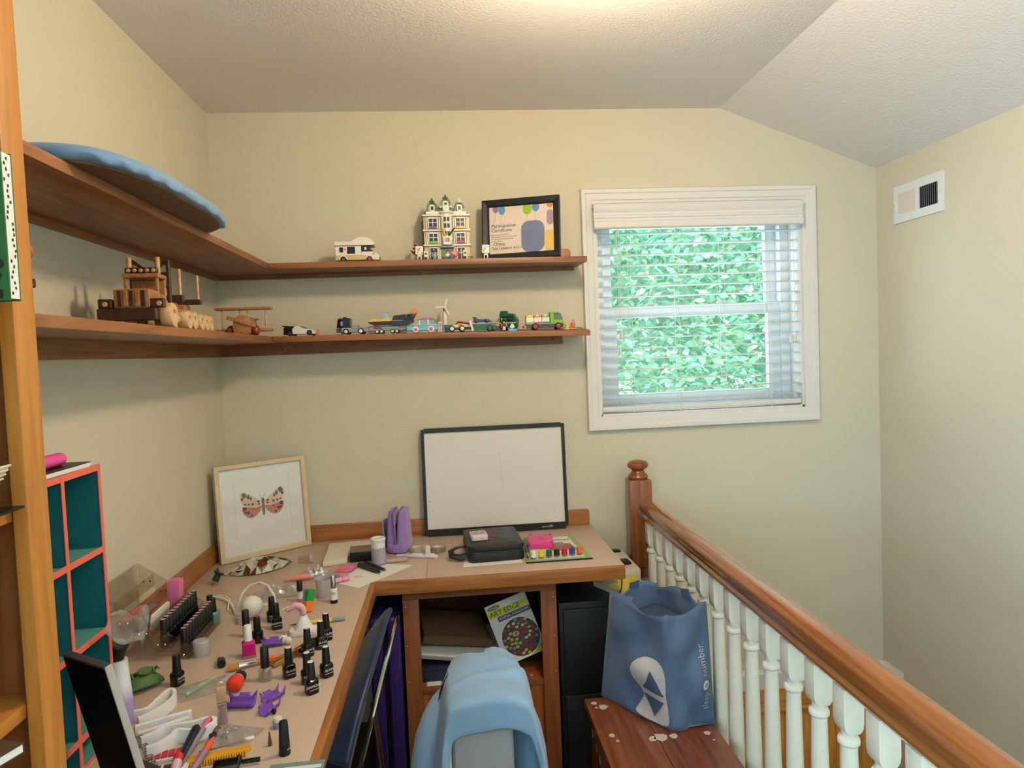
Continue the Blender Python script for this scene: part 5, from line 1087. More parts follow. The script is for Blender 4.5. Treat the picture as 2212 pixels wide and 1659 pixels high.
# --- small bottles with their own look
def simple_bottle(label, xy, body, cap, bw_, bh_, cr, chh, square=False, foot=None, rz=0.3, capn='cap'):
    t = desk('polish_bottle', label, 'nail polish', xy, rz)
    if square: bd = B().rings([[(p[0]*k, p[1]*k, z_) for p in rrect(-bw_, -bw_, bw_, bw_, bw_*0.35, 3)] for k, z_ in ((0.95, 0.0), (1, 0.002), (1, bh_*0.85), (0.6, bh_))])
    else: bd = B().lathe([(0, 0), (bw_*0.95, 0), (bw_, 0.002), (bw_, bh_*0.85), (bw_*0.6, bh_), (0, bh_)], n=18)
    o = obj('body', bd, body, t)
    if foot: obj('glass_foot', B().lathe([(0, 0.0), (bw_*1.06, 0), (bw_*1.06, 0.007), (0, 0.0072)], n=18) if not square else B().box(-bw_*1.05, -bw_*1.05, 0, bw_*1.05, bw_*1.05, 0.007), foot, t, bevel=0.001)
    obj(capn, B().lathe([(0, bh_+0.0002), (cr, bh_+0.0002), (cr*0.92, bh_+chh-0.001), (cr*0.85, bh_+chh), (0, bh_+chh)], n=18), cap, t)
    return t
simple_bottle('magenta nail polish bottle with white cap', (0.3640, -1.0820), mat('magenta_polish', (196, 24, 116), 0.15), white_m, 0.0155, 0.040, 0.0095, 0.037, True, clear('clear_glass', (235, 240, 240), 0.25, 0.05, diffuse=0.1))
t = simple_bottle('clear gold-flecked nail polish bottle with black cap', (0.4380, -1.2200), clear('clear_glass', (235, 240, 240), 0.25, 0.05, diffuse=0.1), black_m, 0.0145, 0.030, 0.0098, 0.046)
obj('gold_liquid', B().lathe([(0, 0.006), (0.010, 0.006), (0.009, 0.022), (0.004, 0.026), (0, 0.026)], n=14), gold_m, t)
simple_bottle('slim yellow nail polish bottle with black cap', (0.3220, -0.9530), mat('yellow_polish', (214, 190, 40), 0.25), black_m, 0.0085, 0.030, 0.0095, 0.040)
t = simple_bottle('slim pink glitter bottle with black cap near the buffer block', (0.4100, -0.7110), mat('glitter_pink', (190, 120, 136), 0.3, var=0.4, vscale=700), black_m, 0.0085, 0.034, 0.0085, 0.030); obj('label', B().lathe([(0.0088, 0.010), (0.0089, 0.010), (0.0089, 0.030), (0.0088, 0.030)], n=18), mat('label_pale', (226, 206, 212), 0.5), t)
t = desk('gel_bottle', 'white gel bottle with silver cap and black base lettered GEL', 'nail polish', (0.5130, -0.7400), 0.0)
obj('base', B().lathe([(0, 0), (0.0108, 0), (0.0108, 0.010), (0, 0.0102)], n=20), black_s, t); bd = obj('body', B().lathe([(0, 0.0103), (0.0110, 0.0103), (0.0110, 0.042), (0.009, 0.044), (0, 0.044)], n=20), white_m, t)
obj('cap', B().lathe([(0, 0.0442), (0.0085, 0.0442), (0.0078, 0.080), (0.007, 0.082), (0, 0.082)], n=20), chrome, t)
fz = facing((0.5130, -0.7400)); b = B().text('GEL', 0.0105, 0.0001); b.v = [Vector((0.0113*math.sin(v.x/0.0113), -0.0113*math.cos(v.x/0.0113), 0.030+v.y)) for v in b.v]; b.v = [Matrix.Rotation(fz, 3, 'Z') @ v for v in b.v]; obj('lettering', b, ink_k, bd)
t = desk('lip_gloss_tube', 'plain black upright cosmetic tube near the desk edge', 'cosmetic tube', (0.5510, -1.5350), 0.4); t.scale = (0.78,)*3
obj('tube', B().lathe([(0, 0), (0.0125, 0), (0.0135, 0.003), (0.0125, 0.025), (0, 0.0252)], n=20, sy=0.8), black_m, t); obj('cap', B().lathe([(0, 0.0254), (0.0125, 0.0254), (0.0100, 0.078), (0.0092, 0.080), (0, 0.080)], n=20, sy=0.8), black_m, t)
obj('lettering', B().at((0.009, -0.0092, 0.016), (PI/2, 0, 0.7)).text('GLAZE', 0.005, 0.0001), ink_w, t)
t = desk('lip_gloss', 'clear lip gloss tube with rose liquid and tan cap', 'cosmetic tube', (0.4000, -1.4000), facing((0.4000, -1.4000)))
obj('tube', B().box(-0.0095, -0.0095, 0, 0.0095, 0.0095, 0.044), clear('clear_glass', (235, 240, 240), 0.25, 0.05, diffuse=0.1), t, bevel=0.002); obj('liquid', B().box(-0.0070, -0.0070, 0.003, 0.0070, 0.0070, 0.041), mat('rose_gloss', (190, 84, 92), 0.2), t, bevel=0.001)
obj('cap', B().box(-0.0095, -0.0095, 0.0442, 0.0095, 0.0095, 0.078), mat('tan_cap', (196, 158, 120), 0.3, 0.3), t, bevel=0.003)
t = desk('lipstick_cap', 'small pink and black lipstick lying on the desk', 'cosmetic', (0.3100, -1.1210), -1.2)
obj('tube', B().cyl((-0.022, 0, 0.009), (-0.002, 0, 0.009), 0.0078), mat('lip_pink', (216, 150, 156), 0.35), t); obj('cap', B().cyl((-0.0018, 0, 0.0095), (0.020, 0, 0.0095), 0.0095), black_m, t)
t = desk('jar', 'small frosted lavender jar beside the acrylic rack', 'jar', (0.2430, -1.0550), 0)
obj('jar', B().lathe([(0, 0), (0.017, 0), (0.018, 0.004), (0.0175, 0.024), (0, 0.024)], n=24), frost, t); obj('lid', B().lathe([(0, 0.0242), (0.0185, 0.0242), (0.0185, 0.036), (0.017, 0.038), (0, 0.038)], n=24), frost, t)
t = desk('paint_pot', 'tiny blue pot with pale lid near the black tube', 'pot', (0.5160, -1.4350), 0.2)
obj('pot', B().lathe([(0, 0), (0.0095, 0), (0.010, 0.012), (0, 0.012)], n=14), clear('pot_blue', (150, 180, 196), 0.15, 0.1, diffuse=0.5), t); obj('lid', B().lathe([(0, 0.0122), (0.0085, 0.0122), (0.008, 0.020), (0, 0.020)], n=14), mat('lid_cream', (228, 222, 200), 0.4), t)
t = desk('drill_bit', 'tiny metal drill bit standing on the desk', 'drill bit', (0.5160, -1.5000), 0)
obj('bit', B().lathe([(0, 0), (0.0035, 0), (0.004, 0.004), (0.0025, 0.014), (0.0012, 0.026), (0, 0.027)], n=10), mat('bit_metal', (120, 92, 80), 0.35, 0.7), t)

# --- practice finger stand
t = desk('practice_finger', 'white nail practice stand with bent pink finger', 'practice stand', (0.4710, -0.9600), 0)
fg = mat('finger_pink', (236, 168, 176), 0.45)
obj('base', B().prism(rrect(-0.036, -0.024, 0.034, 0.024, 0.014), 0, 0.014), white_m, t, bevel=0.003); obj('cone', B().lathe([(0, 0.0142), (0.024, 0.0142), (0.021, 0.022), (0.010, 0.045), (0.009, 0.048), (0, 0.048)], n=22), white_m, t)
fi = obj('finger', B().tube([(0, 0, 0.048), (0.001, 0, 0.060), (0, 0, 0.068), (-0.008, 0, 0.074), (-0.017, 0, 0.076), (-0.023, 0, 0.074), (-0.032, 0, 0.068), (-0.041, 0, 0.064), (-0.044, 0, 0.063)], [0.0085, 0.0085, 0.0088, 0.0085, 0.0083, 0.0083, 0.0078, 0.0068, 0.003], 14), fg, t, sub=1)
obj('nail', B().hexa([(-0.034, -0.005, 0.0742), (-0.034, 0.005, 0.0742), (-0.053, 0.004, 0.0665), (-0.053, -0.004, 0.0665), (-0.034, -0.005, 0.0752), (-0.034, 0.005, 0.0752), (-0.053, 0.004, 0.0675), (-0.053, -0.004, 0.0675)]), white_m, fi)
# --- buffer block
t = desk('nail_buffer', 'upright nail buffer block in green orange purple and blue', 'nail buffer', (0.4460, -0.8010), facing((0.4460, -0.8010))+0.5)
cols4 = ((40, 150, 70), (240, 130, 40)); 
for i, (z0, z1_, c) in enumerate(((0.0, 0.030, (240, 126, 40)), (0.0302, 0.060, (36, 146, 66)))): obj('front_pad', B().at((0, 0, 0.003), (0, 0.22, 0)).box(-0.011, -0.012, z0, 0.011, -0.0002, z1_), mat('pad_%d' % c[0], c, 0.8), t)
for i, (z0, z1_, c) in enumerate(((0.0, 0.030, (196, 140, 176)), (0.0302, 0.060, (120, 148, 172)))): obj('back_pad', B().at((0, 0, 0.003), (0, 0.22, 0)).box(-0.011, 0.0002, z0, 0.011, 0.012, z1_), mat('pad_%d' % c[0], c, 0.8), t)
# --- marker behind the finger stand
t = desk('marker', 'yellow and grey marker lying behind the finger stand', 'marker', (0.4990, -0.8980), math.atan2((0.5660, -0.8910)[1]-(0.4150, -0.9080)[1], (0.5660, -0.8910)[0]-(0.4150, -0.9080)[0]))
obj('barrel', B().cyl((-0.020, 0, 0.0062), (0.034, 0, 0.0062), 0.0060), mat('marker_yellow', (226, 198, 60), 0.4), t); obj('cap', B().cyl((0.0342, 0, 0.0062), (0.068, 0, 0.0062), 0.0058, 0.0048), grey_m, t); obj('handle', B().cyl((-0.055, 0, 0.005), (-0.0202, 0, 0.0062), 0.003, 0.0055), white_m, t); obj('bristles', B().cyl((-0.078, 0, 0.004), (-0.0552, 0, 0.005), 0.0006, 0.003, n=8), LBR, t)

# --- ball lamp with gooseneck cable
t = desk('ball_lamp', 'white ball shaped desk lamp with flexible cable neck', 'lamp', (0.2960, -0.8350), 0)
cx_, cy_ = (0.2960, -0.8350)
lmw = mat('lamp_white', (228, 222, 212), 0.35)
obj('head', B().ball((0.008, 0.006, 0.036), 0.030, 22), lmw, t); obj('base', B().lathe([(0, 0), (0.016, 0), (0.017, 0.003), (0.014, 0.016), (0, 0.018)], (-0.014, -0.014, 0), 20), frost, t)
def rp_(x, y, z): return (x-cx_, y-cy_, z)
q = [(0.3710, -0.8440, 0.8000), (0.3690, -0.8450, 0.8200), (0.3470, -0.8110, 0.8350), (0.3190, -0.7880, 0.8400), (0.2870, -0.7760, 0.8300), (0.2680, -0.7820, 0.8120), (0.2590, -0.7930, 0.7900), (0.2460, -0.7870, 0.7540)]
obj('cable', B().tube([(a-cx_, b_-cy_, c-DT) for a, b_, c in q], 0.0034, 8), mat('cable_white', (234, 230, 220), 0.4), t)
q = [(0.2470, -0.7880, 0.7545), (0.2120, -0.7100, 0.7570), (0.1780, -0.6600, 0.7570), (0.1500, -0.6380, 0.7570), (0.1210, -0.6240, 0.7570)]
obj('cable', B().tube([(a-cx_, b_-cy_, c-DT) for a, b_, c in q], 0.0030, 8), mat('cable_white', (234, 230, 220), 0.4), t)
q = [(0.2140, -0.7520, 0.7540), (0.2010, -0.7020, 0.7560), (0.1950, -0.6720, 0.7570), (0.1730, -0.6350, 0.7570), (0.1440, -0.6200, 0.7570)]
obj('cable', B().tube([(a-cx_, b_-cy_, c-DT) for a, b_, c in q], 0.0022, 8), mat('cable_white', (234, 230, 220), 0.4), t)
t = desk('cable_plug', 'tiny white cable connector near the ball lamp', 'connector', (0.3150, -0.7270), 0.3)
obj('plug', B().prism(rrect(-0.010, -0.005, 0.008, 0.005, 0.003), 0, 0.007), lmw, t, bevel=0.001); obj('strain_relief', B().cyl((0.008, 0, 0.0035), (0.022, 0, 0.003), 0.003, 0.002, n=8), lmw, t)
# --- dark green plug
t = desk('plug_adapter', 'dark green two-pin plug lying by the foil package', 'plug', (0.1030, -0.4910), 0.5)
gp = mat('plug_green', (22, 56, 46), 0.4)
obj('body', B().at((0, 0, 0.026), (0, 0.5, 0)).lathe([(0, -0.014), (0.011, -0.014), (0.010, 0.006), (0.017, 0.012), (0.018, 0.016), (0, 0.017)], n=18), gp, t); obj('tab', B().at((0.004, 0, 0.043)).box(-0.006, -0.004, -0.004, 0.002, 0.004, 0.010), gp, t, bevel=0.001)
for y in (-0.005, 0.005): obj('pin', B().at((0, 0, 0.026), (0, 0.5, 0)).cyl((-0.002, y, -0.030), (-0.002, y, -0.0142), 0.0018, n=8), gold_m, t)
# --- silver faceted foil pack
fa, fb_ = (0.1090, -0.4300), (0.2750, -0.3340)
t = desk('foil_package', 'shiny silver crinkled foil pack lying on the desk', 'package', ((fa[0]+fb_[0])/2+0.005, (fa[1]+fb_[1])/2+0.035), math.atan2(fb_[1]-fa[1], fb_[0]-fa[0]))
rn = random.Random(4); b = B(); NU, NV = 11, 7; pts = {}
for j in range(NV+1):
    for i in range(NU+1):
        u, v = i/NU, j/NV; ww_ = (math.sin(PI*u)**0.7)*0.060+0.005
        x_ = (u-0.5)*0.21+(0.5/NU*0.21 if j % 2 else 0); y_ = (v-0.5)*2*ww_; z_ = 0.040*math.sin(PI*v)**0.7*math.sin(PI*u)**0.8*(1.0 if (i+j) % 2 else 0.62)+0.002+0.003*rn.random()
        pts[i, j] = (x_, y_, z_)
fs_t = []
for j in range(NV):
    for i in range(NU):
        A_, B_, C_, D_ = pts[i, j], pts[i+1, j], pts[i+1, j+1], pts[i, j+1]
        b.add([A_, B_, C_, D_], [(0, 1, 2), (0, 2, 3)] if (i+j) % 2 else [(0, 1, 3), (1, 2, 3)])
obj('foil', b, mat('silver_foil', (226, 224, 222), 0.10, 1.0), t, angle=1); obj('window_patch', B().prism([(-0.03, -0.012), (0.0, -0.026), (0.034, -0.010), (0.002, 0.004)], 0.0335, 0.0345), black_s, t)
for s in (-1, 1): obj('tip_bead', B().ball((s*0.112, 0, 0.006), 0.005, 10), chrome, t)
# --- clear crumpled packaging
for (lab, xy, sx_, sy_, rz_, sd) in (('crumpled clear plastic wrapper behind the white gooseneck cable', (0.3240, -0.6250), 0.085, 0.045, 0.2, 1), ('flat clear plastic wrapper behind the slim pink bottle', (0.4030, -0.4600), 0.055, 0.028, 0.3, 2)):
    t = desk('plastic_wrapper', lab, 'wrapper', xy, rz_); rn = random.Random(sd); ph = [rn.uniform(0, 6) for _ in range(8)]
    def wr(u, v):
        e = math.sin(PI*u)*math.sin(PI*v)
        return ((u-0.5)*2*sx_*(1+0.1*math.sin(7*v+ph[0])), (v-0.5)*2*sy_*(1+0.1*math.sin(6*u+ph[1])), 0.003+e*abs(0.014+0.010*math.sin(17*u+ph[2]+5*v)+0.008*math.sin(21*v+ph[3]-9*u)+0.006*math.sin(33*u+29*v)))
    obj('film', B().grid(wr, 26, 18), film, t, angle=15)
# --- pink tube, clear vial, cup, purple pieces
t = desk('pink_tube', 'pink squeeze tube lying in the clear wrapper', 'tube', (0.3690, -0.5150), math.atan2((0.4060, -0.4940)[1]-(0.3060, -0.5110)[1], (0.4060, -0.4940)[0]-(0.3060, -0.5110)[0]), z=DT+0.004)
obj('tube', B().tube([(-0.05, 0, 0.008), (0.0, 0, 0.010), (0.035, 0, 0.010)], [0.006, 0.010, 0.010], 12), mat('tube_pink', (232, 140, 136), 0.35), t); obj('cap', B().cyl((0.0352, 0, 0.010), (0.046, 0, 0.010), 0.007), mat('tube_cap', (240, 190, 190), 0.35), t)
t = desk('clear_vial', 'clear plastic vial with frosted cap lying by the canvas', 'vial', (0.3520, -0.3080), 0.05)
obj('vial', B().cyl((-0.030, 0, 0.014), (0.010, 0, 0.014), 0.0135, n=18), acryl, t); obj('cap', B().cyl((0.0102, 0, 0.016), (0.020, 0, 0.016), 0.0155, n=20), frost, t)
t = desk('plastic_strip', 'bent translucent plastic strip near the canvas corner', 'plastic strip', (0.4120, -0.4470), -1.2)
obj('strip', B().grid(lambda u, v: ((u-0.5)*0.06, (v-0.5)*0.016, 0.002+0.012*math.sin(PI*u)), 10, 4), frost, t, thick=0.001)
t = desk('plastic_cup', 'translucent plastic cup behind the GEL bottle', 'cup', (0.4730, -0.6760))
obj('cup', B().rings([[(r*math.cos(2*PI*a/24), r*math.sin(2*PI*a/24), z_) for a in range(24)] for r, z_ in ((0.021, 0.0), (0.0225, 0.02), (0.0245, 0.055), (0.0255, 0.056), (0.0235, 0.054), (0.020, 0.003))], cap=True), frost, t)
t = desk('purple_clip', 'small purple plastic piece behind the translucent cup', 'clip', (0.4720, -0.5370), 0.3)
obj('piece', B().prism([(-0.028, -0.012), (0.020, -0.014), (0.030, 0.0), (0.020, 0.014), (-0.026, 0.012)], 0.0, 0.016), mat('purple_plastic', (140, 110, 180), 0.4), t, bevel=0.003)
t = desk('pink_roller', 'pink two-piece roller lying on the white paper', 'roller', (0.5030, -0.5570), 0.45, z=DT+0.0012)
obj('roller', B().cyl((-0.022, 0, 0.008), (0.006, 0, 0.008), 0.0078), mat('roller_pink', (236, 160, 190), 0.4), t); obj('roller_end', B().cyl((0.0068, 0, 0.0085), (0.030, 0, 0.0085), 0.0085), mat('roller_pink2', (234, 146, 180), 0.4), t)
# --- canvas, box, paper, pens, pump, pouch
c0, c1, c2, c3 = (0.4170, -0.3760), (0.5830, -0.3260), (0.5620, -0.1150, 0.7680), (0.3650, -0.1600, 0.7680)
t = desk('canvas_panel', 'cream blank canvas panel lying flat near the backsplash', 'canvas', c0, 0)
def rel0(p): return (p[0]-c0[0], p[1]-c0[1])
qa = [rel0(p) for p in (c0, (0.495, -0.352), (0.498, -0.243), (0.598, -0.233), (0.585, -0.100), (0.400, -0.130))]
obj('panel', B().prism(qa, 0.0, 0.018), mat('canvas_cream', (222, 212, 190), 0.8, bump=0.15, bscale=900), t, bevel=0.003)
xy = (0.5550, -0.3080); t = desk('small_box', 'black box with brown top overlapping the canvas panel', 'box', (xy[0]+0.004, xy[1]-0.022), 0.10)
obj('box', B().box(-0.055, -0.006, 0, 0.045, 0.010, 0.034), black_m, t, bevel=0.001); obj('top_flap', B().box(-0.055, -0.006, 0.0342, 0.045, 0.075, 0.037), mat('box_brown', (120, 100, 90), 0.5), t, bevel=0.001)
pa, pb_, pc_, pd = (0.7280, -0.4190), (0.5690, -0.6240), (0.4910, -0.5590), (0.5580, -0.3650)
t = desk('paper_sheet', 'white paper sheet with faint handwriting on the desk', 'paper', pd, 0)
obj('sheet', B().prism([(p[0]-pd[0], p[1]-pd[1]) for p in (pa, pb_, pc_, pd)], 0.0, 0.0008), paper_m, t)
ptx = (0.5510, -0.5060); obj('handwriting', B().at((ptx[0]-pd[0], ptx[1]-pd[1], 0.0009), (0, 0, 0.35)).text('nail\nideas', 0.014, 0.0001), mat('faint_pencil', (150, 146, 142), 0.7), t)
for (A_, B_, lab) in (((0.5450, -0.3990), (0.6210, -0.4920), 'black pen lying on the paper, the thicker of two'), ((0.5580, -0.3920), (0.6390, -0.4860), 'black pen with brass tip lying on the paper')):
    t = desk('pen', lab, 'pen', ((A_[0]+B_[0])/2, (A_[1]+B_[1])/2+(0.012 if 'brass' in lab else -0.004)), math.atan2(B_[1]-A_[1], B_[0]-A_[0]), z=DT+0.001)
    r_ = 0.0062 if 'brass' in lab else 0.0078
    obj('barrel', B().cyl((-0.062, 0, r_), (0.030, 0, r_), r_), black_m, t); obj('grip', B().cyl((0.0302, 0, r_), (0.055, 0, r_), r_*0.95, r_*0.7), dark_m, t); obj('tip', B().cyl((0.0552, 0, r_), (0.066, 0, r_*0.9), r_*0.6, r_*0.25), gold_m if 'brass' in lab else black_m, t); obj('clip', B().box(-0.06, -0.0015, 2*r_+0.0003, -0.025, 0.0015, 2*r_+0.0018), black_s, t)
xy = (0.5300, -0.4420); 
for k, dz in enumerate((0.001, 0.0082)):
    t = desk('eraser', ('pink flat eraser block under a matching one' if k == 0 else 'pink flat eraser block stacked on a matching one'), 'eraser', ((0.4990, -0.4360)[0]+0.006*k, (0.4990, -0.4360)[1]+0.006*k), 0.05, z=DT+dz)
    obj('block', B().prism([(-0.032, -0.013), (0.026, -0.014), (0.034, 0.010), (-0.022, 0.013)], 0, 0.0068), mat('eraser_pink', (232, 120, 150), 0.6), t, bevel=0.001)
t = desk('pump_bottle', 'frosted pump bottle with purple liquid and clear collar', 'pump bottle', (0.6090, -0.3810))
obj('body', B().lathe([(0, 0.004), (0.0245, 0.004), (0.025, 0.008), (0.025, 0.058), (0.022, 0.060), (0, 0.060)], n=28), clear('pump_frost', (206, 196, 210), 0.1, 0.3, diffuse=0.62), t); obj('base', B().lathe([(0, 0), (0.024, 0), (0.0254, 0.002), (0.0254, 0.006), (0, 0.006)], n=28), mat('pump_purple', (150, 104, 190), 0.3), t)
obj('collar', B().lathe([(0, 0.0602), (0.0235, 0.0602), (0.0235, 0.083), (0.0262, 0.084), (0.0262, 0.090), (0.024, 0.093), (0.019, 0.092), (0.018, 0.088), (0, 0.088)], n=28), mat('pump_white', (226, 224, 222), 0.35, var=0.05, vscale=200), t)
# purple quilted pouch
pl_, pr_ = (0.6160, -0.2990), (0.7030, -0.2730)
t = desk('pouch', 'purple quilted zip pouch standing open against the backsplash', 'pouch', (0.668, -0.215), -0.12)
pm_ = mat('pouch_purple', (150, 116, 186), 0.85, sheen=0.4)
bp_ = pm_.node_tree; nz = bp_.nodes.new('ShaderNodeTexVoronoi'); nz.inputs['Scale'].default_value = 70; tcq = bp_.nodes.new('ShaderNodeTexCoord'); bq = bp_.nodes.new('ShaderNodeBump'); bq.inputs['Strength'].default_value = 0.5; bq.inputs['Distance'].default_value = 0.003
bp_.links.new(tcq.outputs['Object'], nz.inputs['Vector']); bp_.links.new(nz.outputs['Distance'], bq.inputs['Height']); bp_.links.new(bq.outputs['Normal'], bp_.nodes['Principled BSDF'].inputs['Normal'])
for s in (-1, 1):
    def X(a, y, z): return (s*a, y, z)
    obj('side', B().hexa([X(0.001, -0.054, 0.012), X(0.040, -0.046, 0.004), X(0.042, 0.062, 0.004), X(0.001, 0.062, 0.012), X(0.0065, -0.040, 0.150), X(0.031, -0.030, 0.155), X(0.033, 0.052, 0.153), X(0.0065, 0.052, 0.150)]), pm_, t, bevel=0.012, seg=4, angle=60)
obj('front_base', B().prism(rrect(-0.036, -0.056, 0.036, 0.062, 0.02), 0.0, 0.034), pm_, t, bevel=0.010)
obj('lining', B().box(-0.008, -0.036, 0.0345, 0.008, 0.045, 0.10), mat('pouch_dark', (26, 22, 34), 0.9), t)
for s in (-1, 1): obj('zipper', B().tube([(s*0.0035, -0.057, 0.034), (s*0.0055, -0.0535, 0.07), (s*0.0085, -0.0495, 0.115), (s*0.0105, -0.044, 0.143), (s*0.0105, -0.030, 0.152), (s*0.0105, 0.04, 0.152)], 0.0022, 6), mat('zip_mauve', (112, 92, 116), 0.6), t)
obj('pull_tab', B().at((0.002, -0.0585, 0.018)).prism(rrect(-0.014, -0.012, 0.014, 0.016, 0.006), -0.0025, 0.0, 'y'), pm_, t)
obj('side_pocket', B().grid(lambda u, v: (-0.047-0.010*math.sin(PI*u)-0.004*v, -0.03+0.085*u, 0.003+0.105*v), 14, 10), pm_, t, thick=0.004)
# nail kit case, white pen, tape rolls
t = desk('pill_box', 'clear pastel sectioned box lying on the paper edge', 'box', (0.6660, -0.3620), 0.12, z=DT+0.0012)
obj('box', B().prism(rrect(-0.042, -0.016, 0.042, 0.016, 0.012), 0, 0.012), clear('pastel_clear', (236, 220, 214), 0.15, 0.15, diffuse=0.35), t, bevel=0.002)
for x, c in ((-0.026, (240, 190, 150)), (0.0, (200, 180, 220)), (0.026, (240, 190, 180))): obj('section', B().prism(rrect(x-0.011, -0.012, x+0.011, 0.012, 0.005), 0.0015, 0.009), mat('pastel_%d' % c[1], c, 0.5), t)
wa, wb_ = (0.6570, -0.3030), (0.8160, -0.3560)
t = desk('box_cutter', 'white and lilac utility knife lying before the tape rolls', 'utility knife', ((wa[0]+wb_[0])/2, (wa[1]+wb_[1])/2), math.atan2(wb_[1]-wa[1], wb_[0]-wa[0]))
obj('body', B().prism([(-0.075, -0.004), (-0.02, -0.010), (0.070, -0.010), (0.078, -0.004), (0.078, 0.004), (0.070, 0.010), (-0.02, 0.010), (-0.075, 0.004)], 0, 0.010), mat('knife_white', (228, 220, 228), 0.35), t, bevel=0.002); obj('stripe', B().box(-0.03, -0.0108, 0.002, 0.070, -0.0102, 0.005), mat('lilac', (176, 150, 190), 0.4), t); obj('blade_cover', B().box(-0.018, -0.008, 0.0102, 0.022, 0.008, 0.0135), white_m, t, bevel=0.001)
obj('slider', B().prism(rrect(0.035, -0.008, 0.066, 0.008, 0.004), 0.0102, 0.0145), white_m, t)
tape = clear('tape_clear', (222, 214, 198), 0.15, 0.15, diffuse=0.55)
def tape_roll(lab, xy, rz, disp):
    t = desk('tape_roll', lab, 'tape', xy, rz)
    def ring(ro, ri, z0, z1_): return B().rings([[(r*math.cos(2*PI*a/26), r*math.sin(2*PI*a/26), z_) for a in range(26)] for r, z_ in ((ro, z0), (ro, z1_), (ri, z1_), (ri, z0))], cap=False, closed=True)
    obj('roll', ring(0.024, 0.014, 0.0, 0.018), tape, t); obj('core', ring(0.0138, 0.0125, 0.0, 0.018), white_m, t)
    if disp:
        obj('dispenser', ring(0.030, 0.0275, -0.0, 0.020), acryl, t); obj('dispenser_nose', B().box(-0.046, -0.012, 0.0, -0.030, -0.009, 0.024).box(-0.046, 0.004, 0.0, -0.030, 0.007, 0.024).box(-0.048, -0.012, 0.0, -0.046, 0.007, 0.026), white_m, t)
tape_roll('clear tape roll without dispenser on the desk', (0.7320, -0.2550), 0.1, False)
tape_roll('clear tape roll in a plastic dispenser on the desk', (0.8100, -0.2670), 0.2, True)

# --- black zip case with white timer
ca, cb_, cc, cd = (0.9160, -0.4500), (1.1070, -0.4340), (1.0900, -0.2190, 0.7900), (0.9040, -0.1940, 0.7900)
t = desk('zip_case', 'black zippered art case with loop handle on the desk', 'case', (1.005, -0.325), 0.06)
blk = mat('case_black', (24, 26, 28), 0.45, bump=0.1, bscale=500)
def caseb(z0, z1_, g=0): return B().prism(rrect(-0.096-g, -0.120-g, 0.100+g, 0.130+g, 0.022), z0, z1_)
obj('body', caseb(0.0015, 0.032), blk, t, bevel=0.004); obj('zipper', caseb(0.0322, 0.036, -0.002), dark_m, t); lid = obj('lid', caseb(0.0362, 0.058), blk, t, bevel=0.007)
obj('handle', B().tube([(-0.094, 0.00, 0.028), (-0.125, -0.02, 0.034), (-0.150, -0.045, 0.030), (-0.150, -0.075, 0.020), (-0.120, -0.085, 0.014), (-0.096, -0.085, 0.020)], 0.012, 10, flat=0.25), blk, t)
for i in range(6):
    for j, c in enumerate(((186, 84, 98), (124, 100, 140), (80, 146, 158))):
        obj('lettering', B().at((-0.012+0.034*j, 0.095-0.033*i, 0.0581)).text('COLOR', 0.0145, 0.0002, 'CENTER', 0.62), mat('case_print_%d' % j, c, 0.6), lid)
t2 = thing('timer', 'white square digital timer lying on the black case', 'timer', (0.957, -0.345, DT+0.0592), 0.1)
t2.scale = (1.12,)*3
obj('body', B().prism(rrect(-0.026, -0.034, 0.026, 0.034, 0.008), 0, 0.016), mat('timer_white', (232, 214, 212), 0.3), t2, bevel=0.003); sc_ = obj('screen', B().prism(rrect(-0.021, -0.016, 0.021, 0.020, 0.002), 0.0162, 0.0168), mat('lcd', (170, 142, 146), 0.25), t2)
obj('digits', B().at((0, 0.002, 0.0170)).text('1', 0.016, 0.0001), ink_w, sc_); obj('button', B().at((0, 0.027, 0.0162)).lathe([(0, 0), (0.003, 0), (0.003, 0.001), (0, 0.001)], n=12), grey_m, t2); obj('lettering', B().at((0.006, -0.0344, 0.008), (PI/2, 0, 0)).text('25', 0.007, 0.0002), mat('ink_grey', (110, 104, 104), 0.6), t2)
pa, pb_ = (0.8960, -0.4820), (1.1000, -0.4700)
t = desk('paper_sheet', 'white paper sheet under the black zip case', 'paper', (1.0, -0.33), 0)
obj('sheet', B().prism([(pa[0]-1.0, pa[1]+0.33), (pb_[0]-1.0, pb_[1]+0.33), (0.09, 0.06), (-0.085, 0.04)], 0, 0.0008), paper_m, t)
# --- paint kit book
ka, kb, kc, kd = (1.1090, -0.4880), (1.3370, -0.4860), (1.3180, -0.1890), (1.1300, -0.1900)
t = desk('art_kit', 'art kit book with green border and printed cover on the desk', 'book', ka, 0)
K = [(p[0]-ka[0], p[1]-ka[1]) for p in (ka, kb, kc, kd)]
def kpt(u, v):
    a = Vector(K[0]).lerp(Vector(K[1]), u); b_ = Vector(K[3]).lerp(Vector(K[2]), u); return tuple(a.lerp(b_, v))
def kq(u0, v0, u1, v1): return [kpt(u0, v0), kpt(u1, v0), kpt(u1, v1), kpt(u0, v1)]
obj('board', B().prism(K, 0, 0.0045), black_m, t); cv = obj('cover', B().prism(kq(0.005, 0.008, 0.995, 0.995), 0.0046, 0.0062), mat('kit_green', (150, 176, 110), 0.5, var=0.1, vscale=30), t)
obj('cover_panel', B().prism(kq(0.06, 0.05, 0.90, 0.97), 0.0063, 0.0066), mat('kit_pale', (222, 222, 206), 0.5), cv)
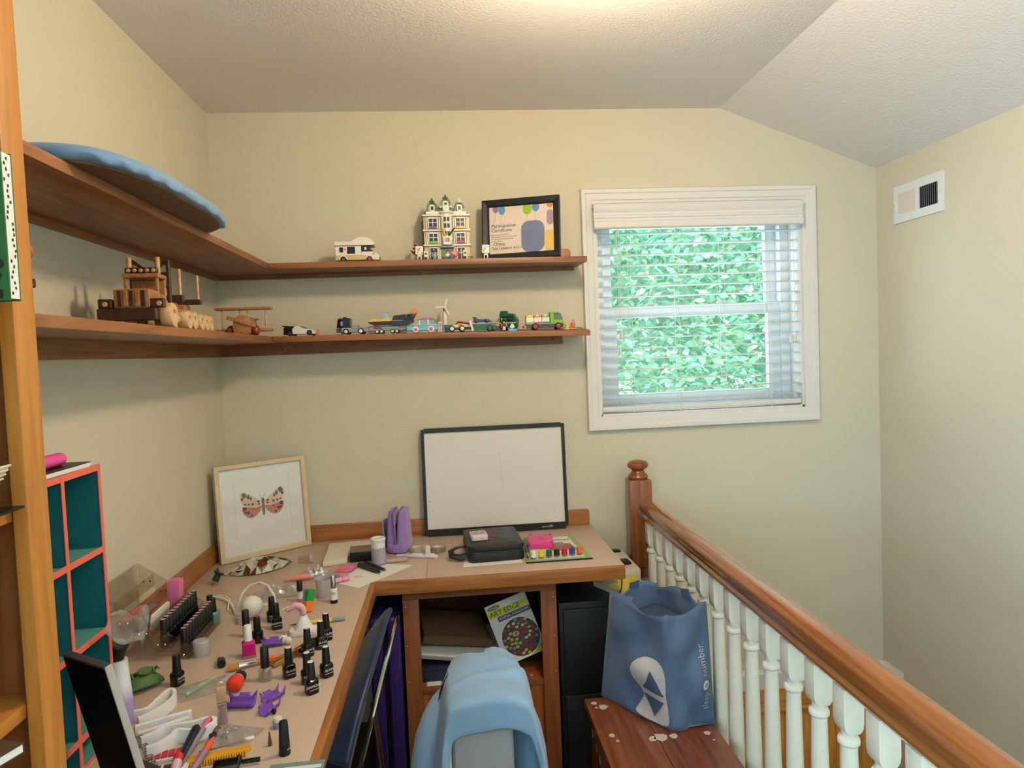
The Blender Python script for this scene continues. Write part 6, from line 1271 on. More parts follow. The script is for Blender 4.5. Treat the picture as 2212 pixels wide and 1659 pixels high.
for u0, v0, u1, v1, c in ((0.42, 0.36, 0.66, 0.56, (176, 110, 84)), (0.58, 0.44, 0.86, 0.62, (150, 92, 74)), (0.50, 0.55, 0.74, 0.66, (128, 130, 122)), (0.70, 0.34, 0.92, 0.44, (190, 130, 100))):
    obj('cover_print', B().prism([kpt(u0, v0), kpt((u0+u1)/2, v0-0.03), kpt(u1, v0+0.02), kpt(u1-0.03, v1), kpt((u0+u1)/2, v1+0.03), kpt(u0+0.02, v1-0.02)], 0.0067, 0.0068+0.0001*len(cv.children)), mat('kit_%d_%d' % (c[0], c[1]), c, 0.5), cv)
def ktext(s, size, u, v, m, sx=0.8):
    p = kpt(u, v); d = Vector(kpt(u+0.1, v))-Vector(p); obj('lettering', B().at((p[0], p[1], 0.0069), (0, 0, math.atan2(d.y, d.x))).text(s, size, 0.0001, 'CENTER', sx), m, cv)
ktext('Outlined', 0.030, 0.66, 0.82, ink_k); ktext('Nature', 0.024, 0.58, 0.70, ink_k)
pot_c = (((236, 234, 228), 'white'), ((234, 206, 30), 'yellow'), ((26, 92, 70), 'green'), ((24, 30, 34), 'black'), ((196, 34, 48), 'red'), ((44, 64, 176), 'blue'), ((236, 104, 40), 'orange'))
for i, (c, nm) in enumerate(pot_c):
    f_ = i/6; x = 1.137+(1.300-1.137)*f_; y = -0.462+(0.018)*f_
    t = desk('paint_pot', 'small %s capped paint pot in the row on the art kit' % nm, 'paint pot', (x, y), 0, 'paint pots on the art kit', z=DT+0.0072)
    obj('pot', B().lathe([(0, 0), (0.0105, 0), (0.0105, 0.006), (0, 0.006)], n=16), acryl, t); obj('cap', B().lathe([(0, 0.0062), (0.0105, 0.0062), (0.0095, 0.025), (0.0085, 0.026), (0, 0.026)], n=16), mat('paint_cap_%s' % nm, c, 0.4), t)
t = desk('pink_case', 'pink square plastic case on the art kit', 'case', (1.185, -0.285), -0.10, z=DT+0.0075)
obj('case', B().prism(rrect(-0.046, -0.066, 0.046, 0.066, 0.010), 0, 0.020), mat('case_pink', (222, 64, 140), 0.4), t, bevel=0.003)
for sx_ in (-1, 1):
    for sy_ in (-1, 1): obj('corner_stud', B().lathe([(0, 0.0201), (0.0045, 0.0201), (0.003, 0.0225), (0, 0.0225)], (sx_*0.038, sy_*0.056, 0), 10), mat('case_pink_dark', (150, 40, 96), 0.4), t)
obj('embossed_mark', B().prism(blob(0.0, 0.0, 0.018, random.Random(6)), 0.0201, 0.0206), mat('case_pink2', (212, 58, 130), 0.5), t)
for i, (u, lab, c) in enumerate(((0.035, 'paintbrush with dark green handle along the kit edge', (40, 84, 70)), (0.085, 'paintbrush with grey handle along the kit edge', (120, 128, 120)))):
    p0, p1 = Vector(kpt(u, 0.05)), Vector(kpt(u-0.01, 0.98)); md = (p0+p1)/2; ln = (p1-p0).length/2
    t = desk('paintbrush', lab, 'paintbrush', (ka[0]+md.x, ka[1]+md.y), math.atan2((p1-p0).y, (p1-p0).x), z=DT+0.0075)
    obj('handle', B().tube([(-ln*0.55, 0, 0.004), (0, 0, 0.005), (ln*0.98, 0, 0.004)], [0.003, 0.0045, 0.0022], 8), mat('brush_h%d' % i, c, 0.35), t); obj('ferrule', B().cyl((-ln*0.82, 0, 0.004), (-ln*0.552, 0, 0.004), 0.0032, n=8), chrome, t); obj('bristles', B().cyl((-ln*1.0, 0, 0.004), (-ln*0.822, 0, 0.004), 0.0006, 0.0032, n=8), mat('bristle_dark', (60, 40, 40), 0.8), t)

# --- brushes, clips and tools in the foreground
A_, B_ = (0.3400, -1.1630), (0.4410, -1.1220)
t = desk('makeup_brush', 'flat brush with glittery orange handle and silver ferrule', 'brush', A_, math.atan2(B_[1]-A_[1], B_[0]-A_[0]))
obj('bristles', B().box(0.0, -0.009, 0.004, 0.022, 0.009, 0.013), mat('bristle_amber', (206, 140, 50), 0.7), t, bevel=0.002); obj('ferrule', B().tube([(0.0222, 0, 0.009), (0.040, 0, 0.009), (0.062, 0, 0.009)], [0.0078, 0.0062, 0.0052], 10), chrome, t)
obj('handle', B().tube([(0.0622, 0, 0.009), (0.09, 0, 0.009), (0.12, 0, 0.008), (0.17, 0, 0.006)], [0.0052, 0.0072, 0.0058, 0.003], 10), mat('handle_orange', (226, 110, 50), 0.2, var=0.25, vscale=250), t)
A_, B_ = (0.4340, -1.1560), (0.5000, -1.0810)
t = desk('makeup_brush', 'powder brush with gold handle and dark bristles between black bottles', 'brush', A_, math.atan2(B_[1]-A_[1], B_[0]-A_[0]))
obj('handle', B().hexa([(0, -0.014, 0.001), (0.07, -0.007, 0.004), (0.07, 0.007, 0.004), (0.004, 0.014, 0.001), (0, -0.012, 0.012), (0.07, -0.006, 0.018), (0.07, 0.006, 0.018), (0.004, 0.012, 0.012)]), mat('gold_handle', (190, 148, 72), 0.25, 0.8), t, bevel=0.001); obj('ferrule', B().tube([(0.0702, 0, 0.011), (0.095, 0, 0.012)], [0.009, 0.011], 12), mat('copper', (196, 140, 110), 0.2, 1.0), t); obj('bristles', B().tube([(0.0952, 0, 0.013), (0.115, 0, 0.015), (0.130, 0, 0.015)], [0.011, 0.014, 0.010], 12), mat('bristle_black', (34, 28, 26), 0.9, bump=0.5, bscale=900), t)
xy = (0.3850, -1.2510)
t = desk('blush_brush', 'round orange to white powder brush with black dotted handle', 'brush', xy, math.atan2((0.3840, -1.1950)[1]-xy[1], (0.3840, -1.1950)[0]-xy[0]))
mo = bpy.data.materials.new('bristle_fade'); mo.use_nodes = True; nt = mo.node_tree; tc = nt.nodes.new('ShaderNodeTexCoord'); sp = nt.nodes.new('ShaderNodeSeparateXYZ'); rp = nt.nodes.new('ShaderNodeValToRGB'); mr = nt.nodes.new('ShaderNodeMapRange')
nt.links.new(tc.outputs['Object'], sp.inputs[0]); mr.inputs['From Min'].default_value = -0.028; mr.inputs['From Max'].default_value = 0.012; nt.links.new(sp.outputs['X'], mr.inputs['Value']); nt.links.new(mr.outputs[0], rp.inputs[0]); rp.color_ramp.elements[0].color = L3((226, 60, 30)); rp.color_ramp.elements[0].position = 0.45; rp.color_ramp.elements[1].color = L3((246, 214, 196)); nt.links.new(rp.outputs[0], nt.nodes['Principled BSDF'].inputs['Base Color']); nt.nodes['Principled BSDF'].inputs['Roughness'].default_value = 0.9
obj('bristles', B().tube([(-0.030, 0, 0.016), (-0.024, 0, 0.018), (-0.008, 0, 0.019), (0.008, 0, 0.016), (0.012, 0, 0.015)], [0.010, 0.016, 0.019, 0.013, 0.010], 18), mo, t, sub=1)
hd_ = obj('handle', B().tube([(0.0122, 0, 0.015), (0.022, 0, 0.015), (0.030, 0, 0.015)], [0.011, 0.014, 0.013], 18), black_m, t)
for i in range(6): obj('dot', B().ball((0.0265, 0.009*math.cos(i*1.05), 0.020+0.007*math.sin(i*1.05)), 0.0018, 6), ink_w, hd_)
A_, B_ = (0.3480, -1.2360), (0.3650, -1.1980)
t = desk('cap_tube', 'frosted white cap tube lying beside the orange brush', 'cap', ((A_[0]+B_[0])/2, (A_[1]+B_[1])/2), math.atan2(B_[1]-A_[1], B_[0]-A_[0]))
obj('cap', B().cyl((-0.022, 0, 0.0075), (0.020, 0, 0.0075), 0.0074), frost, t); obj('cap_end', B().cyl((-0.030, 0, 0.0075), (-0.0222, 0, 0.0075), 0.006), white_m, t)
# purple petal clips
pp = clear('petal_purple', (142, 92, 196), 0.1, 0.2, diffuse=0.72)
def petal_clip(lab, xy, rz, extra=None, sc=1.0):
    t = desk('nail_clip', lab, 'nail clip', xy, rz); t.scale = (sc,)*3
    obj('trough', B().grid(lambda u, v: ((u-0.5)*0.055, 0.014*math.sin((v-0.5)*PI*1.1), 0.015-0.014*math.cos((v-0.5)*PI*1.1)), 10, 10), pp, t, thick=0.0014)
    for i, (x, s) in enumerate(((-0.022, -1), (0.022, -1), (0.022, 1), (-0.022, 1))): obj('spike', B().prism([(x-0.006, 0.014), (x+0.006, 0.014), (x+0.009*(1 if x > 0 else -1), 0.030)], s*0.0138-0.0006, s*0.0138+0.0006, 'y'), pp, t)
    obj('wing_tab', B().grid(lambda u, v: (-0.012+0.024*u, 0.013+0.014*v, 0.012+0.006*v*v), 6, 4), pp, t, thick=0.001)
    return t
petal_clip('purple nail clip before the rose lip gloss', (0.4180, -1.3400), -0.1)
t = petal_clip('purple nail clip with a dark gem beside it', (0.4780, -1.3190), 0.9, sc=0.8); petal_clip('purple nail clip leaning on another near the dark gem', (0.4840, -1.3700), 1.2, sc=0.75)
t = petal_clip('purple nail clip with a white cotton tuft behind it', (0.4080, -1.0300), 0.1, sc=0.85); obj('cotton_tuft', B().ball((0.030, 0.004, 0.015), 0.013, 12, (1.2, 0.8, 1)).ball((0.044, 0.0, 0.012), 0.011, 12), mat('cotton', (232, 222, 212), 0.95, bump=0.6, bscale=300), t)
t = desk('gem', 'tiny dark oval gem with a mauve face on the desk', 'gem', (0.4950, -1.3810), 0.6)
obj('gem', B().ball((0, 0, 0.006), 0.006, 12, (0.8, 1.0, 1)), black_s, t); obj('gem_face', B().ball((0.001, 0.002, 0.0085), 0.0045, 10, (0.8, 1, 0.9)), mat('mauve_gem', (130, 100, 120), 0.3), t)
# clear zip bags
def zip_bag(lab, xy, rz, sx_, sy_, inner_parts):
    t = desk('zip_bag', lab, 'bag', xy, rz)
    obj('film', B().grid(lambda u, v: ((u-0.5)*2*sx_, (v-0.5)*2*sy_, 0.0012+0.010*math.sin(PI*u)*math.sin(PI*v)*(1+0.35*math.sin(13*u+7*v))), 20, 14), film, t, angle=20)
    obj('seal', B().box(sx_-0.008, -sy_, 0.0004, sx_-0.006, sy_, 0.0025), mat('seal_tan', (206, 140, 110), 0.4), t)
    inner_parts(t); return t
def green_stick(t):
    obj('green_stick', B().tube([(-0.032, -0.02, 0.005), (0.0, 0.004, 0.006), (0.040, 0.032, 0.005)], [0.004, 0.0045, 0.0025], 8), mat('mint', (150, 200, 130), 0.4), t)
    obj('lilac_piece', B().prism(blob(-0.03, 0.012, 0.014, random.Random(3)), 0.001, 0.004), mat('lilac_piece', (170, 154, 168), 0.5), t)
zip_bag('clear zip bag holding a mint green stick', (0.3030, -1.2430), 0.5, 0.066, 0.040, green_stick)
def glitter(t):
    rn = random.Random(9)
    for i in range(26): obj('charm', B().ball((rn.uniform(-0.035, 0.012), rn.uniform(-0.018, 0.018), rn.uniform(0.0045, 0.007)), rn.uniform(0.0015, 0.004), 6), (chrome, dark_m, mat('charm_mauve', (110, 96, 112), 0.4))[i % 3], t)
zip_bag('clear zip bag holding small dark charms', (0.4320, -1.4530), -0.35, 0.052, 0.036, glitter)
t = desk('cotton_stick', 'white tipped stick lying beside the yellow comb', 'stick', (0.4460, -1.4840), 0.35); obj('stick', B().cyl((-0.06, 0, 0.002), (0.02, 0, 0.002), 0.0016, n=8), mat('stick_wood', (150, 110, 80), 0.6), t); obj('tip', B().cyl((0.0202, 0, 0.0035), (0.036, 0, 0.0035), 0.0034, n=8), paper_m, t)
# yellow comb
t = desk('comb', 'translucent yellow plastic comb at the desk front', 'comb', (0.4360, -1.5270), 0.28)
ym = mat('comb_yellow', (222, 160, 40), 0.3)
obj('body', B().prism(rrect(-0.058, -0.004, 0.052, 0.018, 0.010), 0, 0.006), ym, t, bevel=0.001)
for i in range(22): x = -0.050+0.0043*i; obj('tooth', B().box(x, -0.018, 0.001, x+0.0024, -0.0041, 0.005), ym, t)
# black claw at the desk front
t = desk('hair_claw', 'black hair claw clip with a straight arm beside the yellow comb', 'hair clip', (0.4640, -1.5620), 0.12); t.scale = (0.62,)*3
obj('arm', B().at((0.03, 0, 0.012)).box(0.0, -0.006, -0.005, 0.050, 0.006, 0.005), black_s, t, bevel=0.002)
obj('jaw', B().grid(lambda u, v: ((u-0.5)*0.07-0.01, 0.022*math.sin((v-0.5)*PI), 0.022*math.cos((v-0.5)*PI)+0.002), 12, 8), black_s, t, thick=0.004); obj('hinge', B().ball((0.022, 0, 0.018), 0.013, 12, (0.7, 1, 1.2)), black_s, t)
for i in range(5): obj('tooth', B().tube([(-0.04+0.014*i, -0.020, 0.006), (-0.038+0.014*i, -0.030, 0.003)], [0.003, 0.0015], 6), black_s, t)
t = desk('nail_strip', 'sea green translucent nail strip sheet at the desk front', 'strip', (0.5790, -1.5740), 0.03); obj('sheet', B().box(-0.045, -0.02, 0, 0.05, 0.008, 0.0015), clear('sea_green', (150, 170, 160), 0.1, 0.2, diffuse=0.6), t); obj('pattern', B().box(-0.02, -0.016, 0.0016, 0.045, -0.006, 0.0019), mat('strip_pale', (214, 218, 212), 0.5), t)
# --- white foam ribbons
fm_ = mat('foam_white', (238, 236, 234), 0.7)
def ribbon(lab, pts, h, th):
    c = pts[0]; t = desk('foam_separator', lab, 'foam separator', (c[0], c[1]))
    # smooth the path
    P_ = [Vector((p[0]-c[0], p[1]-c[1], 0.0)) for p in pts]; S = []
    for i in range(len(P_)-1):
        a, b_, c_, d = P_[max(i-1, 0)], P_[i], P_[i+1], P_[min(i+2, len(P_)-1)]
        for k in range(5):
            u = k/5; S.append(0.5*((2*b_)+(c_-a)*u+(2*a-5*b_+4*c_-d)*u*u+(3*b_-a-3*c_+d)*u**3))
    S.append(P_[-1])
    obj('ribbon', B().strip([tuple(p) for p in S], h, th), fm_, t, bevel=0.0012, seg=1)
    return t
ribbon('white foam toe separator loop nearest the green hair claw', [(0.2080, -1.3680), (0.2340, -1.3620), (0.2430, -1.3430), (0.2450, -1.3150), (0.2520, -1.2800), (0.2660, -1.2870), (0.2740, -1.3160), (0.2670, -1.3520), (0.2490, -1.3860), (0.2380, -1.3980)], 0.024, 0.007)
ribbon('white foam toe separator strip between two foam loops', [(0.2430, -1.4260), (0.2700, -1.4100), (0.2990, -1.3940), (0.3330, -1.3780)], 0.022, 0.008)
ribbon('flat white foam strip beside the curled foam loops', [(0.2560, -1.4440), (0.2860, -1.4290), (0.3170, -1.4070), (0.3350, -1.3960)], 0.018, 0.010)
ribbon('large white foam toe separator loop beside the red palette', [(0.2770, -1.4790), (0.2950, -1.4630), (0.3060, -1.4460), (0.3240, -1.4390), (0.3570, -1.4340), (0.3790, -1.4220), (0.3930, -1.4260), (0.3970, -1.4440), (0.3820, -1.4580), (0.3610, -1.4640), (0.3360, -1.4600), (0.3320, -1.4780), (0.3200, -1.5040), (0.3020, -1.5160)], 0.026, 0.008)
# --- red palette, notebook coil, brushes in front
t = desk('palette', 'red eyeshadow palette with white rim at the desk front', 'palette', (0.3360, -1.5090), 0.22, z=DT)
obj('tray', B().box(-0.036, -0.016, 0, 0.040, 0.016, 0.005), white_m, t, bevel=0.001)
for i in range(6): obj('pan', B().box(-0.034+0.0118*i, -0.012, 0.0051, -0.0236+0.0118*i, 0.012, 0.0075), mat('pan_red', (186, 34, 60), 0.5), t, bevel=0.001)
t = desk('palette', 'white palette with brown pans at the very desk front', 'palette', (0.3480, -1.5570), 0.2, z=DT)
obj('tray', B().box(-0.036, -0.018, 0, 0.040, 0.016, 0.005), white_m, t, bevel=0.001)
for i in range(3): obj('pan', B().box(-0.020+0.018*i, -0.004, 0.0051, -0.006+0.018*i, 0.012, 0.0065), mat('pan_brown', (70, 44, 44), 0.5), t, bevel=0.001)
A_, B_ = (0.2620, -1.4420), (0.3630, -1.6020)
t = desk('notebook', 'spiral notebook with silver coil before the dark screen', 'notebook', A_, math.atan2(B_[1]-A_[1], B_[0]-A_[0]))
obj('cover', B().box(0.0, -0.06, 0, 0.14, -0.004, 0.006), mat('notebook_cover', (178, 168, 160), 0.5), t, bevel=0.001)
for i in range(14): x = 0.004+0.0095*i; obj('coil_ring', B().tube([(x+0.0015*math.sin(a), -0.002+0.006*math.cos(a), 0.0075+0.006*math.sin(a)) for a in [2*PI*k/10 for k in range(10)]], 0.0010, 5, True), chrome, t)
def stick_brush(lab, A_, B_, tipc, bodyc, r, tiplen=0.3, lift=0.02, cat='brush', name='brush'):
    # A_ is the tip, B_ the handle end towards the desk front; the tip rests raised
    t = desk(name, lab, cat, (B_[0], B_[1])); d = Vector((A_[0]-B_[0], A_[1]-B_[1], 0)); L_ = d.length; d.normalize()
    def pt(s): return tuple(d*L_*s+Vector((0, 0, r+0.0005+lift*s)))
    obj('tip', B().tube([pt(1.0), pt(1-tiplen*0.4), pt(1-tiplen)], [0.0008, r*0.95, r*1.0], 10), tipc, t); obj('handle', B().tube([pt(1-tiplen-0.002), pt(0.45), pt(0.0)], [r*0.95, r, r*0.8], 10), bodyc, t); return t
hmb = clear('handle_clear', (196, 176, 190), 0.2, 0.1, diffuse=0.45)
stick_brush('pink tipped brush with clear marbled handle', (0.3860, -1.4200, 0.7750), (0.3730, -1.5610), mat('tip_pink', (206, 100, 130), 0.6), hmb, 0.0065)
stick_brush('thick navy blue capped brush across the red palette', (0.3730, -1.4560, 0.7750), (0.3720, -1.5500), black_m, mat('navy_handle', (22, 26, 44), 0.35), 0.0085, 0.25)
stick_brush('fine brown brush with black and gold handle', (0.4110, -1.4550, 0.7750), (0.4010, -1.5660), mat('tip_brown', (110, 70, 50), 0.7), black_m, 0.0042, 0.2)
stick_brush('orange tipped brush with mauve handle', (0.4170, -1.5010, 0.7720), (0.4010, -1.5950), mat('tip_orange', (226, 84, 50), 0.6), mat('mauve_handle', (150, 112, 136), 0.3), 0.0062, 0.35)
stick_brush('red lipstick brush standing out of the white palette', (0.3720, -1.5460, 0.7750), (0.3770, -1.5910), mat('tip_red', (206, 34, 44), 0.5), mat('pale_handle', (206, 170, 176), 0.35), 0.0085, 0.4)

# ------------------------------------------------------------------ inside the cabinet
t = thing('storage_box', 'dark floral box lying on the cabinet shelf', 'box', (0.80, -0.34, 0.3725))
obj('box', B().box(-0.07, -0.15, 0, 0.075, 0.13, 0.038), mat('floral_navy', (34, 40, 62), 0.6, var=0.35, vscale=25), t, bevel=0.002); obj('lid', B().box(-0.072, -0.152, 0.0382, 0.077, 0.132, 0.046), mat('floral_navy', (34, 40, 62), 0.6), t, bevel=0.002)
t = thing('envelope', 'blue and white envelope on the cabinet shelf under the boxes', 'envelope', (0.93, -0.42, 0.3728)); obj('envelope', B().box(-0.17, -0.10, 0, -0.075, 0.10, 0.0004).box(-0.05, -0.085, 0, 0.10, 0.10, 0.003), paper_m, t); obj('flap', B().box(-0.03, -0.06, 0.0031, 0.08, 0.08, 0.0036), mat('envelope_blue', (120, 140, 170), 0.6), t)
t = thing('grey_folder', 'large grey board tilted over the boxes in the cabinet', 'folder', (0.727, -0.48, 0.452), 0, None, (0, 0.145, -0.02))
obj('board', B().box(0, 0, 0, 0.285, 0.32, 0.012), mat('folder_grey', (150, 150, 150), 0.7, var=0.06, vscale=200), t, bevel=0.001); obj('page', B().box(0.002, 0.002, 0.0122, 0.282, 0.318, 0.0135), paper_m, t)
t = thing('cardboard_box', 'flat brown cardboard box lying tilted on the grey board', 'box', (0.748, -0.43, 0.478), 0, None, (0, 0.165, 0.12))
obj('box', B().box(0, 0, 0, 0.24, 0.27, 0.026), mat('cardboard', (104, 76, 50), 0.8, var=0.08, vscale=40), t, bevel=0.001); obj('flap', B().box(0.004, 0.004, 0.0262, 0.236, 0.266, 0.028), mat('cardboard_light', (128, 98, 66), 0.8), t)
t = thing('colouring_book', 'animal themed colouring book leaning inside the cabinet', 'book', (1.030, -0.458, 0.392), 0, None, (-0.30, -0.34, 0))
bwid, bhei = 0.150, 0.205
obj('pages', B().box(0, 0, 0, bwid, 0.006, bhei), paper_m, t); cvr = obj('cover', B().box(-0.0005, -0.0008, -0.0005, bwid+0.0005, -0.0001, bhei+0.0005), mat('cover_white', (226, 224, 214), 0.4), t)
def cprint(name, poly, m, k=1): return obj(name, B().prism(poly, -0.0009-0.0003*k, -0.0009-0.0003*(k-1), 'y'), m, cvr)
yl = mat('cover_yellow', (208, 206, 60), 0.5); cprint('title_band', [(0.0, bhei-0.046), (bwid, bhei-0.046), (bwid, bhei-0.022), (0, bhei-0.022)], yl)
cprint('subtitle_band', [(0.03, bhei-0.064), (bwid, bhei-0.064), (bwid, bhei-0.047), (0.03, bhei-0.047)], mat('cover_purple', (66, 52, 120), 0.5))
cprint('logo_oval', ell(0.028, bhei-0.013, 0.026, 0.009, 20), mat('logo_yellow', (224, 208, 40), 0.5)); cprint('logo_oval', ell(0.028, bhei-0.013, 0.022, 0.0068, 20), mat('logo_green', (40, 120, 60), 0.5), 2)
def ctext(s, size, x, z, m, al='LEFT'): obj('lettering', B().at((x, -0.0017, z), (PI/2, 0, 0)).text(s, size, 0.0002, al), m, cvr)
ctext('Crayola', 0.0095, 0.028, bhei-0.013, ink_w, 'CENTER'); ctext('ART EDGE', 0.024, 0.008, bhei-0.034, ink_k); ctext('ANIMAL KINGDOM', 0.0125, 0.034, bhei-0.0555, ink_w)
rn = random.Random(31); cl = [(196, 190, 90), (150, 40, 46), (60, 90, 120), (210, 200, 170), (176, 60, 50), (120, 140, 150), (206, 180, 60), (110, 60, 60)]
cm_ = [mat('scale_%d' % i, c, 0.5) for i, c in enumerate(cl)]
cprint('printed_face', ell(0.083, 0.070, 0.066, 0.064, 24), mat('cover_dark', (58, 46, 46), 0.5))
for i in range(60):
    a = i*2.39996; r_ = 0.0079*math.sqrt(i+0.5); x, z = 0.083+r_*math.cos(a), 0.070+r_*math.sin(a)*0.98
    cprint('printed_scale', ell(x, z, 0.0066, 0.0052, 8), cm_[(int((x+z*0.6)*70)+i % 3) % 8], 2)
cprint('printed_swirl', ell(0.070, 0.085, 0.012, 0.008, 14), cm_[3], 3); cprint('printed_swirl', ell(0.071, 0.085, 0.006, 0.0045, 12), cm_[2], 4)
cprint('corner_band', [(bwid*0.62, 0.0), (bwid, 0.0), (bwid, 0.035)], yl, 2)
t = thing('photo_frame', 'tiny white framed sunflower picture on the cabinet shelf', 'picture frame', (1.016, -0.507, 0.3727), 0, None, (-0.12, 0, 0.15))
frame_sides('frame_side', -0.011, 0.014, 0.011, 0.052, [(0, 0.003), (0.010, 0.004), (0.010, -0.006), (0, -0.006)], white_m, t)
pc = obj('picture', B().box(-0.0115, 0.0, 0.0135, 0.0115, 0.003, 0.0525), mat('sunflower_ground', (120, 100, 40), 0.6), t)
for i in range(9): obj('sunflower', B().prism(ell(rn.uniform(-0.008, 0.008), rn.uniform(0.018, 0.048), 0.0032, 0.0032, 8), -0.0006-0.00003*i, -0.0001, 'y'), mat('sunflower', (214, 170, 40), 0.6), pc)
t = obj('masking_tape_scrap', B().prism(blob(1.112, -0.5, 0.006, rn, 1.6), 0.3725, 0.3732), mat('tan_scrap', (196, 150, 90), 0.6)); tag(t, 'torn tan paper scrap on the front of the cabinet shelf', 'scrap')

# ------------------------------------------------------------------ on the filing cabinet
fz_ = 0.6154
ya, yb_, yc, yd = (1.3600, -0.3640, 0.6320), (1.4280, -0.5000, 0.6320), (1.5410, -0.4520, 0.6320), (1.5200, -0.3350, 0.6320)
c = ya; K2 = [(p[0]-c[0], p[1]-c[1]) for p in (ya, yb_, yc, yd)]
t = thing('yellow_book', 'yellow picture book lying on the black filing cabinet', 'book', (c[0], c[1], fz_))
obj('pages', B().prism(K2, 0.001, 0.016), paper_m, t); obj('cover', B().prism(K2, 0.0162, 0.0178), mat('book_yellow', (206, 186, 60), 0.5, var=0.2, vscale=14), t); obj('cover', B().prism(K2, 0, 0.0008), mat('book_yellow', (206, 186, 60), 0.5), t)
def k2(u, v):
    a = Vector(K2[0]).lerp(Vector(K2[1]), u); b_ = Vector(K2[3]).lerp(Vector(K2[2]), u); return tuple(a.lerp(b_, v))
obj('cover_picture', B().prism([k2(0.05, 0.1), k2(0.35, 0.1), k2(0.4, 0.4), k2(0.1, 0.5)], 0.0179, 0.0183), mat('book_grey', (150, 156, 150), 0.6), t); obj('cover_picture', B().prism([k2(0.7, 0.5), k2(0.95, 0.6), k2(0.95, 0.9), k2(0.72, 0.85)], 0.0179, 0.0183), mat('book_blue', (150, 176, 186), 0.6), t)
t = thing('power_supply', 'cream battery backup unit with black switch on the filing cabinet', 'device', (1.499, -0.215, fz_), 0.08)
obj('body', B().prism([(-0.12, 0.0), (0.12, 0.0), (0.12, 0.030), (0.10, 0.055), (-0.12, 0.040)], -0.035, 0.035, 'x'), mat('device_cream', (206, 198, 182), 0.5), t, bevel=0.006)
obj('switch', B().box(-0.012, -0.075, 0.044, 0.016, -0.02, 0.054), black_m, t, bevel=0.004); obj('light', B().ball((-0.005, 0.075, 0.0545), 0.005, 8), mat('light_red', (190, 60, 50), 0.3), t); obj('plug', B().box(-0.02, 0.062, 0.052, 0.02, 0.092, 0.060), black_m, t, bevel=0.003)
t = obj('cord', B().tube([(1.424, -0.50, 0.700), (1.428, -0.515, 0.68), (1.424, -0.522, 0.655), (1.412, -0.528, 0.636)], 0.0028, 8), mat('cord_grey', (84, 84, 80), 0.6)); tag(t, 'grey cord hanging from the desk corner over the yellow book', 'cord')

# ------------------------------------------------------------------ things in the bookcase
t = thing('book', 'green picture book with white page edges standing in the bookcase', 'book', (0.285, -1.962, 1.5465))
obj('pages', B().box(-0.10, -0.008, 0.002, 0.104, 0.008, 0.166), paper_m, t); cvr = obj('cover', B().box(-0.102, -0.0105, 0, 0.104, -0.0082, 0.168).box(-0.102, 0.0082, 0, 0.104, 0.0105, 0.168), mat('book_green', (44, 110, 66), 0.4), t)
rn = random.Random(14)
for i in range(26): obj('edge_mark', B().prism(blob(rn.uniform(-0.006, 0.006), 0.008+0.0061*i, 0.0016, rn, 1.3), 0.1041, 0.1045, 'x'), ink_k, t)
for i in range(24): obj('border_print', B().prism(blob(0.086+rn.uniform(-0.006, 0.010), 0.008+0.0065*i, 0.005, rn, 1.2), -0.0112, -0.0106, 'y'), (ink_k, mat('border_olive', (120, 120, 70), 0.5), mat('border_dark', (40, 44, 36), 0.5))[i % 3], cvr)
for (x, z, r_, c) in ((0.066, 0.045, 0.013, (214, 176, 60)), (0.070, 0.062, 0.005, (190, 60, 50)), (0.058, 0.025, 0.010, (200, 110, 50)), (0.078, 0.066, 0.004, (230, 220, 190))): obj('cover_print', B().prism(blob(x, z, r_, rn, 1.2), -0.0113, -0.0107, 'y'), mat('cprint_%d_%d' % (c[0], c[1]), c, 0.5), cvr)
t = thing('paperback', 'curled green paperback lying on the bookcase shelf', 'book', (0.262, -1.955, 1.2925), 0.0)
def page(k):
    def f(u, v): return (-0.10+0.175*u-0.004*k*u, -0.05+0.10*v, 0.004+0.004*k+(0.055-0.011*k)*max(0, u-0.35)**1.5*1.9)
    return f
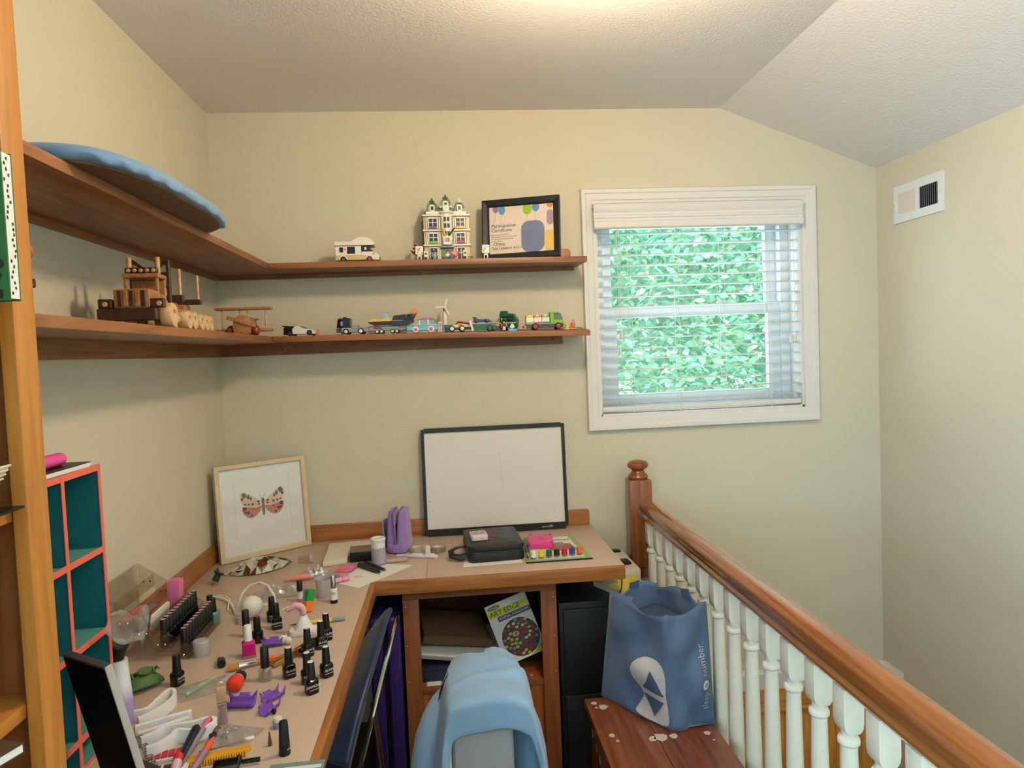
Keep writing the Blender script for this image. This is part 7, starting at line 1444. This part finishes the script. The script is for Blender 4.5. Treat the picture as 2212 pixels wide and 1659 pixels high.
obj('cover', B().grid(page(3.4), 16, 4), mat('paperback_green', (70, 128, 60), 0.4), t, thick=0.0012)
for k in range(4): obj('page_block', B().grid(page(k*0.8), 16, 4), mat('page_cream', (228, 220, 196), 0.7), t, thick=0.0022)
t = thing('tablet_case', 'black item under the curled green paperback', 'case', (0.30, -1.93, 1.2925)); obj('case', B().box(-0.03, -0.02, 0, 0.035, 0.05, 0.003), black_m, t)
for i, (z, x, y, rz_, m_, lab) in enumerate(((1.0335, 0.225, -2.04, -0.35, mat('cover_brown', (84, 62, 50), 0.5), 'brown magazine with pale page edge sticking out of the bookcase'), (1.0460, 0.205, -2.11, -0.3, mat('cover_darkbrown', (60, 46, 40), 0.5), 'dark magazine lying on the brown magazine in the bookcase'), (1.0585, 0.205, -2.14, -0.3, mat('cover_red', (170, 30, 56), 0.5), 'red booklet lying on the dark magazine in the bookcase'))):
    t = thing('magazine', lab, 'magazine', (x, y, z), rz_)
    obj('pages', B().box(-0.13, -0.10, 0.001, 0.128, 0.098, 0.010), paper_m, t); obj('cover', B().box(-0.131, -0.101, 0.0102, 0.129, 0.099, 0.0112).box(-0.131, -0.101, 0, 0.129, 0.099, 0.0008), m_, t)
t = thing('book', 'thin cream covered book lying deep in the bookcase', 'book', (0.19, -2.08, 1.0705), -0.25); obj('pages', B().box(-0.09, -0.07, 0.001, 0.09, 0.07, 0.007), paper_m, t); obj('cover', B().box(-0.091, -0.071, 0.0072, 0.091, 0.071, 0.0082).box(-0.091, -0.071, 0, 0.091, 0.071, 0.0008), mat('cream_cover', (214, 200, 160), 0.5), t)

# ------------------------------------------------------------------ render economy
SC.cycles.max_bounces = 6; SC.cycles.diffuse_bounces = 3; SC.cycles.glossy_bounces = 3; SC.cycles.transmission_bounces = 3; SC.cycles.transparent_max_bounces = 10
SC.cycles.caustics_reflective = False; SC.cycles.caustics_refractive = False; SC.cycles.sample_clamp_indirect = 4
SC.cycles.use_adaptive_sampling = True; SC.cycles.adaptive_threshold = 0.02
